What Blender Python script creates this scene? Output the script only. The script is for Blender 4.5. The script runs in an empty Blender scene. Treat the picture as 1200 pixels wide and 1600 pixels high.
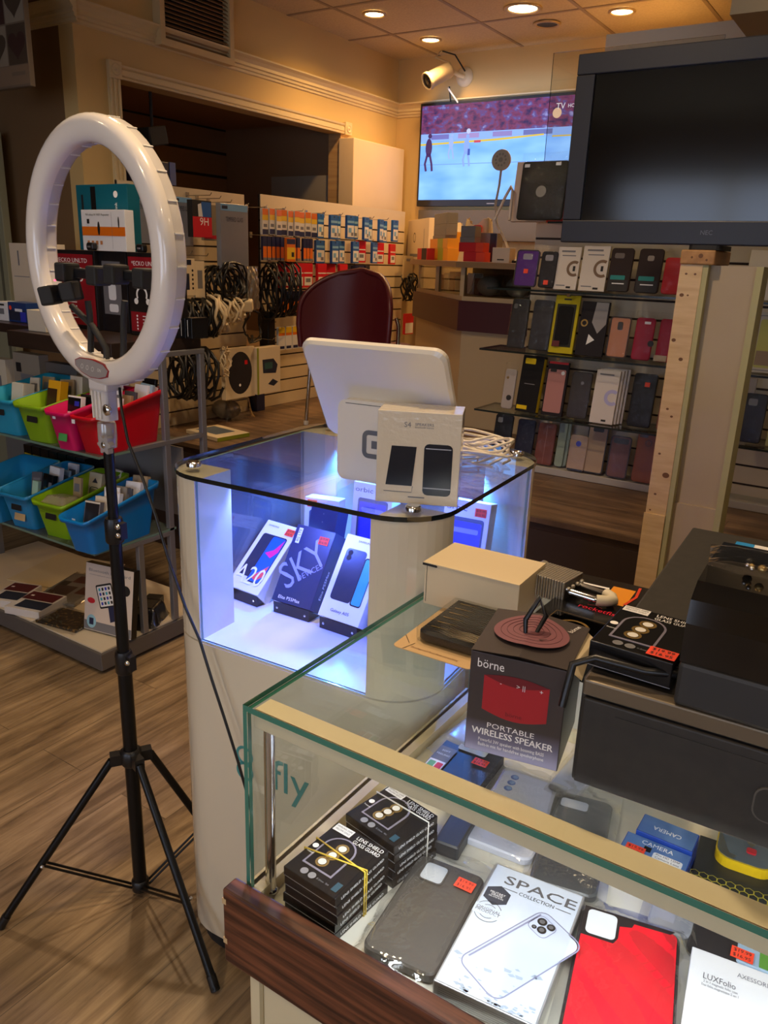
import bpy, bmesh, random
from math import *
from mathutils import Vector, Matrix
random.seed(11)
S = bpy.context.scene; COL = S.collection
# ---------------------------------------------------------------- camera
EYE = 1.47; FPX = 1240.0
YAW, PITCH, ROLL = radians(32.743), radians(17.797), radians(-2.058)
_f = Vector((-sin(YAW)*cos(PITCH), cos(YAW)*cos(PITCH), -sin(PITCH)))
_r0 = Vector((cos(YAW), sin(YAW), 0)); _d0 = _f.cross(_r0)
_r = cos(ROLL)*_r0 + sin(ROLL)*_d0; _d = -sin(ROLL)*_r0 + cos(ROLL)*_d0
CAM = Vector((0, 0, EYE))
cd = bpy.data.cameras.new('camera'); cam = bpy.data.objects.new('camera', cd); COL.objects.link(cam)
cd.sensor_fit = 'VERTICAL'; cd.sensor_height = 36; cd.lens = 36*FPX/1600; cd.clip_start = .02
_m = Matrix.Identity(4)
for _i, _c in enumerate((_r, -_d, -_f)):
    for _j in range(3): _m[_j][_i] = _c[_j]
cam.matrix_world = Matrix.Translation(CAM) @ _m
S.camera = cam
def ray(x, y): return _r*(x-600) + _d*(y-800) + _f*FPX
def onz(x, y, z): d = ray(x, y); return CAM + d*((z-EYE)/d.z)
def onX(x, y, X): d = ray(x, y); return CAM + d*(X/d.x)
def onY(x, y, Y): d = ray(x, y); return CAM + d*(Y/d.y)
def onpl(x, y, p, n): d = ray(x, y); return CAM + d*((p-CAM).dot(n)/d.dot(n))
ZV = Vector((0, 0, 1))
# ---------------------------------------------------------------- materials
_M = {}
def lin(c): return tuple((v/12.92 if v <= .04045 else ((v+.055)/1.055)**2.4) for v in c)
def rgb(r, g, b): return lin((r/255, g/255, b/255))
def mat(name, c=(200, 200, 200), rough=.5, metal=0, emit=0, spec=.5, alpha=1, coat=0):
    if name in _M: return _M[name]
    m = bpy.data.materials.new(name); m.use_nodes = True; b = m.node_tree.nodes['Principled BSDF']
    col = rgb(*c)
    b.inputs['Base Color'].default_value = (*col, 1); b.inputs['Roughness'].default_value = rough
    b.inputs['Metallic'].default_value = metal; b.inputs['Specular IOR Level'].default_value = spec
    if coat: b.inputs['Coat Weight'].default_value = coat; b.inputs['Coat Roughness'].default_value = .05
    if emit: b.inputs['Emission Color'].default_value = (*col, 1); b.inputs['Emission Strength'].default_value = emit
    if alpha < 1: b.inputs['Alpha'].default_value = alpha
    m.diffuse_color = (*col, 1); _M[name] = m; return m
def nodes(m):
    nt = m.node_tree; return nt, nt.nodes['Principled BSDF']
def nd(nt, t, **k):
    n = nt.nodes.new(t)
    for a, v in k.items():
        if a.startswith('i_'): n.inputs[a[2:].replace('_', ' ')].default_value = v
        else: setattr(n, a, v)
    return n
def glass(name, tint=(255, 255, 255), refl=.04, rough=0, milk=0, milkc=(230, 230, 230), bump=0, bscale=40, power=5):
    """thin clear sheet: see-through, with a mirror reflection that grows at grazing angles"""
    if name in _M: return _M[name]
    m = bpy.data.materials.new(name); m.use_nodes = True; nt = m.node_tree; nt.nodes.clear()
    out = nd(nt, 'ShaderNodeOutputMaterial'); tr = nd(nt, 'ShaderNodeBsdfTransparent'); gl = nd(nt, 'ShaderNodeBsdfGlossy')
    tr.inputs[0].default_value = (*rgb(*tint), 1); gl.inputs['Roughness'].default_value = rough
    lw = nd(nt, 'ShaderNodeLayerWeight'); lw.inputs['Blend'].default_value = .5
    pw = nd(nt, 'ShaderNodeMath', operation='POWER'); pw.inputs[1].default_value = power
    ml = nd(nt, 'ShaderNodeMath', operation='MULTIPLY_ADD'); ml.inputs[1].default_value = 1-refl; ml.inputs[2].default_value = refl
    nt.links.new(lw.outputs['Facing'], pw.inputs[0]); nt.links.new(pw.outputs[0], ml.inputs[0])
    mx = nd(nt, 'ShaderNodeMixShader'); nt.links.new(ml.outputs[0], mx.inputs[0])
    a = tr.outputs[0]
    if milk:
        df = nd(nt, 'ShaderNodeBsdfDiffuse'); df.inputs[0].default_value = (*rgb(*milkc), 1)
        m2 = nd(nt, 'ShaderNodeMixShader'); m2.inputs[0].default_value = milk
        nt.links.new(a, m2.inputs[1]); nt.links.new(df.outputs[0], m2.inputs[2]); a = m2.outputs[0]
    nt.links.new(a, mx.inputs[1]); nt.links.new(gl.outputs[0], mx.inputs[2])
    if bump:
        no = nd(nt, 'ShaderNodeTexNoise'); no.inputs['Scale'].default_value = bscale; no.inputs['Detail'].default_value = 3
        tc = nd(nt, 'ShaderNodeTexCoord'); nt.links.new(tc.outputs['Object'], no.inputs['Vector'])
        bp = nd(nt, 'ShaderNodeBump'); bp.inputs['Strength'].default_value = bump; bp.inputs['Distance'].default_value = .01
        nt.links.new(no.outputs[0], bp.inputs['Height']); nt.links.new(bp.outputs[0], gl.inputs['Normal']); nt.links.new(bp.outputs[0], lw.inputs['Normal'])
    nt.links.new(mx.outputs[0], out.inputs[0]); _M[name] = m; return m
def mottle(m, c2, scale=(8, 8, 8), amt=.5, bump=0, detail=4, lo=.35, hi=.65):
    """mix a second colour of the same stuff in by noise"""
    nt, b = nodes(m); tc = nd(nt, 'ShaderNodeTexCoord'); mp = nd(nt, 'ShaderNodeMapping'); mp.inputs['Scale'].default_value = scale
    no = nd(nt, 'ShaderNodeTexNoise'); no.inputs['Scale'].default_value = 1; no.inputs['Detail'].default_value = detail
    nt.links.new(tc.outputs['Object'], mp.inputs[0]); nt.links.new(mp.outputs[0], no.inputs['Vector'])
    rp = nd(nt, 'ShaderNodeMapRange'); rp.inputs[1].default_value = lo; rp.inputs[2].default_value = hi; rp.inputs[4].default_value = amt
    nt.links.new(no.outputs[0], rp.inputs[0])
    mx = nd(nt, 'ShaderNodeMix', data_type='RGBA'); mx.inputs[6].default_value = b.inputs['Base Color'].default_value[:]; mx.inputs[7].default_value = (*rgb(*c2), 1)
    nt.links.new(rp.outputs[0], mx.inputs[0]); nt.links.new(mx.outputs[2], b.inputs['Base Color'])
    if bump:
        bp = nd(nt, 'ShaderNodeBump'); bp.inputs['Strength'].default_value = bump; bp.inputs['Distance'].default_value = .003
        nt.links.new(no.outputs[0], bp.inputs['Height']); nt.links.new(bp.outputs[0], b.inputs['Normal'])
    return m
# ---------------------------------------------------------------- mesh builder
_TX = {}
def text_mesh(s):
    if s not in _TX:
        cu = bpy.data.curves.new('t', 'FONT'); cu.body = s; cu.size = 1; cu.resolution_u = 2; cu.align_x = 'CENTER'; cu.align_y = 'CENTER'
        o = bpy.data.objects.new('t', cu); COL.objects.link(o); bpy.context.view_layer.update()
        me = o.to_mesh(); v = [tuple(p.co) for p in me.vertices]; f = [tuple(p.vertices) for p in me.polygons]; o.to_mesh_clear()
        bpy.data.objects.remove(o); bpy.data.curves.remove(cu); _TX[s] = (v, f)
    return _TX[s]
def rr(w, h, r, n=4, cx=0, cy=0):
    """rounded rectangle outline"""
    r = min(r, w/2-1e-5, h/2-1e-5); o = []
    for (sx, sy, a0) in ((1, 1, 0), (-1, 1, 90), (-1, -1, 180), (1, -1, 270)):
        for i in range(n+1):
            a = radians(a0+90*i/n); o.append((cx+sx*(w/2-r)+r*cos(a), cy+sy*(h/2-r)+r*sin(a)))
    return o
def T3(x=0, y=0, z=0, rx=0, ry=0, rz=0):
    return Matrix.Translation((x, y, z)) @ Matrix.Rotation(radians(rz), 4, 'Z') @ Matrix.Rotation(radians(ry), 4, 'Y') @ Matrix.Rotation(radians(rx), 4, 'X')
def axes(o, x, y, z):
    m = Matrix.Identity(4)
    for i, c in enumerate((x, y, z)):
        for j in range(3): m[j][i] = c[j]
    for j in range(3): m[j][3] = o[j]
    return m
UP = Matrix(((1, 0, 0, 0), (0, 0, -1, 0), (0, 1, 0, 0), (0, 0, 0, 1)))      # sheet (x, y) -> upright facing -y
class MB:
    def __init__(s, T=None): s.v = []; s.f = []; s.m = []; s.s = []; s.mats = []; s.T = T
    def add(s, vs, fs, m, T=None, smooth=False):
        k = len(s.v); i = s.mats.index(m) if m in s.mats else (s.mats.append(m) or len(s.mats)-1)
        if s.T is not None: T = s.T @ T if T is not None else s.T
        s.v += [tuple(T @ Vector(p)) for p in vs] if T is not None else [tuple(p) for p in vs]
        for f in fs: s.f.append(tuple(j+k for j in f)); s.m.append(i); s.s.append(smooth)
        return s
    def box(s, x0, x1, y0, y1, z0, z1, m, T=None, bev=0):
        if bev:
            bm = bmesh.new(); bmesh.ops.create_cube(bm, size=1, matrix=Matrix.Translation(((x0+x1)/2, (y0+y1)/2, (z0+z1)/2)) @ Matrix.Diagonal((x1-x0, y1-y0, z1-z0, 1)))
            bmesh.ops.bevel(bm, geom=bm.edges[:], offset=bev, segments=2, profile=.5, affect='EDGES')
            bm.verts.index_update(); vs = [v.co[:] for v in bm.verts]; fs = [[v.index for v in f.verts] for f in bm.faces]; bm.free()
            return s.add(vs, fs, m, T)
        v = [(x, y, z) for z in (z0, z1) for (x, y) in ((x0, y0), (x1, y0), (x1, y1), (x0, y1))]
        return s.add(v, [(3, 2, 1, 0), (4, 5, 6, 7), (0, 1, 5, 4), (1, 2, 6, 5), (2, 3, 7, 6), (3, 0, 4, 7)], m, T)
    def prism(s, o, z0, z1, m, T=None, smooth=False, bev=0, side=None):
        n = len(o)
        if bev:
            cx = sum(p[0] for p in o)/n; cy = sum(p[1] for p in o)/n
            W = max(p[0] for p in o)-min(p[0] for p in o); H = max(p[1] for p in o)-min(p[1] for p in o)
            q = [(cx+(x-cx)*(1-2*bev/W), cy+(y-cy)*(1-2*bev/H)) for x, y in o]
            L = [(q, z0), (o, z0+bev), (o, z1-bev), (q, z1)]
        else: L = [(o, z0), (o, z1)]
        v = [(x, y, z) for (oo, z) in L for x, y in oo]; f = []
        for k in range(len(L)-1): f += [(k*n+i, k*n+(i+1) % n, (k+1)*n+(i+1) % n, (k+1)*n+i) for i in range(n)]
        s.add(v, f, side or m, T, smooth)
        return s.add(v, [tuple(range(n-1, -1, -1)), tuple(range((len(L)-1)*n, len(L)*n))], m, T)
    def sheet(s, o, m, T=None, z=.0004): return s.add([(x, y, z) for x, y in o], [tuple(range(len(o)))], m, T)
    def rect(s, x, y, w, h, m, T=None, z=.0004, r=0):
        return s.sheet(rr(w, h, r, 3, x, y) if r else [(x-w/2, y-h/2), (x+w/2, y-h/2), (x+w/2, y+h/2), (x-w/2, y+h/2)], m, T, z)
    def disc(s, x, y, r, m, T=None, z=.0004, n=20, ry=None): return s.sheet([(x+r*cos(2*pi*i/n), y+(ry or r)*sin(2*pi*i/n)) for i in range(n)], m, T, z)
    def ring(s, x, y, r, w, m, T=None, z=.0006, n=24, a0=0, a1=360):
        k = n+1; v = [(x+q*cos(radians(a0+(a1-a0)*i/n)), y+q*sin(radians(a0+(a1-a0)*i/n)), z) for q in (r-w/2, r+w/2) for i in range(k)]
        return s.add(v, [(i, k+i, k+i+1, i+1) for i in range(n)], m, T)
    def band(s, pts, w, m, T=None, z=.0006, closed=False):
        """flat stroke along a 2D path"""
        n = len(pts); v = []
        for i in range(n):
            a = pts[i-1] if (i or closed) else pts[0]; b = pts[(i+1) % n] if (i < n-1 or closed) else pts[-1]
            t = Vector((b[0]-a[0], b[1]-a[1])).normalized(); v += [(pts[i][0]-t.y*w/2, pts[i][1]+t.x*w/2, z), (pts[i][0]+t.y*w/2, pts[i][1]-t.x*w/2, z)]
        q = n if closed else n-1
        return s.add(v, [(2*i, 2*i+1, 2*((i+1) % n)+1, 2*((i+1) % n)) for i in range(q)], m, T)
    def text(s, t, x, y, h, m, T=None, z=.0008, rot=0, sx=1, w=None):
        v, f = text_mesh(t)
        if w: sx = w/(h*max(1e-6, max(p[0] for p in v)-min(p[0] for p in v)))
        R = T3(x, y, z, rz=rot) @ Matrix.Diagonal((h*sx, h, 1, 1)); return s.add(v, f, m, (T @ R) if T is not None else R)
    def tube(s, p, r, m, n=8, closed=False, T=None, cap=True):
        p = [Vector(q) for q in p]; k = len(p); v = []; up = None
        for i in range(k):
            a = p[i-1] if (i or closed) else p[0]; b = p[(i+1) % k] if (i < k-1 or closed) else p[-1]
            t = (b-a).normalized()
            if up is None: up = t.orthogonal().normalized()
            up = (up - t*up.dot(t)).normalized(); q = t.cross(up); R = r[i] if isinstance(r, (list, tuple)) else r
            v += [tuple(p[i] + R*(cos(2*pi*j/n)*up + sin(2*pi*j/n)*q)) for j in range(n)]
        f = [(i*n+j, i*n+(j+1) % n, ((i+1) % k)*n+(j+1) % n, ((i+1) % k)*n+j) for i in range(k if closed else k-1) for j in range(n)]
        s.add(v, f, m, T, True)
        if cap and not closed: s.add(v, [tuple(range(n-1, -1, -1)), tuple(range((k-1)*n, k*n))], m, T)
        return s
    def lathe(s, pr, m, n=20, T=None, cap=True):
        v = [(r*cos(2*pi*j/n), r*sin(2*pi*j/n), z) for r, z in pr for j in range(n)]; k = len(pr)
        s.add(v, [(i*n+j, i*n+(j+1) % n, (i+1)*n+(j+1) % n, (i+1)*n+j) for i in range(k-1) for j in range(n)], m, T, True)
        if cap: s.add(v, [tuple(range(n-1, -1, -1)), tuple(range((k-1)*n, k*n))], m, T)
        return s
    def ball(s, r, m, T=None, n=12, sc=(1, 1, 1)):
        D = Matrix.Diagonal((*sc, 1)); return s.lathe([(max(1e-5, r*sin(pi*i/n)), -r*cos(pi*i/n)) for i in range(n+1)], m, n+4, (T @ D) if T is not None else D, False)
    def grid(s, fn, nu, nv, m, T=None, smooth=True):
        v = [fn(i/nu, j/nv) for j in range(nv+1) for i in range(nu+1)]; w = nu+1
        return s.add(v, [(j*w+i, j*w+i+1, (j+1)*w+i+1, (j+1)*w+i) for j in range(nv) for i in range(nu)], m, T, smooth)
    def build(s, name, parent=None, M=None):
        me = bpy.data.meshes.new(name); me.from_pydata(s.v, [], s.f)
        for m in s.mats: me.materials.append(m)
        me.polygons.foreach_set('material_index', s.m); me.polygons.foreach_set('use_smooth', s.s); me.update()
        o = bpy.data.objects.new(name, me); COL.objects.link(o)
        if parent is not None: o.parent = parent
        if M is not None: o.matrix_world = M if parent is None else o.matrix_world; o.matrix_local = M
        return o
def tag(o, label, cat, group=None):
    o['label'] = label; o['category'] = cat
    if group: o['group'] = group
    return o
def struct(mb, name, parent=None):
    o = mb.build(name, parent)
    if parent is None: o['kind'] = 'structure'
    return o
def thing(name, label, cat, M=None, group=None):
    o = bpy.data.objects.new(name, None); COL.objects.link(o); o.empty_display_size = .05
    if M is not None: o.matrix_world = M
    return tag(o, label, cat, group)
def dup(o, M=None, label=None, group=None):
    c = o.copy(); COL.objects.link(c)
    for ch in list(o.children):
        k = ch.copy(); COL.objects.link(k); k.parent = c
        for g in list(ch.children):
            q = g.copy(); COL.objects.link(q); q.parent = k
    if M is not None: c.matrix_world = M
    if label: c['label'] = label
    if group: c['group'] = group
    return c
# ---- placing things on real surfaces
def stand(bl, br, z0, tl=None):
    A = onz(*bl, z0); B = onz(*br, z0); x = (B-A).normalized(); y = ZV.cross(x); w = (B-A).length
    h = (onpl(*tl, A, y).z - z0) if tl else 0
    return axes((A+B)/2, x, y, ZV), w, h
def lay(bl, br, tl, z):
    A = onz(*bl, z); B = onz(*br, z); C = onz(*tl, z); x = (B-A).normalized(); y = ZV.cross(x); w = (B-A).length; d = (C-A).dot(y)
    return axes((A+B)/2 + y*d/2, x, y, ZV), w, d
def lean(bl, br, z0, tl, tilt, lift=0):
    A = onz(*bl, z0+lift); B = onz(*br, z0+lift); x = (B-A).normalized(); y = ZV.cross(x); t = radians(tilt)
    u = cos(t)*ZV + sin(t)*y; n = cos(t)*y - sin(t)*ZV
    h = (onpl(*tl, A, n)-A).dot(u); return axes((A+B)/2, x, n, u), (B-A).length, h
# ================================================================ room
RF = .58; CZ = 2.786; WX = -3.4; BY = 5.27
def plank_mat(name, c1, c2, c3, rough, ax=1):
    """wood planks laid along Y, cut at staggered joints"""
    m = mat(name, c1, rough); nt, b = nodes(m); tc = nd(nt, 'ShaderNodeTexCoord')
    mp = nd(nt, 'ShaderNodeMapping'); mp.inputs['Rotation'].default_value = (0, 0, radians(90) if ax else 0); nt.links.new(tc.outputs['Object'], mp.inputs[0])
    br = nd(nt, 'ShaderNodeTexBrick', offset=.37); br.inputs['Scale'].default_value = 1; br.inputs['Brick Width'].default_value = 1.2; br.inputs['Row Height'].default_value = .18
    br.inputs['Mortar Size'].default_value = .0012; br.inputs['Color1'].default_value = (.25, .25, .25, 1); br.inputs['Color2'].default_value = (.8, .8, .8, 1); br.inputs['Mortar'].default_value = (0, 0, 0, 1)
    nt.links.new(mp.outputs[0], br.inputs[0])
    ad = nd(nt, 'ShaderNodeMixRGB', blend_type='ADD'); ad.inputs[0].default_value = 1
    sc = nd(nt, 'ShaderNodeVectorMath', operation='MULTIPLY'); sc.inputs[1].default_value = (2.2, 26, 1); nt.links.new(mp.outputs[0], sc.inputs[0])
    sh = nd(nt, 'ShaderNodeVectorMath', operation='MULTIPLY_ADD'); sh.inputs[1].default_value = (13, 13, 13); nt.links.new(br.outputs[0], sh.inputs[0]); nt.links.new(sc.outputs[0], sh.inputs[2])
    n1 = nd(nt, 'ShaderNodeTexNoise'); n1.inputs['Scale'].default_value = 1; n1.inputs['Detail'].default_value = 7; n1.inputs['Roughness'].default_value = .68; n1.inputs['Distortion'].default_value = .6; nt.links.new(sh.outputs[0], n1.inputs[0])
    n2 = nd(nt, 'ShaderNodeTexNoise'); n2.inputs['Scale'].default_value = 5; n2.inputs['Detail'].default_value = 4; nt.links.new(mp.outputs[0], n2.inputs[0])
    cr = nd(nt, 'ShaderNodeValToRGB'); e = cr.color_ramp.elements; e[0].position = .33; e[0].color = (*rgb(*c3), 1); e[1].position = .7; e[1].color = (*rgb(*c2), 1)
    k = cr.color_ramp.elements.new(.5); k.color = (*rgb(*c1), 1); nt.links.new(n1.outputs[0], cr.inputs[0])
    m2 = nd(nt, 'ShaderNodeMix', data_type='RGBA', blend_type='MULTIPLY'); m2.inputs[0].default_value = .55; nt.links.new(cr.outputs[0], m2.inputs[6])
    r2 = nd(nt, 'ShaderNodeMapRange'); r2.inputs[1].default_value = .3; r2.inputs[2].default_value = .7; r2.inputs[3].default_value = .55; r2.inputs[4].default_value = 1.25; nt.links.new(n2.outputs[0], r2.inputs[0]); nt.links.new(r2.outputs[0], m2.inputs[7])
    m3 = nd(nt, 'ShaderNodeMix', data_type='RGBA', blend_type='MULTIPLY'); m3.inputs[0].default_value = .75; nt.links.new(m2.outputs[2], m3.inputs[6])
    r3 = nd(nt, 'ShaderNodeMapRange'); r3.inputs[1].default_value = 1; r3.inputs[2].default_value = 0; r3.inputs[3].default_value = .25; r3.inputs[4].default_value = 1; nt.links.new(br.outputs['Fac'], r3.inputs[0]); nt.links.new(r3.outputs[0], m3.inputs[7])
    nt.links.new(m3.outputs[2], b.inputs['Base Color'])
    bp = nd(nt, 'ShaderNodeBump'); bp.inputs['Strength'].default_value = .12; bp.inputs['Distance'].default_value = .004; nt.links.new(n1.outputs[0], bp.inputs['Height']); nt.links.new(bp.outputs[0], b.inputs['Normal'])
    return m
FLOORW = plank_mat('floor planks', (140, 117, 88), (172, 148, 114), (98, 79, 58), .42)
PLATW = plank_mat('platform planks', (112, 88, 68), (140, 112, 88), (80, 62, 50), .45, 0)
WALLP = mottle(mat('wall paint', (212, 182, 122), .75), (194, 164, 108), (1.5, 1.5, 1.5), .35)
SHADEP = mat('shaded wall paint', (120, 92, 60), .8)  # wall paint darkened, the shade on the return is put into the colour
TRIMP = mat('trim paint', (216, 196, 152), .45)
CEILT = mottle(mat('ceiling tile', (204, 184, 142), .9), (180, 158, 124), (90, 90, 90), .5, .3)
TBAR = mat('ceiling grid', (150, 128, 98), .6)
DARKW = mat('dark stained wood', (58, 40, 32), .4)
ALC = mat('alcove brown', (142, 110, 80), .7); ALCD = mat('alcove groove', (26, 18, 14), .8)
GREYB = mat('grey board', (150, 142, 126), .7); RAWW = mottle(mat('raw pine', (196, 160, 108), .65), (160, 120, 74), (3, 3, 40), .6)
b = MB(); b.box(-5.2, 2.6, -3.2, 5.4, -.06, 0, FLOORW); struct(b, 'floor')
b = MB(); b.box(WX, 2.6, 2.65, BY, .004, RF-.02, DARKW); b.box(WX, 2.6, 2.635, BY, RF-.02, RF, PLATW)
for z in (.1, .25, .4): b.box(WX, 2.6, 2.643, 2.65, z, z+.13, mat('riser board', (52, 38, 32), .5))
struct(b, 'floor_platform')
b = MB(); b.box(-5.2, 2.6, -3.2, 5.4, CZ, CZ+.05, CEILT)
for i in range(-4, 11): x = -3.072+.61*i; b.box(x-.011, x+.011, -3.2, 5.4, CZ-.003, CZ, TBAR)
for i in range(-1, 13): y = 4.673-.61*i; b.box(-5.2, 2.6, y-.011, y+.011, CZ-.0035, CZ, TBAR)
struct(b, 'ceiling')
# left wall with the framed opening
Y0, OY0, OY1, OZ = 2.58, 2.82, 4.62, 2.232
b = MB(); X = WX
b.box(X-.1, X, Y0, OY0, .004, CZ, WALLP); b.box(X-.1, X, OY0, OY1, OZ, CZ, WALLP); b.box(X-.1, X, OY1, BY, .004, CZ, WALLP); b.box(X-.1, X, OY0, OY1, .004, .9, WALLP)
struct(b, 'wall_left')
b = MB(); b.box(-5.2, X-.1, Y0, Y0+.1, .004, CZ, SHADEP); struct(b, 'wall_left_return')
b = MB(); b.box(-5.25, -5.2, -3.2, Y0, 0, CZ, SHADEP); struct(b, 'wall_far_left')
b = MB()                                                   # alcove behind the opening: dark grooved boards
AX = -4.5
b.box(AX-.05, AX, OY0-.05, OY1+.15, .9, OZ+.13, ALC)
for i in range(9): z = 2.3-.16*i; b.box(AX, AX+.004, OY0, OY1+.15, z, z+.018, ALCD)
b.box(AX, X-.1, OY1+.05, OY1+.1, .9, OZ+.13, ALC); b.box(AX, X-.1, OY0-.05, OY0, .9, OZ+.13, ALC)
b.box(AX, X-.1, OY0, OY1+.05, OZ+.08, OZ+.13, ALC); b.box(AX, X-.1, OY0, OY1+.05, .86, .9, ALC)
b.box(-4.02, X-.11, OY1, OY1+.05, .9, OZ-.25, GREYB); b.box(X-.1, X, OY1-.02, OY1, .9, OZ, RAWW)
struct(b, 'wall_alcove')
def moulding(b, p0, p1, nrm, z, prof, m):
    """run a profile [(out, up)] along a wall"""
    p0 = Vector(p0); p1 = Vector(p1); n = Vector(nrm); v = []
    for p in (p0, p1):
        for o, u in prof: q = p+n*o; v.append((q.x, q.y, z+u))
    k = len(prof); b.add(v, [(i, i+1, k+i+1, k+i) for i in range(k-1)] + [tuple(range(k)), tuple(range(2*k-1, k-1, -1))], m)
PR = [(0, -.005), (.008, 0), (.008, .012), (.016, .016), (.016, .028), (.024, .034), (.02, .05), (.034, .066), (.05, .078), (.05, .086), (0, .09)]
b = MB(); moulding(b, (X, Y0, 0), (X, BY, 0), (1, 0, 0), 2.42, PR, TRIMP); struct(b, 'trim_1')
b = MB(); moulding(b, (X, BY, 0), (2.5, BY, 0), (0, -1, 0), 2.42, PR, TRIMP); struct(b, 'trim_2')
b = MB(); moulding(b, (-5.2, Y0, 0), (X+.04, Y0, 0), (0, -1, 0), 2.42, PR, TRIMP); struct(b, 'trim_3')
CS = [(0, 0), (.014, 0), (.016, .008), (.01, .012), (.016, .017), (.016, .04), (.01, .044), (.018, .05), (.02, .06), (0, .062)]
b = MB(); moulding(b, (X, OY0, 0), (X, OY1, 0), (1, 0, 0), OZ, CS, TRIMP)
for y in (OY0-.072, OY1-.002):
    b.box(X, X+.026, y, y+.074, OZ-.005, OZ+.072, TRIMP, bev=.004)
    R = Matrix.Translation((X+.026, y+.037, OZ+.034)) @ Matrix.Rotation(radians(90), 4, 'Y'); b.lathe([(.026, 0), (.026, .004), (.02, .005), (.017, .001), (.008, .001), (.006, .005), (.0005, .006)], TRIMP, 20, R)
for k, (o, w) in enumerate(((0, .068), (.004, .012), (.028, .012), (.052, .012))):
    b.box(X, X+(.012 if k == 0 else .018), OY0-.07+o, OY0-.07+o+w, .004, OZ-.005, TRIMP)
struct(b, 'trim_4')
b = MB(); b.box(-5.2, 2.6, BY, BY+.1, .004, CZ, WALLP); struct(b, 'wall_back')
b = MB(); b.box(2.5, 2.6, -3.2, BY, .004, CZ, WALLP); struct(b, 'wall_right')
b = MB(); b.box(-5.2, -2.6, -3.2, -3.1, .004, CZ, WALLP); b.box(2.2, 2.5, -3.2, -3.1, .004, CZ, WALLP); b.box(-2.6, 2.2, -3.2, -3.1, 2.3, CZ, WALLP); b.box(-2.6, 2.2, -3.2, -3.1, .004, .7, WALLP)
b.box(-.55, .15, -3.2, -3.1, .7, 2.3, WALLP); struct(b, 'wall_front')
SKY = mat('daylight in window', (215, 228, 255), 1, emit=1.3)
for i, (x0, x1) in enumerate(((-2.6, -.55), (.15, 2.2))):
    b = MB(); b.box(x0, x1, -3.19, -3.18, .7, 2.3, SKY)
    for a, c in ((x0, x0+.05), (x1-.05, x1), ((x0+x1)/2-.02, (x0+x1)/2+.02)): b.box(a, c, -3.17, -3.09, .7, 2.3, TRIMP)
    struct(b, 'window_%d' % (i+1))
# boxed chase right of the opening, and the ceiling bulkhead at the far right
b = MB(); CHP = mottle(mat('pale panel', (222, 198, 160), .6), (205, 176, 140), (2, 2, 2), .4)
pa = onX(553, 210, -3.28); pb = onX(632, 229, -3.28)
b.box(WX, -3.28, pa.y, min(pb.y, BY-.01), RF, 2.2, CHP, bev=.004); struct(b, 'trim_5')
b = MB(); q = onY(1135, 58, 3.0); b.box(q.x, 2.5, 3.0, 3.6, 2.24, CZ-.005, mat('bulkhead paint', (168, 152, 122), .8)); struct(b, 'ceiling_bulkhead')
b = MB(); q = onY(945, 80, 4.2); q2 = onY(1133, 60, 4.2); b.box(q.x, 2.5, 4.2, BY, q2.z-.2, q2.z+.07, mat('pale valance', (250, 236, 204), .6)); struct(b, 'trim_6')
# ---------------------------------------------------------------- downlights
def lamp(name, kind, loc, energy, col, size=.1, rot=None, **k):
    l = bpy.data.lights.new(name, kind); l.energy = energy; l.color = col
    if kind == 'AREA': l.size = size
    else: l.shadow_soft_size = size
    for a, v in k.items(): setattr(l, a, v)
    o = bpy.data.objects.new(name, l); COL.objects.link(o); o.location = loc
    if rot is not None: o.rotation_euler = [radians(v) for v in rot]
    return o
WARM = (1, .57, .21); WARM2 = (1, .72, .44)
BULB = mat('warm bulb', (255, 226, 170), 1, emit=14); RIMM = mat('downlight rim', (190, 160, 110), .35, .3); CAN = mat('dark can', (40, 30, 24), .5)
LIT = (((585, 22), .07, 'lit ceiling downlight nearest the left wall vent', 1), ((673, 62), .07, 'lit ceiling downlight just above the white security camera', 1), ((817, 13), .105, 'largest lit ceiling downlight, beside the unlit one', 1), ((972, 18), .075, 'lit ceiling downlight above the black monitor', 1), ((855, 38), .08, 'unlit dark ceiling downlight', 0))
for px, r, lab, on in LIT:
    p = onz(*px, CZ-.006); t = thing('ceiling_downlight', lab, 'downlight', Matrix.Translation(p), 'recessed ceiling downlights')
    MB().lathe([(r, .002), (r, -.004), (r*.85, -.008), (r*.74, -.004), (r*.74, .002)], RIMM, 28, cap=False).build('trim_ring', t)
    MB().lathe([(r*.74, -.001), (r*.5, -.003 if on else .0), (.001, -.004 if on else .001)], BULB if on else CAN, 24, cap=False).build('bulb', t)
    if on: lamp('downlight_beam', 'SPOT', p+Vector((0, 0, -.02)), 35 if r < .1 else 50, WARM, .05, (0, 0, 0), spot_size=radians(150), spot_blend=.9)
for (x, y, e) in ((-2.2, 1.9, 44), (-.9, 1.2, 58), (-2.7, .2, 8), (-1.6, -.6, 40), (.5, .3, 22), (1.2, 2.0, 10), (-.2, 2.7, 9), (-.3, -1.6, 24)):
    lamp('downlight_beam', 'SPOT', (x, y, CZ-.03), e, WARM2, .06, (0, 0, 0), spot_size=radians(150), spot_blend=.9)
for x in (-1.6, 1.2): lamp('window_daylight', 'AREA', (x, -3.05, 1.5), 13, (.86, .93, 1), 1.6, (-90, 180, 0))
w = bpy.data.worlds.new('world'); S.world = w; w.use_nodes = True
w.node_tree.nodes['Background'].inputs[0].default_value = (1, .8, .6, 1); w.node_tree.nodes['Background'].inputs[1].default_value = .05
S.view_settings.view_transform = 'Standard'; S.view_settings.look = 'None'; S.view_settings.exposure = .36; S.view_settings.gamma = 1; S.view_settings.use_curve_mapping = False
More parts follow.
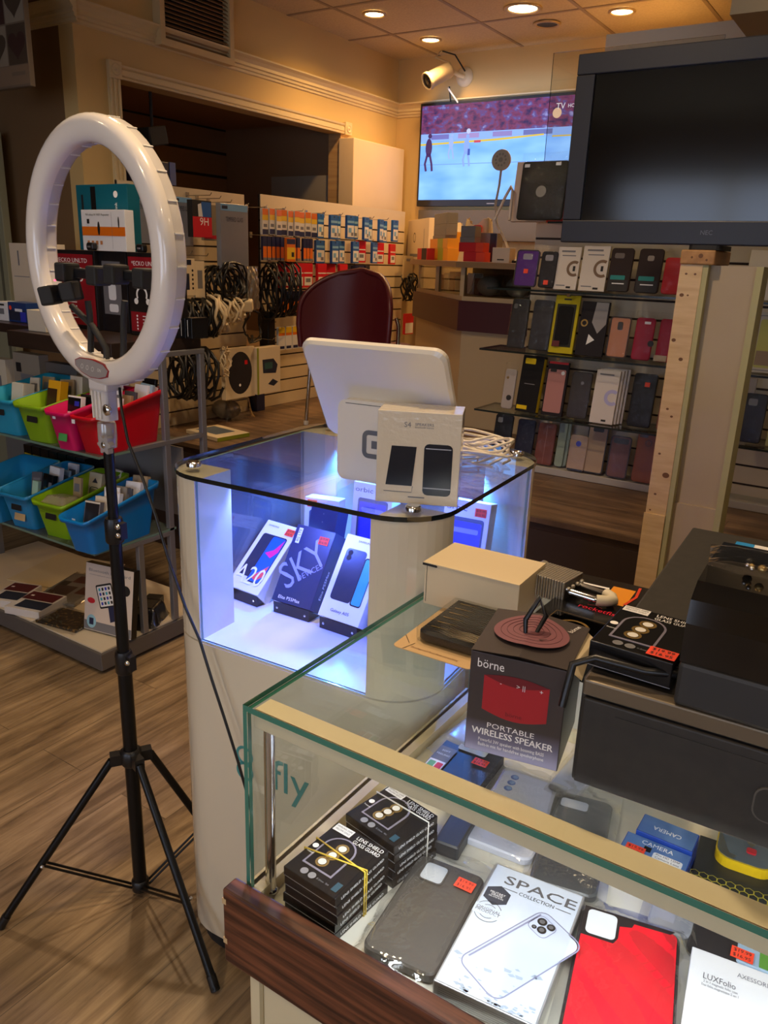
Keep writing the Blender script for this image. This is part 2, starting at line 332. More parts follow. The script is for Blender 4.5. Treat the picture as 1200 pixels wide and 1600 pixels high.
try: S.cycles.use_denoising = True; S.cycles.transparent_max_bounces = 24; S.cycles.max_bounces = 10; S.cycles.caustics_reflective = False; S.cycles.caustics_refractive = False; S.cycles.sample_clamp_indirect = 4
except Exception: pass
# ---------------------------------------------------------------- air vent on the left wall
t = thing('air_vent', 'slatted metal air return grille high on the left wall', 'vent', Matrix.Translation((WX, 3.3, 2.6)))
VF = mat('vent frame', (206, 180, 132), .45); VS = mat('vent slat', (150, 122, 84), .4, .3)
b = MB()
for (y0, y1, z0, z1) in ((-.255, .255, -.178, -.146), (-.255, .255, .146, .178), (-.255, -.225, -.146, .146), (.225, .255, -.146, .146)): b.box(.002, .055, y0, y1, z0, z1, VF)
b.build('frame', t)
b = MB(); b.box(.002, .006, -.23, .23, -.15, .15, mat('vent dark', (20, 14, 10), .9))
for i in range(15): b.box(-.012, .012, -.225, .225, -.0012, .0012, VS, T3(.035, 0, -.136+.0194*i, ry=38))
b.build('slats', t)
# ================================================================ glass showcase in the foreground
PANE = glass('clear pane', (253, 255, 254), .045); PANEG = glass('side pane', (250, 254, 252), .055)
GEDGE = mat('green glass edge', (64, 132, 116), .12, spec=.8); GEDGL = mat('pale glass edge', (168, 204, 190), .15, spec=.8)
CREAM = mat('cream laminate', (226, 214, 176), .35); DECK = mat('showcase deck', (226, 220, 204), .5)
RAIL = mottle(mat('mahogany rail', (122, 72, 48), .42), (50, 24, 17), (5, 70, 90), .95, .2, lo=.38, hi=.6); RAILP = mat('bare wood nick', (206, 176, 128), .6)
CHROME = mat('chrome', (222, 222, 224), .12, 1); BRASS = mat('champagne metal channel', (238, 224, 190), .45, .0)
BLK = mat('black plastic', (22, 22, 24), .35); BLKM = mat('matt black', (30, 29, 28), .7); WHT = mat('white plastic', (236, 232, 224), .3)
XL, YF, ZT, ZD, YB, XR = -.551, .577, .985, .713, 1.16, 1.1
sc = thing('glass_showcase', 'large foreground glass showcase with mahogany front rail', 'showcase', Matrix.Translation((XL, YF, 0)))
L = Matrix.Translation((-XL, -YF, 0))
def slab(b, x0, x1, y0, y1, z0, z1, ax, pane, edge):
    """pane of glass: clear faces across axis ax, tinted edges"""
    v = [(x, y, z) for z in (z0, z1) for (x, y) in ((x0, y0), (x1, y0), (x1, y1), (x0, y1))]
    F = {2: [(3, 2, 1, 0), (4, 5, 6, 7)], 1: [(0, 1, 5, 4), (2, 3, 7, 6)], 0: [(1, 2, 6, 5), (3, 0, 4, 7)]}
    for k in F: b.add(v, F[k], pane if k == ax else edge)
    return b
b = MB(L); b.box(XL+.012, XR, YF-.012, YB, .08, .655, CREAM, bev=.003); b.box(XL+.05, XR-.05, YF+.03, YB-.02, 0, .08, BLKM); b.box(XL+.03, XL+.036, YF-.0135, YF-.0118, .1, .64, mat('cream seam', (180, 166, 128), .6)); b.build('base_cabinet', sc)
b = MB(L); b.box(XL-.014, XR, YF-.028, YF-.004, .631, .742, RAIL, bev=.003)
for z in (.66, .72): b.box(XL-.0143, XL-.008, YF-.0283, YF-.023, z, z+.008, RAILP)
b.build('front_rail', sc)
b = MB(L); b.box(XL-.004, XL+.02, YF-.003, YB, .655, ZD+.018, mat('pale wood strip', (226, 204, 160), .5)); b.build('side_strip', sc)
b = MB(L); b.box(XL+.02, XR, YF-.003, YB, .655, ZD, DECK); b.build('deck', sc)
b = MB(L); slab(b, XL, XR, YF, YB, ZT-.007, ZT, 2, PANE, GEDGE); b.build('top_pane', sc)
b = MB(L); slab(b, XL+.007, XR, YF, YF+.006, ZD, ZT-.0075, 1, PANE, GEDGE); b.build('front_pane', sc)
b = MB(L); slab(b, XL, XL+.006, YF, YB, ZD+.018, ZT-.0075, 0, PANEG, GEDGE); b.build('side_pane', sc)
b = MB(L); b.box(XL+.008, XR, YF+.009, YF+.038, ZT-.013, ZT-.0078, BRASS, bev=.001); b.box(XL+.008, XR, YF+.009, YF+.012, ZT-.031, ZT-.0078, BRASS, bev=.001); b.build('front_channel', sc)
b = MB(L); b.tube([(XL+.016, YF+.026, ZD), (XL+.018, YF+.024, ZT-.013)], .0065, CHROME, 14); b.lathe([(.009, 0), (.009, .004), (.0066, .006)], CHROME, 16, Matrix.Translation((XL+.016, YF+.026, ZD))); b.build('corner_post', sc)
b = MB(L); b.box(XL+.02, XR, YB-.012, YB, ZD, ZT-.03, mat('back panel white', (214, 206, 186), .5)); b.box(XL+.02, XR, YB-.024, YB-.012, ZD, ZD+.02, CREAM); b.box(XL+.1, XL+.108, YB-.018, YB-.012, ZD, ZT-.03, CREAM); b.build('back_panel', sc)
LEDW = mat('cool led strip', (235, 242, 255), 1, emit=9)
b = MB(L); b.box(XL+.12, XR, YF+.014, YF+.032, ZT-.0165, ZT-.0132, LEDW); b.build('light_strip', sc)
lamp('showcase_light', 'AREA', (.02, YF+.026, ZT-.02), 2.0, (.92, .96, 1), 1, (0, 0, 0), shape='RECTANGLE', size_y=.02)
bpy.data.objects['showcase_light'].data.size = .85
# ================================================================ white phone display with blue light
D0 = Vector((-.865, 1.265, 0)); DA = 3.6; DM = Matrix.Translation(D0) @ Matrix.Rotation(radians(DA), 4, 'Z'); H = .285; ZS = .752; ZG = 1.076
dsp = thing('phone_display_cabinet', 'white rounded phone display cabinet with glowing blue interior', 'display cabinet', DM)
GLOSW = mat('glossy cream', (222, 212, 188), .18, coat=.5); INW = mat('display interior white', (226, 228, 238), .3)
b = MB(); b.prism(rr(2*H, 2*H, .1, 8), .045, ZS, GLOSW, smooth=True); b.build('body', dsp)
b = MB(); b.prism(rr(2*H-.03, 2*H-.03, .09, 6), 0, .045, BLKM); b.build('plinth', dsp)
b = MB(); b.prism(rr(2*H-.012, 2*H-.012, .095, 6), ZS, ZS+.004, INW); b.build('deck', dsp)
LEDB = mat('blue led dot', (190, 205, 255), 1, emit=12)
for i, (sx, sy) in enumerate(((-1, -1), (1, -1), (1, 1), (-1, 1))):
    o = [(sx*(H-.1+.1*cos(radians(a))), sy*(H-.1+.1*sin(radians(a)))) for a in range(0, 91, 9)] + [(sx*(H-.1), sy*(H-.1))]
    if sx*sy < 0: o = o[::-1]
    b = MB(); b.prism(o, ZS+.004, ZG-.001, GLOSW, smooth=False); p = b.build('corner_post', dsp)
    x, y = sx*(H-.1), sy*(H-.1)
    b = MB(); b.lathe([(.0135, 0), (.0135, .006), (.012, .0085), (.009, .009), (.004, .0075), (.0005, .0075)], CHROME, 18, Matrix.Translation((sx*(H-.052), sy*(H-.052), ZG+.0085))); b.build('glass_stud', p)
    if sy < 0:
        b = MB(); b.box(x+sx*.07-.005, x+sx*.07+.005, y, y+.0012, ZS+.02, ZG-.02, INW)
        for k in range(15): b.ball(.0024, LEDB, Matrix.Translation((x+sx*.07, y+.0026, ZS+.03+.0185*k)), 5)
        b.build('led_strip', p)
for k, (sx, sy) in enumerate(((-1, -1), (1, -1), (1, 1), (-1, 1))):
    p = DM @ Vector((sx*(H-.115), sy*(H-.115), ZG-.012)); q = DM @ Vector((sx*.03, sy*.03, ZS)); o = lamp('display_blue_light', 'SPOT', p, 5.2 if sy < 0 else 10.0, ((.09, .15, 1) if sy < 0 else (.05, .24, 1)), .01, None, spot_size=radians(140), spot_blend=.5)
    o.rotation_euler = (q-p).to_track_quat('-Z', 'Y').to_euler()
GTOP = glass('display top glass', (252, 254, 253), .05); GSM = mat('dark glass rim', (24, 30, 30), .08, spec=1)
b = MB(); o = rr(2*H+.006, 2*H+.006, .103, 8); b.prism(o, ZG, ZG+.0085, GTOP, side=GSM); b.build('top_pane', dsp)
DPN = glass('dusty display pane', (244, 246, 250), .06, 0, milk=.10, milkc=(200, 200, 214))
w = H-.1
for s, nm in ((-1, 'front_pane'), (1, 'back_pane')): slab(MB(), -w, w, s*(H-.006)-.003, s*(H-.006)+.003, ZS+.004, ZG-.001, 1, DPN if s > 0 else PANE, GEDGL).build(nm, dsp)
for s in (-1, 1): slab(MB(), s*(H-.006)-.003, s*(H-.006)+.003, -w, w, ZS+.004, ZG-.001, 0, DPN if s < 0 else PANE, GEDGL).build('side_pane', dsp)
TEAL = mat('teal lettering', (70, 150, 150), .4)
b = MB(); Tf = T3(0, -H-.0008, .52) @ UP; b.text('fly', .026, 0, .098, TEAL, Tf, 0)
for dx in (-.024, .024): b.ring(-.082, dx*.75, .018, .006, TEAL, Tf, 0)
b.build('lettering', dsp)
# ================================================================ ring light on its tripod
TX, TY = -1.285, .985
rl = thing('ring_light', 'tall white ring light on a black tripod beside the display', 'ring light', Matrix.Translation((TX, TY, 0)))
BT = mat('black tube', (20, 20, 21), .32, .4); CLR = glass('clear knob', (225, 225, 228), .12, .1, milk=.45, milkc=(220, 216, 214))
RW = mat('ring diffuser white', (240, 232, 222), .16, coat=.6); RBK = mat('ring housing', (214, 208, 204), .25)
RC = Vector((-1.254, .965, 1.455)) - Vector((TX, TY, 0)); RM = Matrix.Translation(RC) @ Matrix.Rotation(radians(-7), 4, 'Z') @ Matrix.Rotation(radians(3), 4, 'Y')
R0, RB = .2085, .0235                                              # mid radius, half band
b = MB(RM); n = 64                                                # local: ring in XZ, face towards -y
def ringsurf(b, prof, m, n=64):
    k = len(prof); v = []
    for i in range(n):
        a = 2*pi*i/n; v += [((R0+q)*cos(a), y, (R0+q)*sin(a)) for q, y in prof]
    b.add(v, [(i*k+j, ((i+1) % n)*k+j, ((i+1) % n)*k+j+1, i*k+j+1) for i in range(n) for j in range(k-1)], m, None, True)
ringsurf(b, [(-RB, .006)]+[(-RB*cos(radians(a)), -.019*sin(radians(a))**.8) for a in range(0, 181, 15)]+[(RB, .006)], RW); dif = b.build('diffuser', rl)
b = MB(RM); ringsurf(b, [(-RB+.001, .005), (-RB+.001, .024), (-RB+.006, .03), (RB-.006, .03), (RB-.001, .024), (RB-.001, .005)], RBK)
for i in range(28):
    a = 2*pi*i/28; M_ = Matrix.Rotation(-a, 4, 'Y'); b.box(R0-RB-.001, R0-RB+.0025, .007, .025, -.0012, .0012, WHT, M_); b.box(R0+RB-.0025, R0+RB+.001, .007, .025, -.0012, .0012, WHT, M_)
b.build('housing', rl)
b = MB(RM); CP = mat('control panel grey', (150, 144, 142), .4); RED = mat('red outline', (150, 24, 36), .4)
A = [(x*1.55, y*1.35) for x, y in ((-.036, .006), (-.026, .0105), (0, .0125), (.024, .0105), (.036, .004), (.033, -.004), (.018, -.009), (0, -.0105), (-.02, -.007), (-.034, -.0005))]
MP = Matrix.Translation((.0, -.0195, -R0+.006)) @ Matrix.Rotation(radians(-8), 4, 'X') @ UP
b.prism([(x*1.05, y*1.1) for x, y in A], -.006, .0012, RED, MP); b.prism(A, .0012, .0018, CP, MP)
for x in (-.03, -.012, .006): b.ring(x, .001, .004, .0008, WHT, MP, .0021, 12)
b.text('ON', .028, .002, .008, WHT, MP, .0021); b.build('control_panel', rl)
# clear bracket, knobs and yoke below the ring
b = MB(); x0 = RC.x-.012; zc = RC.z-R0-RB
b.box(-.026+x0, .026+x0, -.03, .012, zc-.012, zc+.012, RBK, bev=.004); b.prism(rr(.04, .03, .008, 4), 0, .06, RBK, T3(x0-.006, -.008, zc-.07), smooth=False)
for k in range(3): b.box(x0-.024+.011*k, x0-.021+.011*k, -.0265, -.022, zc-.066, zc-.014, WHT)
b.build('yoke', rl)
b = MB(); b.lathe([(.017, 0), (.0185, .02), (.018, .045), (.0165, .05)], CLR, 16, T3(0, 0, 1.095)); b.build('clear_sleeve', rl)
def knob(b, T, r=.016):
    o = [((r+.0035*cos(6*a))*cos(a), (r+.0035*cos(6*a))*sin(a)) for a in [2*pi*i/48 for i in range(48)]]
    b.prism(o, 0, .012, CLR, T); b.lathe([(.006, .012), (.006, .014), (.001, .015)], CHROME, 12, T)
b = MB(); knob(b, T3(.026, -.018, 1.108) @ UP); b.tube([(.0, -.01, 1.108), (.026, -.018, 1.108)], .005, CHROME); b.build('lock_knob', rl)
b = MB(); b.lathe([(.009, 0), (.011, .003), (.011, .007), (.005, .009)], CHROME, 14, T3(x0+.022, -.024, zc-.045) @ UP); b.build('tilt_screw', rl)
b = MB(); b.tube([(0, 0, .94), (0, 0, 1.13)], .0105, BT, 14); b.build('upper_tube', rl)
b = MB(); b.tube([(0, 0, .64), (0, 0, .94)], .013, BT, 14); b.build('middle_tube', rl)
b = MB(); b.tube([(0, 0, .016), (0, 0, .64)], .0155, BT, 14); b.build('lower_tube', rl)
for z in (.93, .63):
    b = MB(); b.lathe([(.0165, -.035), (.019, -.03), (.019, .01), (.0165, .018)], BLK, 16, T3(0, 0, z)); b.box(.014, .03, -.008, .008, -.022, .012, BLK, T3(0, 0, z))
    c = b.build('clamp_collar', rl)
    b = MB()
    for dz in ((-.012, .006) if z > .8 else (0,)): b.lathe([(.006, 0), (.006, .004), (.003, .006)], CHROME, 12, T3(.024, -.009, z+dz) @ UP)
    b.build('clamp_screw', c)
b = MB(); b.lathe([(.02, -.02), (.024, -.014), (.024, .014), (.018, .02)], BLK, 16, T3(0, 0, .385)); tips = ((-.175, -.25), (.335, -.09), (.122, .19))
for tx, ty in tips: a = atan2(ty, tx); b.box(.015, .045, -.011, .011, .372, .398, BLK, T3(rz=degrees(a)))
b.build('leg_hub', rl)
b = MB(); b.lathe([(.0165, -.015), (.02, -.012), (.02, .012), (.0165, .015)], BLK, 16, T3(0, 0, .03)); b.build('brace_hub', rl)
for tx, ty in tips:
    a = atan2(ty, tx); r = hypot(tx, ty); c, s_ = cos(a), sin(a)
    top = Vector((.042*c, .042*s_, .382)); tip = Vector((tx, ty, .008))
    b = MB(); b.tube([top, tip], .009, BT, 10); lg = b.build('leg', rl)
    MB().tube([tip+(top-tip)*.0+Vector((0, 0, -.004)), tip+(top-tip)*.06], .0105, BLK, 10).build('rubber_foot', lg)
    q = top.lerp(tip, .62); nn = Vector((-s_, c, 0))*.007
    b = MB()
    for k in (-1, 1): b.tube([Vector((.02*c, .02*s_, .03))+nn*k, q+nn*k], .003, BT, 6)
    b.ball(.005, CHROME, Matrix.Translation(q+nn*1.6), 6); b.build('brace', rl)
# phone holders on flexible necks inside the ring
def neck(pts, name='gooseneck'):
    b = MB(); b.tube(pts, .006, BLKM, 8); return b.build(name, rl)
def W(x, y, Y): return onY(x, y, Y)-Vector((TX, TY, 0))
zb = RC.z-R0+RB+.005
for (bx, pts) in ((0, ((142, 590), (142, 520), (140, 490), (137, 470))), (1, ((192, 592), (193, 540), (193, 500), (195, 470))), (2, ((168, 590), (166, 545), (145, 510), (112, 478)))):
    neck([W(*p, .98) for p in pts])
def clamp(T, w):
    b = MB(T); b.box(-w/2, w/2, -.008, .008, -.009, .009, BLK, bev=.003); c = b.build('phone_clamp', rl)
    for s in (-1, 1): MB(T).box(s*w/2-.014, s*w/2+.014, -.03, .008, -.017, .017, BLKM, bev=.004).build('clamp_jaw', c)
clamp(Matrix.Translation(W(137, 428, .975)) @ T3(rz=2, ry=2), .085); clamp(Matrix.Translation(W(212, 432, .975)) @ T3(ry=3), .075)
clamp(Matrix.Translation(W(100, 458, .95)) @ T3(rz=25, ry=-12), .042)
MB().rect(0, 0, .006, .003, mat('red led', (255, 60, 90), .5, emit=4), Matrix.Translation(W(86, 438, .93)) @ UP).build('red_indicator', rl)
b = MB(); b.tube([W(*p, Y) for p, Y in (((187, 606), .985), ((190, 640), .97), ((200, 690), .96), ((222, 745), .95), ((243, 805), .945), ((262, 870), .945), ((290, 950), .945), ((312, 1000), .945), ((331, 1062), .945), ((350, 1120), .945), ((372, 1190), .945), ((386, 1240), .945), ((393, 1272), .95))]+[Vector((x-TX, y-TY, z)) for x, y, z in ((-.885, .93, .3), (-.84, .91, .2), (-.78, .87, .05), (-.70, .80, .006), (-.66, .72, .006))], .0028, BLK, 6); b.build('power_cable', rl)
# ================================================================ goods on, in and around the showcase
ORG = mat('orange price sticker', (255, 74, 44), .6); INK = mat('black ink', (24, 22, 24), .6); PW = mat('printed white', (238, 238, 240), .35); GOLD = mat('gold foil', (206, 172, 104), .25, .8)
SIL = mat('silver foil', (196, 198, 206), .25, .7); PBK = mat('gloss black carton', (20, 20, 22), .22); LENS = mat('lens glass', (235, 232, 225), .1)
FILM = glass('clear film', (252, 252, 252), .09, .06, milk=.012, bump=.22, bscale=30, power=2.2); FILMS = glass('shelf film', (253, 253, 253), .028, .05, milk=.006, bump=.8, bscale=40, power=4); BLIS = glass('clear blister', (248, 250, 250), .035, .14)
GREYT = mat('grey print', (120, 120, 126), .5); WT = mat('white ink', (250, 248, 246), .5)
def sticker(parent, T, x, y, w=.024, h=.017, rot=0, z=.0012, lines=('$19.99', '$16.95')):
    b = MB(T @ T3(x, y, z, rz=rot)); b.prism([(-w/2, -h/2), (w/2, -h/2), (w/2, h/2), (-w/2, h/2)], 0, .0004, ORG)
    if lines:
        for i, t in enumerate(lines): b.text(t, 0, h*(.22-.46*i), h*.42, INK, None, .0006, w=w*.78)
    o = b.build('price_sticker', parent); return o
def film(parent, w, d, h, T=None, seed=0, tail=.028, amp=.011, m=None, n=16, name='clear_bag', side=.011):
    """crinkled clear bag over something w x d x h whose top is local z=0"""
    rnd = random.Random(seed); ph = [rnd.uniform(0, 6.28) for _ in range(8)]; fr = [rnd.uniform(25, 90) for _ in range(8)]
    W2, D2 = w/2+side, d/2+tail
    def fn(u, v):
        x = (2*u-1)*W2; y = (2*v-1)*D2
        e = max(0, (abs(x)-w/2)/side, (abs(y)-d/2)/tail if abs(y) > d/2 else 0); e = min(1, e)
        z = .0015*(1-e)-(h-.0008)*e**.7
        k = sum(sin(fr[i]*x+fr[(i+3) % 8]*y+ph[i]) for i in range(5))/5
        return (x+.002*k*e, y+.003*k*e, z+amp*(.25+e)*abs(k)*(0.35 if e < .1 else 1)+.0004)
    b = MB(T); b.grid(fn, n, n*2, m or FILM); return b.build(name, parent)
# ---- lens protector boxes
HOLO = mat('holographic outline', (196, 190, 214), .2, .6); TEALD = mat('dark teal print', (30, 70, 84), .4)
def lens_print(b, w, d, holo=HOLO):
    b.prism([(-w*.36, -d*.30), (w*.2, -d*.30), (w*.2, d*.10)]+[(-w*.08+w*.28*cos(radians(a)), d*.10+w*.28*sin(radians(a))) for a in range(15, 166, 15)]+[(-w*.36, d*.10)], 0, .0004, holo)
    b.prism([(-w*.33, -d*.275), (w*.17, -d*.275), (w*.17, d*.10)]+[(-w*.08+w*.25*cos(radians(a)), d*.10+w*.25*sin(radians(a))) for a in range(15, 166, 15)]+[(-w*.33, d*.10)], .0003, .0006, PBK)
    for k in range(3):
        y = -d*.16+d*.155*k; x = -w*.08+.035*w*(k-1); b.ring(x, y, .0072, .0026, GOLD, None, .0008, 20); b.disc(x, y, .0052, LENS, None, .001)
    b.text('LENS SHIELD', w*.22, d*.42, .0085, WT, None, .0006, w=w*.5); b.text('GLASS GUARD', w*.22, d*.34, .0085, WT, None, .0006, w=w*.5)
    b.rect(-w*.3, d*.42, w*.34, d*.13, PW, None, .0006); b.text('SAMSUNG S20FE', -w*.3, d*.445, .004, INK, None, .0009, w=w*.3); b.text('YELLOW GOLD', -w*.3, d*.395, .004, INK, None, .0009, w=w*.28)
    b.disc(-w*.2, -d*.4, .005, SIL, None, .0006); b.disc(-w*.05, -d*.4, .005, SIL, None, .0006); b.text('0.2mm  9H', w*.15, -d*.4, .004, SIL, None, .0006)
    b.disc(-w*.42, 0, .004, WT, None, .0006); b.text('Protector', -w*.4, -d*.12, .0038, WT, None, .0006, w=w*.13)
    b.rect(w*.38, -d*.36, w*.1, d*.14, TEALD, None, .0006)
def lens_box(M, w, d, h, label, group, top=False):
    t = thing('lens_protector_box', label, 'lens protector box', M, group)
    b = MB(); b.box(-w/2, w/2, -d/2, d/2, -h, 0, PBK, bev=.0008)
    R = T3(w/2+.0002, 0, -h/2) @ Matrix.Rotation(radians(90), 4, 'Z') @ UP; b.text('LENS SHIELD GLASS GUARD', 0, 0, h*.42, WT, R, .0004, w=d*.8)
    for z in (-h+.0012,): b.box(-w/2-.0002, w/2+.0002, -d/2-.0002, -d/2, z-.0004, z+.0004, SIL)
    if top: lens_print(b, w, d)
    b.build('carton', t); return t
def lens_stack(px, band, lab, n, h=.0128):
    M, w, d = lay(*px, ZD+n*h+.0005); rnd = random.Random(5)
    for k in range(n):
        q = M @ T3(rnd.uniform(-.0015, .0015) if k else 0, rnd.uniform(-.0015, .0015) if k else 0, -k*(h+.0001), rz=rnd.uniform(-1.2, 1.2) if k else 0)
        lens_box(q, w, d, h, ('topmost black lens protector box held by a %s elastic band' % band) if k == 0 else ('black lens protector box lower in the stack under the %s elastic band' % band), None if k == 0 else lab, k == 0)
    return M, w, d, n*h
YEL = mat('yellow elastic', (226, 190, 60), .5); WEL = mat('white elastic', (228, 222, 210), .5)
for px, band, lab, em, ang in ((((443, 1353), (524, 1405), (528, 1284)), 'yellow', 'lens boxes under the yellow band', YEL, 0), (((540, 1271), (616, 1324), (599, 1221)), 'white', 'lens boxes under the white band', WEL, 4)):
    M, w, d, hh = lens_stack(px, band, lab, 5)
    b = MB()
    def loop(y0, y1): return [(-w/2-.0012, y0, .0015), (w/2+.0012, y1, .0015), (w/2+.0015, y1, -hh+.001), (-w/2-.0015, y0, -hh+.001)]
    b.tube(loop(-.012, .006) if band == 'yellow' else loop(.018, .022), .0011, em, 6, closed=True)
    if band == 'yellow': b.tube(loop(.01, .002), .0011, em, 6, closed=True)
    tag(b.build('elastic_band', None, M), '%s elastic band wrapped round a stack of black lens boxes' % band, 'elastic band')
# ---- phone cases and boxes lying on the deck
def case_mesh(b, w, d, h, m, cam=None, inner=None, rad=.012, rim=None):
    b.prism(rr(w, d, rad, 6), -h, 0, m, bev=.0022, smooth=False)
    if rim: b.prism(rr(w-.003, d-.003, rad, 6), -.0005, .0012, rim)
    if cam: x, y, cw, ch, cm = cam; b.prism(rr(cw, ch, .006, 5, x, y), -.001, .0016, rim or m); b.prism(rr(cw-.004, ch-.004, .005, 5, x, y), .001, .0019, cm)
FOGW = mat('foam white insert', (214, 220, 230), .7); DKC = mat('dark grey case', (84, 80, 76), .5)
def lying_case(name, label, px, h, m, cam=None, rim=None, rad=.012, bag=True, seed=0, st=None, extra=None, dz=0, z=None):
    M, w, d = lay(*px, (z or ZD)+h+.001+dz); y0 = min((M @ Vector((sx*w/2, -d/2, 0))).y for sx in (-1, 1))-.012-YF
    if y0 < 0: d += y0; M = M @ T3(0, -y0/2, 0)
    t = thing(name, label, 'phone case', M)
    b = MB(); case_mesh(b, w, d, h, m, cam and (cam[0]*w, cam[1]*d, cam[2]*w, cam[3]*d, cam[4]), None, rad, rim)
    if extra: extra(b, w, d)
    b.build('case', t)
    if bag: film(t, w, d, h, seed=seed)
    if st: sticker(t, Matrix.Identity(4), st[0]*w, st[1]*d, rot=st[2] if len(st) > 2 else 0, z=.0035)
    return t, w, d
lying_case('phone_case', 'dark grey phone case in a clear bag beside the yellow-banded lens boxes', ((562, 1478), (677, 1530), (652, 1330)), .014, DKC, (-.17, .34, .36, .2, FOGW), seed=1, st=(.3, .33, -4))
REDC = mat('red case', (232, 26, 44), .4); DKR = mat('case rim black', (36, 32, 36), .4)
def redx(b, w, d): b.prism(rr(w*.93, d*.95, .008, 4), 0, .0022, REDC); b.prism([(-w*.47, d*.25), (-w*.14, d*.25), (-w*.1, d*.30), (-w*.1, d*.4), (w*.02, d*.42), (w*.04, d*.455), (w*.4, d*.46), (w*.44, d*.49), (-w*.47, d*.49)], .0018, .0026, DKR); b.prism(rr(w*.3, d*.2, .006, 5, -w*.28, d*.37), .0022, .003, FOGW)
lying_case('phone_case', 'bright red phone case with black rim in a clear bag', ((868, 1622), (1052, 1690), (948, 1425)), .016, DKR, None, None, seed=2, extra=redx)
BLUL = mat('blue lens print', (40, 96, 190), .3); LAVW = mat('lavender white', (214, 218, 236), .4)
def whx(b, w, d):
    for k in range(3): b.disc(-w*.28, d*(.40-.085*k), .0062, BLUL, None, .0008); b.disc(-w*.27, d*(.405-.085*k), .004, mat('lens blue light', (110, 160, 226), .3), None, .001)
    b.text('SMART', -w*.02, d*.02, .009, BLUL, None, .0008); b.text('cases', -w*.02, -d*.30, .007, GREYT, None, .0008)
lying_case('phone_case', 'pale white phone insert with three blue lens circles in a clear bag', ((718, 1304), (828, 1347), (808, 1205)), .012, LAVW, rad=.014, seed=3, extra=whx)
CLG = mat('smoky grey case', (92, 94, 96), .3)
lying_case('phone_case', 'smoky grey phone case between the white case and camera boxes', ((826, 1372), (932, 1404), (898, 1240)), .012, CLG, (-.12, .36, .5, .12, FOGW), seed=4)
M, w, d = lay((648, 1208), (737, 1243), (702, 1148), ZD+.02); t = thing('phone_case_package', 'flat boxed case with green and red phones printed beside price sticker', 'phone case', M)
b = MB(); b.prism(rr(w, d*1.25, .002, 2, 0, -d*.1), -.019, -.002, mat('charcoal card', (56, 58, 62), .45)); DG = mat('green print', (110, 178, 130), .5); DR = mat('red print', (214, 52, 56), .5)
b.rect(-w*.34, -d*.12, w*.3, d*.7, GREYT); b.rect(-w*.34, -d*.28, w*.28, d*.36, PW, None, .0007); b.rect(-w*.40, -d*.28, w*.11, d*.28, DG, None, .001, .002); b.rect(-w*.27, -d*.28, w*.11, d*.28, DR, None, .001, .002)
b.text('SOFT', -w*.34, d*.13, .006, PW, None, .001); b.text('FEELING', -w*.34, d*.04, .006, PW, None, .001); b.rect(.02*w, d*.36, w*.5, d*.16, FOGW, None, .0006, .004); b.build('card', t)
sticker(t, Matrix.Identity(4), w*.27, d*.15, z=.0012)
# space box
SPB = mottle(mat('ice white print', (206, 216, 234), .3), (182, 196, 220), (30, 30, 30), .35); SPS = mat('silver box side', (176, 176, 178), .3, .4); PSP = mat('pewter print', (110, 110, 116), .35, .3); LAV = mat('lavender line', (136, 138, 168), .4); LAV2 = mat('pale lavender', (190, 200, 226), .35); ICE = mat('ice shard grey', (160, 172, 190), .4)
M, w, d = lay((677, 1531), (838, 1606), (812, 1362), ZD+.0245); y0 = min((M @ Vector((sx*w/2, -d/2, 0))).y for sx in (-1, 1))-.01-YF; M = M @ T3(0, max(0, -y0)/2, 0); d -= max(0, -y0); t = thing('phone_case_box', 'white phone case box with a tilted clear case printed on it', 'phone case box', M)
b = MB(); b.box(-w/2, w/2, -d/2, d/2, -.024, 0, SPS, bev=.001); b.rect(0, 0, w*.96, d*.98, SPB)
b.text('SPACE', .06*w, d*.385, .021, PSP, None, .0008, w=w*.78); b.text('SPACE', .06*w+.0005, d*.385+.0003, .021, PSP, None, .0009, w=w*.78); b.text('COLLECTION', .06*w, d*.315, .008, INK, None, .0008, w=w*.38)
for sx in (-1, 1): b.rect(.06*w+sx*w*.29, d*.315, w*.16, .0012, PSP, None, .0008)
Tp = T3(w*.13, -d*.10, 0, rz=-29)
pw, pd = w*.56, d*.66
b.band(rr(pw, pd, .012, 5), .0016, LAV, Tp, .0008, True); b.prism(rr(pw*.95, pd*.97, .011, 5), 0, .0006, LAV2, Tp); b.band([(-pw*.44, -pd*.4), (-pw*.44, pd*.44)], .002, LAV, Tp, .001); b.band(rr(pw*.42, pd*.2, .007, 4, -pw*.22, pd*.35), .001, LAV, Tp, .001, True)
for (dx, dy, r) in ((-.3, .39, .0058), (-.12, .41, .005), (-.17, .32, .0055), (-.3, .29, .003)): b.disc(dx*pw, dy*pd, r, INK, Tp, .0012); b.disc(dx*pw, dy*pd, r*.55, PSP, Tp, .0014)
b.sheet([(-w*.33+.017*cos(radians(a)), d*.235+.017*sin(radians(a))) for a in range(30, 390, 60)], mat('navy badge', (58, 62, 74), .4), None, .0008); b.text('MILITARY', -w*.33, d*.25, .0045, WT, None, .0011); b.text('GRADE', -w*.33, d*.232, .0045, WT, None, .0011); b.text('MIL-STD 810G', -w*.33, d*.215, .003, WT, None, .0011)
for r in (.016, .0105): b.ring(-w*.34, d*.09, r, .0008, PSP, None, .0008, 28)
b.rect(-w*.34, d*.09, .035, .016, SPB, None, .001); b.text('ORIGINAL', -w*.34, d*.101, .006, PSP, None, .0012, w=.03); b.text('PRODUCT', -w*.34, d*.081, .006, PSP, None, .0012, w=.03)
rnd = random.Random(3)
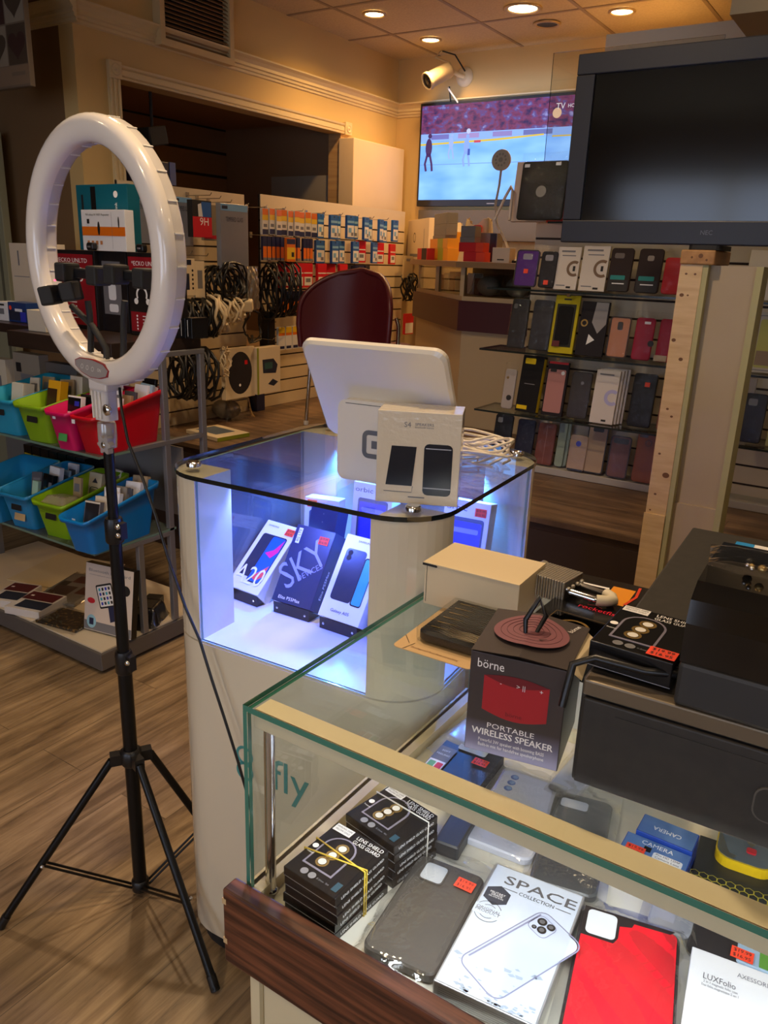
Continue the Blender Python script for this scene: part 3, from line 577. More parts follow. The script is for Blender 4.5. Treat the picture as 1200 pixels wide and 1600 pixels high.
for k in range(46):
    x = rnd.uniform(-.46, .46)*w; y = -d*.48+d*rnd.random()**2*.28; a = rnd.uniform(0, 6); r = rnd.uniform(.001, .005); b.sheet([(x+r*cos(a+q)*(1+.5*(q > 2)), y+r*.6*sin(a+q)) for q in (0, 1.6, 3, 4.4)], ICE, None, .0007)
R = T3(0, -d/2, -.012) @ UP
for k in range(6): b.rect(0, -.008+.0028*k, w*.9, .0006, PSP, R)
b.build('carton', t)
b = MB(); b.prism(rr(w+.002, d+.002, .002, 2), -.0242, .0016, glass('shrink wrap', (254, 254, 254), .03, .12, power=4)); b.build('shrink_wrap', t)
# lux folio box
M, w, d = lay((1058, 1640), (1200, 1700), (1106, 1487), ZD+.022); y0 = min((M @ Vector((sx*w/2, -d/2, 0))).y for sx in (-1, 1))-.01-YF; M = M @ T3(0, max(0, -y0)/2, 0); d -= max(0, -y0); t = thing('folio_case_box', 'plain white folio case box at the right end of the front row', 'phone case box', M)
b = MB(); b.box(-w/2, w/2, -d/2, d/2, -.021, 0, mat('matt white carton', (228, 226, 226), .55), bev=.001); b.text('LUXFolio', -w*.12, d*.24, .012, PSP, None, .0006, w=w*.4); b.text('AXESSORIES', w*.32, d*.37, .009, GREYT, None, .0006, w=w*.46)
b.text('2 in 1 magnetic folio case', -w*.1, d*.19, .005, GREYT, None, .0006, w=w*.42); b.text('Etui folio magnetique 2 en 1', -w*.1, d*.155, .005, GREYT, None, .0006, w=w*.45); b.build('carton', t)
# camera lens boxes
CAMB = mottle(mat('camera blue print', (78, 112, 168), .35), (104, 138, 188), (40, 40, 40), .6); CAMD = mat('deep blue', (26, 60, 150), .25)
for i, (px, h, lab) in enumerate(((((994, 1296), (1082, 1332), (1000, 1268)), .05, 'blue camera lens box standing behind the stickered one'), (((962, 1334), (1066, 1378), (986, 1300)), .044, 'blue camera lens box carrying an orange price sticker'))):
    M, w, d = lay(*px, ZD+h+.001); t = thing('camera_lens_box', lab, 'camera lens box', M, 'blue camera lens boxes')
    b = MB(); b.box(-w/2, w/2, -d/2, d/2, -h, 0, CAMD, bev=.001); b.rect(0, 0, w*.97, d*.96, CAMB)
    if i == 0: b.text('CAMERA', 0, d*.05, .011, WT, T3(rz=180), .0008, w=w*.5); R = T3(0, -d/2, -h/2) @ UP; b.ring(0, -.012, .01, .004, WT, R)
    else:
        b.text('CAMERA', 0, d*.3, .011, WT, None, .0008, w=w*.48); b.rect(w*.2, -.02*d, w*.44, d*.26, PW, None, .0006, .003); b.text('Pro HD 12MP', w*.2, d*.04, .005, INK, None, .001, w=w*.36); b.text('Camera Lens', w*.2, -d*.07, .005, INK, None, .001, w=w*.36)
        b.disc(w*.12, -d*.36, .008, PBK, None, .0008); b.rect(-w*.12, d*.1, .009, .01, PBK, None, .0007)
    b.build('carton', t)
    if i: sticker(t, Matrix.Identity(4), -w*.28, -d*.1)
# honeycomb package with yellow window
M, w, d = lay((1068, 1420), (1180, 1462), (1112, 1310), ZD+.018); t = thing('case_package', 'black package with yellow honeycomb print and yellow-edged window', 'phone case package', M)
b = MB(); b.box(-w/2, w/2+.02, -d/2, d/2, -.017, 0, mat('honeycomb card', (40, 42, 44), .4), bev=.001); HX = mat('honeycomb yellow', (206, 190, 66), .4)
r = .0062
for j in range(7):
    for i in range(14):
        x = -w*.46+i*r*1.74+(j % 2)*r*.87; y = -d*.40+j*r*1.5
        if x < w/2+.018: b.band([(x+r*.94*cos(radians(a)), y+r*.94*sin(radians(a))) for a in range(30, 390, 60)], .0009, HX, None, .0006, True)
b.build('card', t)
b = MB(); YB_ = mat('yellow band', (232, 190, 24), .35); o = rr(w*.9, d*.5, .02, 6, w*.22, d*.42)
b.prism(o, 0, .014, YB_); b.prism([(w*.22+(x-w*.22)*.95, d*.42+(y-d*.42)*.93) for x, y in o], .0135, .0145, mat('grey tray', (120, 126, 132), .35)); b.build('yellow_window', t)
b = MB(); b.prism([(w*.22+(x-w*.22)*.97, d*.42+(y-d*.42)*.95) for x, y in o], .0145, .026, BLIS); b.prism(rr(.012, .01, .003, 4, w*.3, d*.36), .0145, .017, REDC); b.build('clear_dome', t)
# small dark pieces at the right end of the front row
lying_case('phone_case', 'black phone case lying behind the white folio box', ((1070, 1486), (1150, 1520), (1092, 1436)), .008, mat('soft black', (40, 40, 44), .4), bag=False, st=(.55, -.05))
lying_case('phone_case', 'light grey case half hidden behind the red case', ((1010, 1440), (1080, 1468), (1040, 1398)), .008, mat('pale grey case', (168, 172, 184), .4), bag=True, seed=7)
M, w, d = lay((1150, 1500), (1215, 1525), (1165, 1470), ZD+.01); t = thing('accessory_packet', 'pale blue and green packet at the right edge behind the folio box', 'packet', M)
b = MB(); b.box(-w/2, w/2, -d/2, d/2, -.009, 0, mat('pale blue card', (160, 186, 210), .5), bev=.001); b.rect(w*.25, 0, w*.4, d*.9, mat('leaf green', (96, 150, 60), .5)); b.build('card', t)
lying_case('phone_case', 'thin dark boxed case beside the white-banded lens boxes', ((678, 1312), (716, 1326), (712, 1236)), .022, mat('dark boxed', (52, 54, 58), .4), bag=False, rad=.003)
M, w, d = lay((690, 1148), (740, 1172), (706, 1112), ZD+.02); t = thing('clear_pouch', 'crumpled clear pouch behind the boxed case at the rear of the showcase', 'pouch', M); film(t, w, d, .02, seed=9, amp=.01, m=glass('milky film', (250, 250, 252), .08, .1, milk=.4, milkc=(226, 228, 236), bump=.4, bscale=60), n=12)
lying_case('phone_case', 'white phone case in a bag under the speaker box', ((850, 1232), (896, 1252), (868, 1130)), .012, LAVW, seed=12, rad=.01)
# ================================================================ things on top of the showcase
ZS2 = ZT+.0006
KRAFT = mat('kraft card', (206, 172, 124), .7); RIBB = mat('black ribbed case', (26, 25, 25), .25)
M, w, d = lay((612, 1008), (735, 1047), (672, 924), ZS2+.001); t = thing('carded_phone_case', 'black patterned phone case on brown card lying on the showcase top', 'phone case', M)
b = MB(); b.prism(rr(w, d, .008, 5), -.001, 0, KRAFT)
for (x0, y0, x1, y1) in ((-.5, -.3, -.36, -.4), (-.36, -.5, -.3, -.38), (.2, .36, .3, .5), (-.5, .3, -.4, .4)): b.band([(x0*w, y0*d), (x1*w, y1*d)], .0008, INK, None, .0004)
b.text('Shockproof And Anti-scratching', 0, -d*.44, .006, mat('brown ink', (120, 80, 50), .6), None, .0005, w=w*.6); b.build('card', t)
b = MB(); cw, cdp = w*.76, d*.72; b.T = T3(w*.06, d*.02, 0); b.prism(rr(cw, cdp, .012, 6), .0005, .018, RIBB, bev=.004)
for k in range(26): y = -cdp*.46+cdp*.92*k/25; b.band([(-cw*.46, y), (-cw*.2, y+.004), (.05*cw, y-.003), (cw*.25, y+.004), (cw*.46, y)], .0016, mat('rib gloss', (70, 66, 62), .2), None, .0183)
for k in range(6): b.prism([(-cw*.36, -cdp*.38+cdp*.13*k), (-cw*.02, -cdp*.36+cdp*.13*k), (-cw*.36, -cdp*.365+cdp*.13*k)], .0185, .0192, GOLD)
b.build('case', t)
b = MB(T3(w*.06, d*.02, 0)); b.prism(rr(cw+.008, cdp+.008, .014, 6), .0003, .0215, BLIS, bev=.003); b.build('blister', t)
# speaker box
CHAR = mat('charcoal carton', (66, 58, 58), .4); LILF = mat('lilac fade print', (128, 124, 150), .4); SPR = mat('speaker red print', (172, 34, 44), .4); SPR2 = mat('speaker dark red', (112, 24, 34), .4); MAR = mat('plum disc', (130, 80, 88), .5); INSD = mat('carton inside', (214, 196, 160), .7)
M, w, h = stand((725, 1167), (870, 1206), ZS2, (737, 1016)); d = w*1.02
t = thing('speaker_box', 'charcoal wireless speaker carton with red speaker printed on front', 'speaker box', M)
b = MB(); b.box(-w/2, w/2, 0, d, 0, h, CHAR, bev=.0008); g = lambda x, y, ww, hh, m, z=.0004: b.rect(x, y, ww, hh, m, UP, z)
m = mat('charcoal lilac fade', (66, 58, 58), .4); nt, bs = nodes(m)
if not any(n.type == 'VALTORGB' for n in nt.nodes):
    tc = nd(nt, 'ShaderNodeTexCoord'); sp = nd(nt, 'ShaderNodeSeparateXYZ'); rp = nd(nt, 'ShaderNodeValToRGB'); mr = nd(nt, 'ShaderNodeMath', operation='DIVIDE'); mr.inputs[1].default_value = h
    nt.links.new(tc.outputs['Object'], sp.inputs[0]); nt.links.new(sp.outputs[2], mr.inputs[0]); nt.links.new(mr.outputs[0], rp.inputs[0]); nt.links.new(rp.outputs[0], bs.inputs['Base Color'])
    e = rp.color_ramp.elements; e[0].color = (*rgb(150, 148, 182), 1); e[1].position = .34; e[1].color = (*rgb(64, 56, 56), 1)
g(0, h/2, w*.985, h*.985, m)
cx, cy, sw, sh = -.0, h*.61, w*.68, h*.44
b.sheet([(cx-sw/2, cy-sh*.36)]+[(cx-sw/2+sw*i/10, cy-sh*.36-sh*.14*sin(pi*i/10)) for i in range(1, 10)]+[(cx+sw/2, cy-sh*.36), (cx+sw/2, cy+sh*.42), (cx-sw/2, cy+sh*.42)], SPR, UP, .0007)
b.sheet([(cx-sw/2, cy+sh*.42)]+[(cx-sw/2+sw*i/12, cy+sh*.42-sh*.14*sin(pi*i/12)) for i in range(1, 12)]+[(cx+sw/2, cy+sh*.42)]+[(cx+sw/2-sw*i/12, cy+sh*.42+sh*.09*sin(pi*i/12)) for i in range(1, 12)], SPR2, UP, .0009)
for x, tx in ((-.16, '-'), (.05, '> ||'), (.26, '+')): b.text(tx, x*w, cy+sh*.31, .007, PW, UP, .0011)
b.text('börne', -w*.28, h*.9, .014, WT, UP, .0008, w=w*.28); b.text('börne', 0, cy-sh*.36, .007, SPR2, UP, .001)
b.text('PORTABLE', -w*.02, h*.295, .0085, WT, UP, .0008, w=w*.5); b.text('WIRELESS SPEAKER', 0, h*.215, .0105, WT, UP, .0008, w=w*.86); b.text('WIRELESS SPEAKER', .0005, h*.215+.0003, .0105, WT, UP, .0009, w=w*.86); b.text('Powerful 3W speaker with booming BASS', 0, h*.135, .0055, WT, UP, .0008, w=w*.7); b.text('Built-in mic for handsfree speakerphone', 0, h*.085, .0055, WT, UP, .0008, w=w*.7)
b.build('carton', t)
b = MB(); dz = .008
TF = T3(0, d/2, h) ; v = [(-w/2, 0, h), (0, -.002, h+dz*.5), (w/2, 0, h), (w/2+.004, d, h+.002), (0, d, h+dz), (-w/2, d, h+.004)]
b.add(v, [(0, 1, 4, 5), (1, 2, 3, 4)], CHAR); b.add([(x, y, z+.0012) for x, y, z in v], [(0, 1, 4, 5), (1, 2, 3, 4)], CHAR)
def top(x, y): s_ = 1-abs(x)/(w/2); return (x, y, h+dz*(.5+.5*y/d)*s_+.0055)
pts = [top(.4*w*cos(2*pi*i/32), d*.52+.36*w*sin(2*pi*i/32)) for i in range(32)]
b.add([top(0, d*.52)]+pts, [(0, i+1, (i+1) % 32+1) for i in range(32)], MAR)
for k in range(1, 6):
    q = [top(.065*k*w*cos(2*pi*i/32), d*.52+.058*k*w*sin(2*pi*i/32)) for i in range(32)]; b.tube([(x, y, z+.0002) for x, y, z in q], .0003, mat('plum ring', (100, 56, 64), .5), 4, True)
Rt = T3(w*.16, d*.5, h+.0085, rz=60, ry=6); b.text('COMPACT SIZE', 0, .004, .006, CHAR, Rt, .0); b.text('BIG SOUND', 0, -.006, .006, CHAR, Rt, 0); b.text('börne', w*.4, d*.85, .008, WT, T3(0, 0, h+.004), .0012, rot=70)
b.add([(w/2, .003, h), (w/2+.012, .01, h-.012), (w/2+.012, d*.9, h-.004), (w/2, d, h)], [(0, 1, 2, 3)], INSD); b.build('lid_flap', t)
b = MB(); b.tube([(-.004, d*.42, h+.006), (-.006, d*.45, h+.024), (.003, d*.6, h+.044), (.012, d*.6, h+.026), (.004, d*.47, h+.006)], [.0022, .003, .003, .003, .002], BLK, 6); b.build('strap_loop', t)
# rocketfish box
M, w, d = lay((792, 990), (930, 1034), (846, 915), ZS2+.034); t = thing('headset_box', 'black box with red lettering and window behind the speaker carton', 'electronics box', M)
b = MB(); b.box(-w/2, w/2, -d/2, d/2, -.033, 0, PBK, bev=.001); RFI = mat('rocket red', (230, 30, 60), .4); b.text('rocketfish', w*.08, d*.32, .016, RFI, None, .0006, w=w*.5); b.band([(-w*.1, d*.38), (w*.0, d*.4), (w*.08, d*.37)], .0014, RFI, None, .0006)
b.band([(-w*.32, -d*.4), (-w*.32, d*.12), (w*.45, d*.12)], .001, GOLD, None, .0006); b.build('carton', t)
b = MB(); b.prism(rr(w*.74, d*.46, .003, 3, w*.07, -d*.14), 0, .001, glass('tinted window', (120, 110, 90), .12)); b.ring(-.0, -d*.1, .02, .004, GOLD, None, .0012, 20, 20, 170); b.build('window', t)
# padlock behind it
STEEL = mat('laminated steel', (206, 200, 188), .26, .75)
pk = onz(885, 915, ZS2+.05); t = thing('padlock', 'laminated steel padlock with combination dial lying behind the red-lettered black box', 'padlock', axes(pk, Vector((.97, -.12, 0)).normalized(), Vector((.12, .97, 0)).normalized(), ZV) @ T3(-.004, .012, -.006) @ Matrix.Scale(1.25, 4))
b = MB()
for k in range(14): b.box(-.04+.0034*k, -.0372+.0034*k, -.0225, .0225, -.013, .013, STEEL, bev=.0008)
b.box(-.04, .007, -.021, .021, -.0118, .0118, mat('lock core', (96, 90, 80), .4, .7)); b.box(-.046, -.039, -.0235, .0235, -.014, .014, STEEL, bev=.002)
for k in range(4): b.lathe([(.003, 0), (.003, .003), (.001, .004)], STEEL, 10, T3(.0075, -.016+.0107*k, .004, ry=90))
b.build('lock_body', t)
b = MB(); b.tube([(.005, -.012, 0), (.04, -.012, 0), (.05, -.008, 0), (.056, 0, 0), (.05, .008, 0), (.04, .012, 0), (.005, .012, 0)], .0042, CHROME, 10); b.build('shackle', t)
b = MB(); b.tube([(.042, -.0125, 0), (.051, -.0075, 0), (.056, 0, 0), (.051, .0075, 0), (.042, .0125, 0)], .0062, mat('shackle sleeve', (222, 210, 182), .45), 10); b.build('shackle_sleeve', t)
M, w, d = lay((868, 925), (972, 950), (884, 890), ZS2+.034); t = thing('cable_box', 'black and orange retail box under the steel padlock', 'electronics box', M)
b = MB(); b.box(-w/2, w/2+.02, -d/2, d/2, -.033, 0, PBK, bev=.001); OR2 = mat('flame orange', (236, 150, 30), .4); b.rect(w*.35, -.1*d, w*.34, d*.7, OR2); b.rect(-w*.1, d*.1, w*.5, .006, WT, None, .0006)
b.band([(w*.5, -d*.4), (w*.58, 0), (w*.55, d*.4)], .004, mat('flame red', (220, 60, 20), .4), None, .0008); b.build('carton', t)
# cash drawer, printer and what lies on them
CDM = mottle(mat('drawer powder black', (38, 36, 34), .55), (52, 48, 44), (60, 60, 60), .5); CDG = mat('drawer lip', (120, 108, 90), .35, .5)
q = onz(908, 1062, 1.101); cw = .40; t = thing('cash_drawer', 'large black steel cash drawer on the showcase top', 'cash drawer', Matrix.Translation((q.x, q.y, ZS2)) @ T3(rz=2.6))
b = MB(); b.box(0, cw, .006, .545, .003, .1155, CDM, bev=.003); b.build('body', t)
b = MB(); b.box(.004, cw-.004, 0, .008, .006, .098, CDM, bev=.002); b.box(.035, cw-.035, -.0006, .001, .012, .088, CDM); b.build('drawer_front', t)
b = MB(); b.box(.002, cw-.002, .001, .02, .1005, .1165, CDG, bev=.002); b.build('top_lip', t)
b = MB(); b.prism(rr(.046, .034, .011, 5), 0, .0025, mat('lock outline', (92, 88, 82), .5), T3(.182, .0, .05) @ UP); b.prism(rr(.043, .031, .01, 5), .002, .003, CDM, T3(.182, .0, .05) @ UP); b.build('key_lock', t)
ZC = ZS2+.1168
q = onz(1048, 1103, ZC); t = thing('receipt_printer', 'black receipt printer standing on the black cash drawer', 'printer', Matrix.Translation((q.x, q.y+.004, ZC)) @ T3(rz=1))
b = MB(); b.box(0, .145, 0, .15, 0, .042, mat('printer base grey', (44, 43, 42), .5), bev=.004); b.build('base', t)
b = MB(); o = [(.002, .042), (.002, .078), (.008, .098), (.028, .109), (.075, .113), (.148, .110), (.148, .042)]
n = len(o); v = [(x, y, z) for x in (.0, .145) for y, z in o]; b.add(v, [(i, (i+1) % n, n+(i+1) % n, n+i) for i in range(n)]+[tuple(range(n-1, -1, -1)), tuple(range(n, 2*n))], mat('printer gloss black', (14, 14, 15), .08, spec=.8)); b.build('cover', t)
b = MB(); b.tube([(.0, .1, .02), (-.02, .12, .006), (-.05, .13, .004), (-.045, .08, .004), (-.015, .075, .006), (0, .07, .02)], .003, BLK, 8); b.tube([(.0, .03, .015), (-.03, .015, .016), (-.075, .012, .017), (-.092, .0, .01), (-.094, -.012, -.03)], .0038, BLK, 8); b.build('power_lead', t)
tp = Matrix.Translation((q.x, q.y, ZC+.1145))
t = thing('bagged_earphones', 'small clear bag of metal earphone parts on the receipt printer', 'packet', tp @ T3(.07, .075, .002, rz=8)); rnd = random.Random(4)
b = MB()
for k in range(9): b.ball(rnd.uniform(.002, .0045), (GOLD, CHROME, PBK)[k % 3], T3(rnd.uniform(-.045, .05), rnd.uniform(-.02, .02), .004), 8)
b.build('ear_tips', t); film(t, .12, .045, .006, T3(0, 0, .009), seed=21, tail=.01, amp=.006)
q2 = onz(1130, 880, ZC+.03); t = thing('white_carton', 'white and blue barcoded carton lying behind the receipt printer', 'carton', axes(q2, Vector((1, .02, 0)).normalized(), Vector((-.02, 1, 0)).normalized(), ZV))
b = MB(); b.box(0, .16, 0, .085, -.03, 0, PW, bev=.001); b.rect(.011, .042, .022, .082, mat('cyan blue print', (30, 140, 210), .4)); 
for k in range(14): b.rect(.04+.0021*k, .05, .0012 if k % 3 else .0006, .03, INK)
for k in range(5): b.rect(.11, .02+.012*k, .07, .003, GREYT)
b.build('carton', t); bpy.context.view_layer.update()
t.location = (q2.x, q2.y+.01, ZC+.031)
M, w, d = lay((922, 1000), (1052, 1038), (966, 942), ZC+.0275); w = min(w, .085); lens_box(M, w, d, .026, 'single black lens protector box with orange sticker on the cash drawer', None, True)
sticker(bpy.data.objects['lens_protector_box.%03d' % 10] if 'lens_protector_box.010' in bpy.data.objects else t, Matrix.Identity(4), w*.33, -d*.38, w=.026, h=.018)
# open cream carton at the back of the showcase
CRC = mat('cream card', (226, 206, 168), .6)
q = onz(668, 884, 1.05); t = thing('cardboard_box', 'cream cardboard box lying at the back corner of the showcase', 'box', Matrix.Translation((-.53, q.y+.01, ZS2)) @ T3(rz=2))
b = MB(); b.box(0, .147, 0, .1, 0, .064, CRC, bev=.001); b.box(-.002, .147, -.002, .1, .0635, .0655, CRC); b.box(-.0025, .02, -.0025, .0, .061, .0645, INK); b.band([(.004, .004), (.004, .06)], .0008, INK, UP, .0004); b.build('carton', t)
# ================================================================ on the display top: sales terminal, speaker carton, cable
ZD2 = ZG+.009
TERM = mat('terminal white', (228, 220, 204), .2, coat=.4); SLOT = mat('slot dark', (60, 58, 56), .5)
M, w, h = stand((537, 746), (655, 770), ZD2, (537, 622)); M = Matrix.Translation(M.translation+Vector((-.014, 0, 0))) @ T3(rz=8)
t = thing('sales_terminal', 'white tilted tablet sales terminal on the display top', 'sales terminal', M)
b = MB(); o = rr(.15, .145, .016, 5, 0, .0725); b.prism(o, 0, .085, TERM, T3(0, 0, 0) @ Matrix(((1, 0, 0, 0), (0, 0, 1, 0), (0, 1, 0, 0), (0, 0, 0, 1))), smooth=False)
b.box(-.06, .06, -.0006, .004, .1385, .1395, SLOT)
S1 = mat('terminal grey mark', (96, 96, 98), .4); b.band(rr(.042, .042, .008, 4, 0, .07), .0085, S1, UP, .0006, True); b.rect(0, .07, .014, .014, S1, UP, .0006); b.build('base', t)
b = MB(); TS = T3(0, .088, .062, rx=31) 
b.prism(rr(.27, .215, .022, 6, 0.0, .112), -.004, .014, TERM, TS @ UP, bev=.005)
b.prism(rr(.256, .2, .014, 5, 0, .112), -.0052, -.004, BLK, TS @ UP); b.build('tilted_screen', t)
b = MB(); b.tube([(-.05, .062, .125), (.05, .062, .125)], .012, TERM, 14); b.build('hinge', t)
b = MB(); b.lathe([(.006, 0), (.006, .003), (.003, .004)], BLK, 12, TS @ UP @ T3(.12, .012, .0135)); b.build('lock_hole', t)
OFFW = mat('off-white gloss carton', (226, 214, 192), .12, coat=.5); nt, bs = nodes(OFFW); no = nd(nt, 'ShaderNodeTexNoise'); no.inputs['Scale'].default_value = 130; bp = nd(nt, 'ShaderNodeBump'); bp.inputs['Strength'].default_value = .25; bp.inputs['Distance'].default_value = .002; tc = nd(nt, 'ShaderNodeTexCoord'); nt.links.new(tc.outputs['Object'], no.inputs[0]); nt.links.new(no.outputs[0], bp.inputs['Height']); nt.links.new(bp.outputs[0], bs.inputs['Normal']); nt.links.new(bp.outputs[0], bs.inputs['Coat Normal'])
M, w, h = stand((586, 783), (714, 793), ZD2, (590, 640)); t = thing('speaker_carton', 'off-white carton with two black speakers printed, on the display top', 'speaker box', M)
NAVY = mat('navy print', (34, 38, 48), .15)
b = MB(); b.box(-w/2, w/2, 0, .075, 0, h, OFFW, bev=.001); b.text('S4', -w*.14, h*.86, .012, GREYT, UP, .0006); b.text('SPEAKERS', w*.06, h*.87, .006, GREYT, UP, .0006, w=w*.22); b.text('bluetooth stereo', w*.06, h*.84, .004, GREYT, UP, .0006, w=w*.22)
b.sheet([(-w*.38, h*.2), (-w*.06, h*.2), (-w*.02, h*.63), (-w*.32, h*.63)], NAVY, UP, .0005); b.band([(-w*.4, h*.13), (-w*.06, h*.13), (-w*.05, h*.2)], .0012, GREYT, UP, .0006)
b.rect(w*.24, h*.39, w*.34, h*.56, NAVY, UP, .0005, .008); b.rect(w*.24, h*.62, w*.3, .0015, SIL, UP, .0008); b.rect(w*.24, h*.19, w*.33, .0015, SIL, UP, .0008); b.rect(0, .012, w*.2, .002, GREYT, UP)
b.text('S4', 0, .03, .012, GREYT, T3(0, 0, h), .0006); b.build('carton', t)
WC = mat('white cable', (232, 222, 206), .4); rnd = random.Random(8); pc = onz(748, 722, ZD2); pts = []
for i in range(150):
    a = i*.42; r = .05+.014*sin(i*.37)+rnd.uniform(-.004, .004); pts.append((pc.x+r*cos(a)*1.05+.006*sin(i*.11), pc.y+r*sin(a)*.95, ZD2+.004+.05*(i/150)+.006*sin(i*.9)))
b = MB(); b.tube(pts, .0028, WC, 6)
b.tube([(pc.x-.02, pc.y-.045, ZD2+.012), (pc.x+.02, pc.y-.05, ZD2+.008), (pc.x+.05, pc.y-.04, ZD2+.006)], .0028, WC, 6); tag(b.build('coiled_cable'), 'loose coil of white cable beside the off-white speaker carton', 'cable')
# ================================================================ phone boxes inside the display
zf = ZS+.0045
def lean_fit(bl, br, z0, tl, tr, tmax=60):
    A = onz(*bl, z0); B = onz(*br, z0); x = (B-A).normalized(); y = ZV.cross(x); best = None
    for k in range(5, tmax):
        tt = radians(k); u = cos(tt)*ZV+sin(tt)*y; n = cos(tt)*y-sin(tt)*ZV; P = onpl(*tl, A, n); Q = onpl(*tr, A, n); e = abs((P-A).dot(x))+abs((Q-B).dot(x))
        if best is None or e < best[0]: best = (e, u, n, ((P-A).dot(u)+(Q-B).dot(u))/2, k)
    e, u, n, h, k = best; return axes((A+B)/2, x, n, u), (B-A).length, h, k
def phone_box(label, short, bl, br, tl, tr, dep, body, draw, lift=.028, st=None, tilt=None, hmax=.185):
    M, w, h, k = lean_fit(bl, br, zf+lift, tl, tr)
    if tilt is not None: M, w, h = lean(bl, br, zf, tl, tilt, lift)
    h = min(h, hmax); t = thing('phone_box', label, 'phone box', M)
    b = MB(); b.box(-w/2, w/2, 0, dep, 0, h, body, bev=.0012); draw(b, w, h); b.build('carton', t)
    if st: sticker(t, UP, st[0]*w, st[1]*h, z=.0008)
    o = M.translation; x = M.to_3x3().col[0]; y = ZV.cross(x); F = axes(Vector((o.x, o.y, zf)), x, y, ZV)
    tl_ = atan2(-M.to_3x3().col[1].z, M.to_3x3().col[1].dot(y)); rise = .11*cos(tl_); run = .11*sin(tl_); back = dep*cos(tl_)-.0
    s = thing('display_stand', 'small black wedge stand under the ' + short, 'display stand', F)
    yb = dep*cos(tl_); zb = lift-dep*sin(tl_); zb = max(.004, zb)
    b = MB(); v = [(0.002, 0), (0.002, lift-.003), (yb-.003, zb-.0035), (yb, 0)]; n = 4; vv = [(xx, p, q) for xx in (-w*.46, w*.46) for p, q in v]
    b.add(vv, [(i, (i+1) % n, n+(i+1) % n, n+i) for i in range(n)]+[(3, 2, 1, 0), (4, 5, 6, 7)], BLK)
    for xx in (-w*.36, w*.36): b.lathe([(.003, 0), (.003, .002), (.001, .003)], CHROME, 10, T3(xx, .002, .012) @ UP)
    b.build('wedge', s); return t
MAG = mat('magenta print', (240, 40, 130), .4); NVY = mat('navy phone print', (40, 46, 66), .3); CYN = mat('cyan screen print', (60, 170, 196), .3); BLU = mat('royal screen print', (52, 60, 190), .3); SKB = mat('navy carton', (40, 46, 82), .35); LETG = mat('lavender lettering', (150, 154, 190), .4)
def a20(b, w, h):
    b.text('SAMSUNG', -w*.22, h*.93, .006, INK, UP, .0006, w=w*.32); b.rect(-w*.16, h*.5, w*.42, h*.62, NVY, UP, .0005, .006); b.rect(w*.16, h*.47, w*.44, h*.68, INK, UP, .0007, .006); b.rect(w*.16, h*.47, w*.4, h*.65, mat('blue wave print', (20, 96, 210), .3), UP, .0009, .005)
    b.sheet([(w*.0, h*.55), (w*.2, h*.62), (w*.34, h*.78), (w*.34, h*.6), (w*.22, h*.5)], MAG, UP, .0011); b.sheet([(w*.02, h*.2), (w*.34, h*.4), (w*.34, h*.24), (w*.2, h*.16)], mat('coral print', (240, 90, 80), .4), UP, .0011)
    b.text('A20', -w*.02, h*.2, .062, WT, UP, .0015, w=w*.84)
def sky(b, w, h):
    b.text('SKY', -w*.02, h*.5, .085, LETG, UP, .0006, w=w*1.12, rot=46); b.text('DEVICES', w*.2, h*.44, .018, LETG, UP, .001, w=w*.62, rot=40); b.text('Elite P55Max', -w*.08, h*.06, .01, WT, UP, .0006, w=w*.55); b.rect(-w*.36, h*.86, w*.1, h*.2, PW, UP, .0006); b.text('4G LTE', -w*.36, h*.86, .009, INK, UP, .0009, rot=90)
    b.text('Elite P55Max', 0, 0, .012, WT, T3(w/2+.0002, .022, h*.34) @ Matrix.Rotation(radians(90), 4, 'Z') @ UP, .0004, rot=90)
def a05(b, w, h):
    b.text('SAMSUNG', 0, h*.94, .006, INK, UP, .0006, w=w*.34); b.rect(-w*.12, h*.53, w*.5, h*.62, NVY, UP, .0005, .007)
    for y in (.79, .73): b.disc(-w*.26, h*y, .0058, INK, UP, .0007)
    b.rect(w*.26, h*.49, w*.26, h*.57, INK, UP, .0007, .005); b.rect(w*.265, h*.49, w*.22, h*.54, CYN, UP, .0009, .004); b.text('Galaxy A05', -w*.02, h*.1, .009, INK, UP, .0006, w=w*.45)
def orb(b, w, h):
    b.text('orbic', -w*.22, h*.92, .016, INK, UP, .0006, w=w*.45); b.rect(w*.02, h*.42, w*.76, h*.82, mat('phone slate print', (76, 84, 120), .4), UP, .0005, .006); b.rect(w*.02, h*.42, w*.68, h*.74, BLU, UP, .0007, .003); b.rect(w*.02, h*.7, w*.56, h*.05, LETG, UP, .0009, .003); b.rect(-w*.16, h*.2, .01, .01, LETG, UP, .0009); b.rect(w*.02, h*.2, .01, .01, WT, UP, .0009, .002)
def dark(b, w, h):
    for k in range(9): b.disc(0, h*(.1+.1*k), .0016, SIL, UP, .0005)
def awhite(b, w, h): b.rect(.1*w, h*.5, w*.5, h*.6, NVY, UP, .0005, .006); b.text('A', -w*.2, h*.2, .05, WT, UP, .0008)
phone_box('white phone box with pink and blue phone screen, at the display left', 'pink-screened phone box', (353, 913), (402, 931), (418, 814), (466, 822), .045, PW, a20, st=(.33, .9))
phone_box('navy phone box with large slanted lavender letters in the display', 'navy slanted-letter phone box', (424, 936), (484, 954), (466, 818), (517, 831), .05, SKB, sky, st=(.28, .86))
phone_box('white phone box picturing a navy phone beside a cyan screen', 'navy and cyan picture phone box', (496, 960), (559, 981), (544, 834), (599, 847), .05, PW, a05, st=(.33, .88))
phone_box('black phone box with a large white letter beside the navy-cyan picture box', 'black large-letter phone box', (573, 978), (626, 992), (606, 878), (660, 892), .03, PBK, awhite)
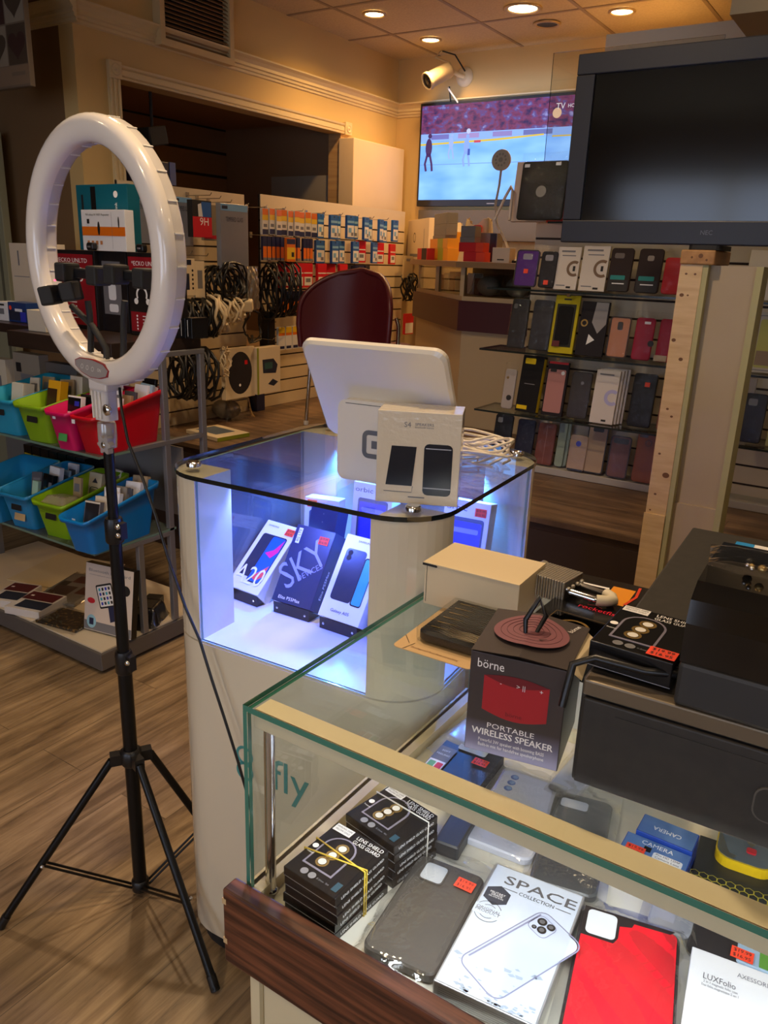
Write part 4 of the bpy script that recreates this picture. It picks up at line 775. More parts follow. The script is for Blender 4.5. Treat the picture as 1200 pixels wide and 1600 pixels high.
def back_box(label, c, w, h, rz, body, draw, tilt, st=None, dep=.04, lift=0, short=''):
    if lift:
        q = thing('display_stand', 'small black block stand under the ' + short, 'display stand', DM @ T3(c[0], c[1], ZS+.0045, rz=rz)); MB().box(-w*.4, w*.4, .004, dep-.004, 0, lift-.012, BLK, bev=.003).build('block', q)
    t = thing('phone_box', label, 'phone box', DM @ T3(c[0], c[1], ZS+.006+lift+(0 if lift else .008), rz=rz) @ T3(rx=-tilt)); b = MB(); b.box(-w/2, w/2, 0, dep, 0, h, body, bev=.0012); draw(b, w, h); b.build('carton', t)
    if st: sticker(t, UP, st[0]*w, st[1]*h, z=.0008)
    return t
back_box('white blue-screened phone box standing behind the navy-cyan picture box', (-.058, .122, 0), .1, .20, 1, PW, orb, 6, lift=.035, short='rear blue-screened phone box')
back_box('white blue-screened phone box with red sticker seen through the right side', (.182, .075, 0), .1, .205, 3, PW, orb, 12, (.3, .9), lift=.045, short='stickered blue-screened phone box')
o3 = DM.inverted() @ onz(372, 836, zf); back_box('white phone box standing in for a reflection at the display back left', (-.19, .125, 0), .085, .17, 10, PW, orb, 5, (-.28, .92))  # added box in place of a reflection in the left glass
back_box('dark dotted box standing behind the navy slanted-letter box', (-.145, .03, 0), .075, .185, -6, SKB, dark, 14)
back_box('white phone box leaning in front of the stickered blue-screened box', (.135, -.04, 0), .08, .14, 8, PW, orb, 24, (-.3, .9))
# ================================================================ shelf unit on the left
SILM = mat('silver frame', (140, 140, 144), .4, .5); DKG = mat('base grey', (104, 100, 98), .45, .2); SHG = glass('frosted shelf glass', (200, 214, 206), .07, .05, milk=.5, milkc=(124, 134, 126)); SHE = mat('shelf glass edge', (108, 136, 122), .2)
GX0, GX1, GY = -3.39, -2.203, 1.592; S1Z, S2Z, DZ = .80, .468, .088
un = thing('display_shelf_unit', 'silver framed shelf unit with two glass shelves holding coloured bins', 'shelf unit', Matrix.Translation((GX1, GY, 0))); L2 = Matrix.Translation((-GX1, -GY, 0))
b = MB(L2); b.box(GX0, GX1, GY, 2.16, .016, .082, DKG, bev=.003); b.box(GX0+.05, GX1-.04, GY+.05, 2.1, 0, .016, BLKM); b.box(GX0, GX1-.012, GY+.012, 2.15, .082, .0875, mat('white base deck', (226, 212, 186), .5)); b.build('base', un)
slab(MB(L2), GX0, GX1, 1.6, 1.97, S2Z-.009, S2Z-.0005, 2, SHG, SHE).build('lower_shelf', un)
slab(MB(L2), GX0, GX1, 1.648, 2.02, S1Z-.009, S1Z-.0005, 2, SHG, SHE).build('upper_shelf', un)
for y, z0, z1 in ((1.95, .088, 1.105), (2.135, .088, 1.105), (1.80, .088, S2Z-.01)): MB(L2).box(GX1-.02, GX1, y-.012, y+.012, z0, z1, SILM, bev=.002).build('post', un)
for y0, y1, z in ((1.938, 2.147, 1.105), (1.78, 2.123, S1Z-.012), (1.70, 1.94, S2Z-.028)): MB(L2).box(GX1-.02, GX1+.001, y0, y1, z, z+.018, SILM, bev=.002).build('rail', un)
for y in (1.95,): MB(L2).box(GX0, GX0+.02, y-.012, y+.012, .088, 1.105, SILM).build('post', un)
MB(L2).box(GX0+.02, GX1-.02, 2.03, 2.04, S2Z+.02, S1Z-.04, mat('grey back panel', (128, 122, 116), .6)).build('back_panel', un)
DWD = mottle(mat('dark counter board', (40, 30, 26), .35), (58, 42, 34), (3, 30, 30), .6)
b = MB(L2); b.box(-2.824, GX1-.03, 1.752, 2.16, 1.106, 1.164, DWD, bev=.002); b.box(GX0, -2.824, 1.9, 2.3, 1.128, 1.164, DWD, bev=.002); b.build('top_board', un)
TZ = 1.1645
# ---- storage bins
def bin_mesh(b, w, d, hf, hb, m, thick=.0028):
    """open tub: narrow front facing -y, sides rise towards the back, flared walls and rolled rim"""
    def loop(s, z, inset=0, n=4):
        W = w*s/2-inset; D = d*s/2-inset; r = .022; o = []
        for (sx, sy, a0) in ((1, 1, 0), (-1, 1, 90), (-1, -1, 180), (1, -1, 270)):
            for i in range(n+1):
                a = radians(a0+90*i/n); x = sx*(W-r)+r*cos(a); y = sy*(D-r)+r*sin(a); t = (y/D+1)/2
                zz = z if z < .01 else (z/1.0)*(hf+(hb-hf)*(t**.7 if t > 0 else 0)); o.append((x, y, zz))
        return o
    L = [loop(.82, 0), loop(.93, .6), loop(.985, .9), loop(1.06, .9), loop(1.075, 1.0), loop(1.0, 1.0), loop(.80, .004, .003)]
    L[6] = [(x, y, .004) for x, y, z in L[6]]; n = len(L[0]); v = [p for l in L for p in l]
    b.add(v, [(k*n+i, k*n+(i+1) % n, (k+1)*n+(i+1) % n, (k+1)*n+i) for k in range(len(L)-1) for i in range(n)], m, None, True)
    b.add(v, [tuple(range(n-1, -1, -1)), tuple(range(6*n, 7*n))], m)
BINS = {}
def bin_(label, bl, br, z, col, d=.31, hf=.135, hb=.185, wmin=.1, rz=None, holes=True, lab=None):
    A = onz(*bl, z); B = onz(*br, z); x = (B-A).normalized(); w = max(wmin, (B-A).length)/.82
    x = Vector((cos(radians(rz)), sin(radians(rz)), 0)) if rz is not None else x
    y = ZV.cross(x); o = (A+B)/2+y*d*.41; w *= .93 if col[0] != 196 else .86
    t = thing('storage_bin', label, 'storage bin', axes(Vector((o.x, o.y, z)), x, y, ZV), 'plastic bins on the glass shelves'); m = mat('bin %d %d %d' % col, col, .32)
    b = MB(); bin_mesh(b, w, d, hf, hb, m)
    if holes:
        F = T3(0, -d*.467, hf*.62) @ UP @ T3(rx=-9); b.rect(0, 0, w*.34, .022, mat('handle hole', (24, 20, 18), .8), F, .004, .003); b.ring(0, 0, .001, .001, m, F)
    b.build('tub', t)
    if lab:
        MB().rect(0, 0, w*.36, .026, lab, T3(w*.05, -d*.445, hf*.34) @ UP @ T3(rx=-12), .006).build('paper_label', t)
    return t, w, d
GRN = mat('green sticky label', (70, 160, 80), .6); PKL = mat('pink label', (190, 60, 90), .6); TAN = mat('tan label', (196, 168, 120), .6)
u_blue, *_ = bin_('sky blue bin at the left end of the upper shelf', (-14, 672), (33, 682), S1Z, (40, 160, 200), rz=4)
u_lime, *_ = bin_('lime green bin on the upper shelf holding a yellow envelope', (40, 686), (84, 694), S1Z, (136, 180, 30), rz=4)
u_pink, *_ = bin_('hot pink bin on the upper shelf with a green label', (90, 699), (119, 706), S1Z, (206, 18, 96), rz=5, holes=False, lab=GRN, wmin=.095)
u_red, *_ = bin_('large red bin at the right end of the upper shelf', (130, 704), (160, 713), S1Z, (196, 14, 34), rz=4, d=.32, hf=.13, hb=.195, holes=False, wmin=.1)
l_blue, *_ = bin_('mid blue bin on the lower shelf with a tan label', (14, 820), (60, 828), S2Z, (36, 138, 196), rz=6, lab=TAN)
l_lime, *_ = bin_('lime green bin on the lower shelf between two blue bins', (72, 833), (109, 846), S2Z, (132, 178, 24), rz=6)
l_end, *_ = bin_('bright blue bin at the right end of the lower shelf', (115, 857), (146, 869), S2Z, (10, 118, 196), rz=6, d=.34, hf=.125, hb=.19, holes=False, wmin=.11)
bin_('cyan bin partly out of view at the left end of the lower shelf', (-52, 806), (2, 818), S2Z, (40, 150, 204), rz=6)
for t in (u_pink, u_red, l_end):
    MB().rect(0, 0, .016, .014, PW, T3(-.012, -.158 if t is not u_red else -.19, .118) @ UP, .0).build('price_label', t)
# ---- things in the bins
def inbin(t, name, label, cat, x, y, w, d, h, m, z=.012, rx=0, ry=0, rz=0, draw=None):
    x = max(-.009, min(.007, x)); w = min(w, .064)
    o = thing(name, label, cat, t.matrix_world @ T3(x, y, z, rx, ry, rz)); b = MB(); b.box(-w/2, w/2, -d/2, d/2, 0, h, m, bev=.0012)
    if draw: draw(b, w, d, h)
    b.build('carton', o); return o
bpy.context.view_layer.update()
CRW = mat('cream pack', (216, 206, 186), .5); TANP = mat('tan pack', (180, 156, 120), .6); YEN = mat('yellow envelope', (226, 166, 22), .5); BRD = mat('brown window', (64, 38, 22), .4)
def F(d): return T3(0, -d/2, 0) @ UP
inbin(u_lime, 'padded_envelope', 'yellow envelope with dark window standing in the lime upper bin', 'envelope', -.01, -.055, .115, .035, .195, YEN, rx=-12, draw=lambda b, w, d, h: b.rect(-.008, h*.52, w*.8, h*.66, BRD, F(d)))
inbin(u_lime, 'boxed_accessory', 'cream carton behind the yellow envelope in the lime bin', 'carton', .0, .06, .10, .05, .20, CRW, rx=-6)
inbin(u_pink, 'boxed_accessory', 'black and white boxed accessory standing at the front of the pink bin', 'carton', -.012, -.085, .075, .02, .165, PW, rx=-10, draw=lambda b, w, d, h: (b.rect(0, h*.82, w*.96, h*.3, PBK, F(d)), b.rect(w*.2, h*.85, w*.35, h*.1, BLU, F(d), .0008), b.rect(0, h*.6, w*.96, .002, INK, F(d)), b.rect(0, h*.48, w*.7, .006, INK, F(d)), b.rect(0, h*.38, w*.6, .005, INK, F(d))))
inbin(u_pink, 'boxed_accessory', 'black boxed accessory behind the front pack in the pink bin', 'carton', .022, -.04, .06, .022, .165, PBK, rx=-8)
inbin(u_pink, 'boxed_accessory', 'grey carton lying back in the rear of the pink bin', 'carton', .0, .06, .08, .04, .185, mat('grey carton', (150, 140, 126), .6), rx=-14)
for i, (x, y, h, lab, m) in enumerate(((-.02, -.10, .17, 'cream hang tag pack at the front of the red bin', CRW), (.02, -.06, .17, 'white hang tag pack in the middle of the red bin', PW), (-.015, .0, .17, 'tan pack in the middle of the red bin', TANP), (.025, .06, .2, 'white narrow carton standing in the red bin', PW), (-.02, .11, .215, 'dark round-cornered pack at the back of the red bin', PBK))):
    inbin(u_red, 'hang_pack', lab, 'packet', x, y, .07, .014, h, m, rx=-14, draw=(lambda b, w, d, h: b.disc(0, h*.92, .006, INK, F(d))) if i < 2 else None)
inbin(u_blue, 'boxed_accessory', 'crumpled cream packet in the sky blue bin', 'packet', .0, -.06, .1, .05, .165, CRW, rx=-10)
inbin(l_blue, 'boxed_case', 'black and white boxed case with yellow badge in the blue lower bin', 'phone case box', .01, -.04, .095, .02, .17, PBK, rx=-16, rz=-8, draw=lambda b, w, d, h: (b.rect(.0, h*.6, w*.5, h*.2, mat('badge yellow', (230, 196, 20), .4), F(d), .0005, .004), b.rect(0, h*.6, w*.3, .005, INK, F(d), .001), b.rect(w*.3, h*.75, w*.3, h*.16, GREYT, F(d))))
inbin(l_blue, 'boxed_case', 'white boxed case behind the yellow-badged box in the lower blue bin', 'phone case box', .015, .0, .10, .02, .19, PW, rx=-12, rz=-8)
inbin(l_blue, 'boxed_case', 'mint green thin box at the front of the lower blue bin', 'phone case box', .035, -.085, .03, .016, .155, mat('mint carton', (170, 206, 180), .5), rx=-12)
inbin(l_lime, 'blister_pack', 'beige blister pack with rounded window in the lower lime bin', 'packet', .01, .03, .11, .02, .19, mat('beige blister card', (206, 190, 156), .5), rx=-14, draw=lambda b, w, d, h: (b.band(rr(w*.66, h*.42, .01, 4, 0, h*.5), .003, INK, F(d), .0006, True), b.rect(0, h*.5, w*.6, h*.36, mat('blister khaki', (140, 126, 90), .4), F(d)), b.sheet([(-.014, h*.8), (.014, h*.8), (0, h*.9)], NVY, F(d))))
o = thing('clear_pouch', 'crumpled clear pouch at the front of the lower lime bin', 'pouch', l_lime.matrix_world @ T3(.0, -.085, .145, rx=-10)); film(o, .085, .07, .03, seed=31, amp=.014, m=glass('tan film', (250, 246, 240), .08, .1, milk=.45, milkc=(196, 184, 160), bump=.4, bscale=50), n=10)
for i, (x, y, lab, m) in enumerate(((-.02, -.10, 'clear cassette-like case with cream edge at the front of the bright blue bin', mat('smoke box', (112, 104, 100), .2)), (.0, -.065, 'second cream-edged case in the bright blue bin', CRW), (.03, -.03, 'cream case with red edge in the bright blue bin', PW), (-.01, .02, 'grey packet in the middle of the bright blue bin', mat('grey packet', (140, 134, 126), .5)), (.02, .07, 'white card pack leaning in the bright blue bin', PW), (-.02, .12, 'tan card pack at the back of the bright blue bin', TANP))):
    inbin(l_end, 'boxed_case', lab, 'phone case box', x, y, .085, .022, .155+.008*i, m, rx=-16, rz=6, draw=(lambda b, w, d, h: (b.rect(0, h*.5, w*.9, h*.9, mat('dark cassette', (40, 38, 40), .2), F(d)), b.rect(0, h*.97, w, .006, CRW, F(d), .0008))) if i == 0 else None)
rnd = random.Random(77); MIX = ((CRW, 'cream'), (PW, 'white'), (TANP, 'tan'), (mat('slate pack', (84, 84, 92), .5), 'slate grey'), (PBK, 'black'), (mat('pale blue pack', (150, 176, 196), .5), 'pale blue'))
for t_, nm, ys, hh in ((u_blue, 'sky blue upper bin', (-.02, .05), .17), (u_lime, 'lime upper bin', (.0, .1), .18), (u_pink, 'hot pink bin', (.0, .09), .18), (u_red, 'red bin', (-.03, .03, .08, .125), .185), (l_blue, 'tan-labelled blue bin', (-.07, .05, .1), .165), (l_lime, 'lime lower bin', (-.04, .08, .115), .175), (l_end, 'bright blue end bin', (.0, .045, .095, .13), .175)):
    for k, y in enumerate(ys):
        m, c = MIX[(k*2+len(nm)) % 6]; dd = ['leaning left', 'standing upright', 'leaning right', 'at the back'][k]
        inbin(t_, 'retail_pack', '%s retail pack %s in the %s' % (c, dd, nm), 'packet', rnd.uniform(-.012, .012), y, rnd.uniform(.045, .068), rnd.uniform(.006, .014), hh+rnd.uniform(-.01, .018), m, rx=rnd.uniform(-16, -8), rz=rnd.uniform(-9, 9), ry=(-4, 0, 3, 1)[k], draw=lambda b, w, d, h: (b.rect(0, h*.8, w*.7, h*.16, GREYT, F(d)), b.rect(0, h*.5, w*.5, h*.2, INK, F(d))))
# ---- black and yellow boxes at the back of the lower shelf, cartons at the back of the upper one
for i in range(7):
    x = -3.02+.058*i
    o = thing('boxed_case', 'black case box with yellow spine in the row at the back of the lower shelf', 'phone case box', Matrix.Translation((x, 1.96, S2Z+.0005)), 'yellow-spined boxes on the lower shelf')
    b = MB(); b.box(-.027, .027, -.05, .05, 0, .2, PBK, bev=.001); b.rect(0, .09, .044, .15, mat('badge yellow', (230, 196, 20), .4), T3(0, -.05, 0) @ UP); b.build('carton', o)
for i, (x, w, h, lab, m) in enumerate(((-3.28, .16, .2, 'cream framed carton at the back left of the upper shelf', CRW), (-3.05, .18, .24, 'grey printed carton behind the lime bin on the upper shelf', mat('grey carton', (150, 140, 126), .6)), (-2.82, .2, .22, 'wide dark grey carton behind the pink bin on the upper shelf', mat('dusk carton', (110, 102, 96), .6)), (-2.55, .2, .17, 'pale carton behind the red bin on the upper shelf', CRW))):
    o = thing('carton', lab, 'carton', Matrix.Translation((x, 1.985, S1Z+.0005))); b = MB(); b.box(-w/2, w/2, -.022, .022, 0, h, m, bev=.001); b.rect(0, h*.5, w*.5, h*.3, GREYT, T3(0, -.022, 0) @ UP); b.rect(-w*.3, h*.75, w*.2, h*.16, INK, T3(0, -.022, 0) @ UP); b.build('body', o)
# ---- base deck
ZB = DZ+.0005
M, w, h = lean((131, 984), (205, 1003), ZB, (133, 877), 9, 0); h = min(h, .27)
o = thing('keyboard_box', 'white keyboard case box with tablet picture standing on the base deck', 'keyboard box', M)
b = MB(); dd = .03; b.box(-w/2, w/2, 0, dd, dd*sin(radians(9))+.001, h, PBK, bev=.001); b.rect(0, h/2+.003, w*.99, h*.97, mat('warm white print', (222, 208, 196), .45), UP, .0006)
b.text('Bluetooth Keyboard', -.0, h*.9, .016, GREYT, UP, .001, w=w*.86); b.text('wireless keyboard case for tablet', -w*.12, h*.84, .006, GREYT, UP, .001, w=w*.6)
Tk = UP @ T3(-w*.06, h*.57, 0, rz=18); b.prism(rr(w*.34, h*.34, .006, 4), 0, .0012, INK, Tk); b.rect(0, 0, w*.3, h*.29, PW, Tk, .0014, .004)
for i in range(4):
    for j in range(4): b.rect(-w*.1+w*.067*i, -h*.1+h*.067*j, w*.04, h*.042, (BLU, NVY, CYN, INK)[(i+2*j) % 4], Tk, .0018, .002)
b.prism([(w*.0, h*.42), (w*.32, h*.50), (w*.28, h*.28), (w*.06, h*.2)], .0006, .0014, SKB, UP); b.disc(w*.34, h*.7, .022, INK, UP, .001, 24, .02); b.disc(-w*.36, h*.46, .018, mat('round red badge', (200, 30, 46), .5), UP, .001, 24, .011)
b.rect(0, h*.1, w*.98, h*.13, GREYT, UP, .0008); b.disc(-w*.34, h*.16, .022, mat('pale blue badge', (150, 200, 220), .5), UP, .001, 24, .026); b.rect(-w*.34, h*.16, .018, .026, SKB, UP, .0014, .003, ) if 0 else b.rect(-w*.34, h*.16, .02, .026, SKB, UP, .0014)
b.text('Bluetooth Keyboard', 0, 0, .011, WT, T3(w/2+.0003, dd/2, h*.35) @ Matrix.Rotation(radians(90), 4, 'Z') @ UP, .0003, rot=90, w=.012) if 0 else None
b.build('carton', o)
def flat(name, label, cat, px, h, m, draw=None, z=ZB, group=None, bag=0):
    M, w, d = lay(*px, z+h); o = thing(name, label, cat, M, group); b = MB(); b.box(-w/2, w/2, -d/2, d/2, -h, 0, m, bev=min(.001, h/4))
    if draw: draw(b, w, d)
    b.build('carton', o)
    if bag: film(o, w, d, h, seed=bag)
    return o
SDW = mat('memory card white', (222, 218, 214), .45)
def sd(b, w, d): b.rect(w*.0, d*.25, w*.9, d*.42, mat('memory card maroon', (90, 30, 36), .4)); b.rect(w*.1, -d*.2, w*.8, d*.4, NVY); b.rect(-w*.3, d*.25, .014, .01, WT, None, .0008)
flat('memory_card_box', 'white and navy card box on the base deck behind the front one', 'memory card box', ((-22, 935), (22, 941), (-8, 905)), .03, SDW, sd)
flat('memory_card_box', 'white and navy card box at the front of the base deck', 'memory card box', ((6, 947), (60, 957), (28, 918)), .03, SDW, sd)
flat('screen_protector_pack', 'large flat clear pack with maroon labels on the base deck', 'packet', ((50, 935), (116, 945), (44, 885)), .012, mat('clear grey pack', (150, 146, 140), .3), lambda b, w, d: (b.rect(w*.1, d*.3, w*.7, d*.24, mat('maroon label', (96, 30, 30), .4)), b.rect(-w*.2, -d*.1, w*.5, d*.3, mat('brown label', (70, 40, 36), .4)), b.rect(w*.3, -d*.05, w*.3, d*.24, mat('maroon label', (96, 30, 30), .4)), b.rect(-w*.35, d*.1, w*.2, d*.2, INK)), bag=41)
flat('patterned_case_pouch', 'dark leopard-patterned pouch at the front edge of the base deck', 'pouch', ((55, 968), (118, 985), (62, 940)), .012, mottle(mat('dark pouch', (46, 38, 34), .3), (150, 116, 60), (60, 60, 60), .9, lo=.55, hi=.62), bag=42)
flat('sheet_board', 'cream board lying at the back of the base deck', 'board', ((10, 905), (118, 925), (80, 862)), .004, mat('cream board', (224, 206, 166), .6))
o = flat('black_bag', 'black plastic bag at the right end of the base deck', 'bag', ((232, 948), (256, 950), (226, 915)), .07, mat('black bag core', (26, 25, 26), .4)); o.location = (-2.285, 1.876, o.location.z); film(o, .10, .09, .07, seed=44, amp=.012, m=mat('black film', (30, 29, 30), .2, spec=.8), n=12, name='crinkled_film')
# ---- top board
def upbox(name, label, cat, bl, br, z, tl, dep, m, draw=None, group=None, rz=None, hmax=9):
    M, w, h = stand(bl, br, z, tl); h = min(h, hmax); o = thing(name, label, cat, M, group); b = MB(); b.box(-w/2, w/2, 0, dep, 0, h, m, bev=.0012)
    if draw: draw(b, w, h)
    b.build('carton', o); return o, w, h
def atY(bl, br, z, Y): return onY(*bl, Y), onY(*br, Y)
def ybox(name, label, cat, x0, x1, ytop, ybot, Y, dep, m, draw=None, z=TZ, group=None, rz=0, hmax=None, ypx=None):
    """upright box whose front stands at depth Y, spanning pixel columns x0..x1 at row ybot, top at row ytop"""
    A = onY(x0, ybot, Y); B = onY(x1, ybot, Y); h = hmax or (onY(x0, ytop, Y).z-z); w = B.x-A.x
    o = thing(name, label, cat, Matrix.Translation(((A.x+B.x)/2, Y, z+.0005)) @ T3(rz=rz), group); b = MB(); b.box(-w/2, w/2, 0, dep, 0, h, m, bev=.0012)
    if draw: draw(b, w, h)
    b.build('carton', o); return o, w, h
ECR = mat('headset red print', (150, 22, 34), .4); ECK = mat('headset carton black', (24, 20, 22), .4)
def ecko(b, w, h):
    b.rect(0, h*.5, w*.92, h*.9, ECR, UP); b.text('*ECKO UNLTD', -w*.05, h*.87, .022, WT, UP, .0008, w=w*.75); b.ring(w*.14, h*.66, .03, .014, WT, UP, .0008, 24, 60, 240); b.ring(w*.14, h*.66, .012, .006, WT, UP, .0008)
    for k in range(5): b.rect(-w*.2, h*(.34-.05*k), w*.4, .003, WT, UP, .0008)
def ecko2(b, w, h):
    b.rect(0, h*.5, w*.94, h*.9, ECR, UP); b.text('*ECKO UNLTD', -w*.0, h*.87, .022, WT, UP, .0008, w=w*.75); b.rect(0, h*.5, w*.94, h*.42, ECK, UP, .0008); b.ring(-w*.14, h*.5, .026, .008, WT, UP, .001, 24, -30, 210); b.disc(-w*.3, h*.42, .011, WT, UP, .001); b.disc(w*.02, h*.42, .011, WT, UP, .001)
    for k in range(5): b.disc(-w*.3, h*(.24-.04*k), .004, WT, UP, .0008); b.rect(w*.0, h*(.24-.04*k), w*.3, .003, WT, UP, .0008)
_, w1, h1 = ybox('headset_box', 'red-panelled headset box with large white curve print', 'headset box', 94, 155, 390, 512, 2.0, .1, ECK, ecko)
o, w2, _ = ybox('headset_box', 'black headset box with clear window between two red-panelled boxes', 'headset box', 157, 203, 390, 512, 2.02, .1, ECK, lambda b, w, h: (b.rect(0, h*.55, w*.6, h*.66, mat('grey window tray', (118, 116, 120), .3), UP), b.rect(0, h*.5, w*.25, h*.2, PW, UP, .001, .01), b.rect(.004, h*.3, w*.3, h*.1, PW, UP, .001, .008)), hmax=h1)
_, w3, _ = ybox('headset_box', 'red-panelled headset box with headphones picture, partly behind the ring light', 'headset box', 205, 262, 390, 516, 2.0, .1, ECK, ecko2, hmax=h1)
HT = TZ+h1+.001
TPT = mat('teal carton', (10, 96, 116), .4)
def tp(b, w, h):
    b.rect(-w*.16, h*.55, w*.1, h*.84, PBK, UP); b.text('tp-link', w*.28, h*.6, .016, WT, UP, .0008, rot=90, w=h*.4) if 0 else b.text('tp-link', w*.28, h*.62, .02, WT, UP, .0008, rot=90); b.disc(-w*.3, h*.55, .012, mat('lime dot', (120, 220, 60), .5), UP, .0008, 16, .015); b.disc(w*.28, h*.85, .012, WT, UP, .0008); b.rect(-w*.38, h*.6, .012, h*.5, INK, UP, .0008)
ybox('router_box', 'teal router box standing on top of the headset boxes', 'router box', 126, 204, 289, 392, 2.06, .055, TPT, tp, z=HT)
ybox('repeater_box', 'white WiFi repeater box with an orange stripe', 'repeater box', 131, 198, 328, 392, 2.005, .04, PW, lambda b, w, h: (b.rect(0, h*.48, w*.99, h*.22, mat('orange stripe', (230, 116, 20), .4), UP), b.text('Wireless-N WiFi Repeater', -w*.12, h*.88, .011, INK, UP, .0008, w=w*.55), b.disc(-w*.1, h*.55, .007, INK, UP, .001, 16, .024), b.disc(w*.36, h*.7, .004, INK, UP, .001, 16, .02), b.rect(-w*.34, h*.72, .014, .016, INK, UP, .0008), *[b.rect(-w*.36+w*.1*k, h*.2, .013, .013, mat('tan icon', (196, 130, 80), .5), UP, .0008) for k in range(4)], b.band([(w*.2, h*.06), (w*.2, h*.94)], .001, GREYT, UP)), z=HT)
for lab, x in (('small black plug by the lower left of the repeater box', 143), ('small black plug right of the repeater box', 216)):
    p = onY(x, 389, 1.985); MB().prism(rr(.034, .026, .008, 5, 0, .013), 0, .03, BLK, T3(0, 0, 0) @ UP).build('x') if 0 else None
    b = MB(); b.prism(rr(.036, .028, .009, 5, 0, .0145), -.012, .012, BLK, UP, bev=.003); b.rect(0, .014, .016, .006, SIL, UP, .0126); tag(b.build('plug_adapter', None, Matrix.Translation((p.x, 1.987 if x < 200 else 2.0, HT))), lab, 'adapter')
ybox('router_box', 'tall plain white router box left of the headset boxes', 'router box', 26, 92, 380, 500, 2.16, .06, mat('plain white box', (214, 200, 178), .5), lambda b, w, h: (b.text('Archer', w*.32, h*.6, .05, GREYT, UP, .0008, rot=90), b.rect(-w*.3, h*.8, .01, h*.2, GREYT, UP, .0008), b.rect(-w*.26, h*.55, w*.36, .003, GREYT, UP)))
GBX = 1.96
ybox('charger_box', 'small white charger box at the left end of the top board', 'charger box', -4, 15, 471, 512, GBX, .07, PW, lambda b, w, h: (b.rect(0, h*.5, w*.4, h*.3, GREYT, UP), b.rect(0, h*.85, w*.5, h*.1, INK, UP)))
ybox('gadget_box', 'small blue printed box with red sticker on the top board', 'gadget box', 16, 44, 472, 514, GBX, .07, mat('gadget blue', (34, 62, 120), .35), lambda b, w, h: (b.rect(0, h*.35, w*.9, h*.5, NVY, UP), b.rect(w*.3, h*.3, w*.3, h*.5, BLU, UP, .0008), b.rect(w*.08, h*.62, w*.4, h*.14, PW, UP, .0008), b.disc(-w*.36, h*.72, .009, ORG, UP, .001)))
ybox('small_box', 'small blank cream box next to the blue printed box', 'box', 45, 72, 484, 520, 1.8, .05, CRW)
for i in range(4):
    ybox('accessory_box', 'glossy black accessory box with white spine line at the right end of the top board', 'carton', 262+10*i, 271+10*i, 497, 545, 2.06, .08, PBK, lambda b, w, h: b.rect(-w*.2, h*.5, .002, h*.8, PW, UP), group='black boxes at the end of the top board')
# ---- leaning boards and hanging print at the far left
p0 = onY(-30, 600, 2.5); p1 = onY(36, 560, 2.5); q1 = onY(4, 205, 2.5)
o = thing('leaning_panel', 'greenish white panel leaning against the wall at the left edge', 'panel', Matrix.Translation((p1.x-.02, 2.5, 0)) @ T3(ry=0)); b = MB(); b.box(-.5, 0, -.02, .02, .002, q1.z, mat('greenish panel', (150, 150, 124), .6), bev=.003); b.box(-.06, -.04, -.022, -.018, .01, q1.z-.05, mat('panel groove', (96, 96, 78), .7)); b.build('board', o)
p = onY(52, 135, 2.2); q = onY(-2, 130, 2.2); o = thing('hanging_sign', 'patchwork print of hearts hanging from the ceiling at top left', 'hanging sign', Matrix.Translation((p.x, 2.2, p.z)))
b = MB(); wS, hS = .42, CZ-p.z-.02; HB = mat('heart print beige', (104, 90, 74), .6); b.box(-wS, 0, -.012, .012, .0, hS, HB, bev=.003); HC = [mat('heart print maroon', (54, 30, 26), .6), mat('heart print brown', (66, 54, 42), .6), mat('heart print cream', (130, 120, 104), .6)]
TT = T3(0, -.012, 0) @ UP; b.rect(-wS/2, .045, wS, .07, mat('print band brown', (120, 100, 80), .6), TT); b.rect(-.07, .05, .09, .014, HB, TT, .0008)
def heart(cx, cy, r): return [(cx+r*.062*16*sin(t)**3, cy+r*.062*(13*cos(t)-5*cos(2*t)-2*cos(3*t)-cos(4*t))) for t in [2*pi*i/28 for i in range(28)]]
for j in range(4):
    for i in range(3): b.rect(-.065-.13*i, .155+.15*j, .124, .144, HC[(i+j+1) % 3], TT, .0005); b.sheet(heart(-.065-.13*i, .155+.15*j, .058), HC[(i+j) % 3] if (i+j) % 2 else HC[0], TT, .0009)
b.build('printed_panel', o); MB().tube([(-.1, 0, hS), (-.1, 0, hS+.018)], .003, BLK).build('hook', o)
# ================================================================ slat panels on the left wall, raised floor
SLW = mottle(mat('slat panel white', (216, 198, 166), .5), (198, 178, 144), (3, 3, 3), .4); SLD = mat('slat groove', (56, 42, 32), .8); WIRE = mat('hook wire', (190, 186, 180), .25, .9)
def slat_panel(name, label, M, w, h, pitch=.0762):
    """panel facing local -y"""
    t = thing(name, label, 'slat panel', M); b = MB(); b.box(0, w, .006, .02, 0, h, SLD); n = int(h/pitch)
    for i in range(n): b.box(0, w, 0, .012, i*pitch+.001, min(h, (i+1)*pitch-.008) if i < n-1 else h, SLW)
    b.build('slats', t); return t
PX = -3.2
FX = Matrix.Rotation(radians(90), 4, 'Z')                             # local -y -> world +x
slat_panel('slat_panel', 'white slat panel of ink cartridges on the left wall', Matrix.Translation((PX, 3.585, RF+.001)) @ FX @ T3(ry=.0), 1.53, 1.2)
slat_panel('slat_panel', 'white slat panel of cables and tempered glass packs behind the ring light', Matrix.Translation((PX+.012, 2.60, RF+.001)) @ FX, .84, 1.185)
IKO = mat('ink pack orange', (232, 118, 30), .4); IKY = mat('ink pack yellow', (238, 196, 40), .4); IKW = mat('ink pack white', (224, 222, 218), .4); IKN = mat('ink pack navy', (26, 36, 80), .4); IKB = mat('ink pack blue', (40, 96, 170), .4); IKL = mat('ink pack light blue', (120, 170, 214), .4); IKR = mat('ink pack red', (206, 24, 40), .4)
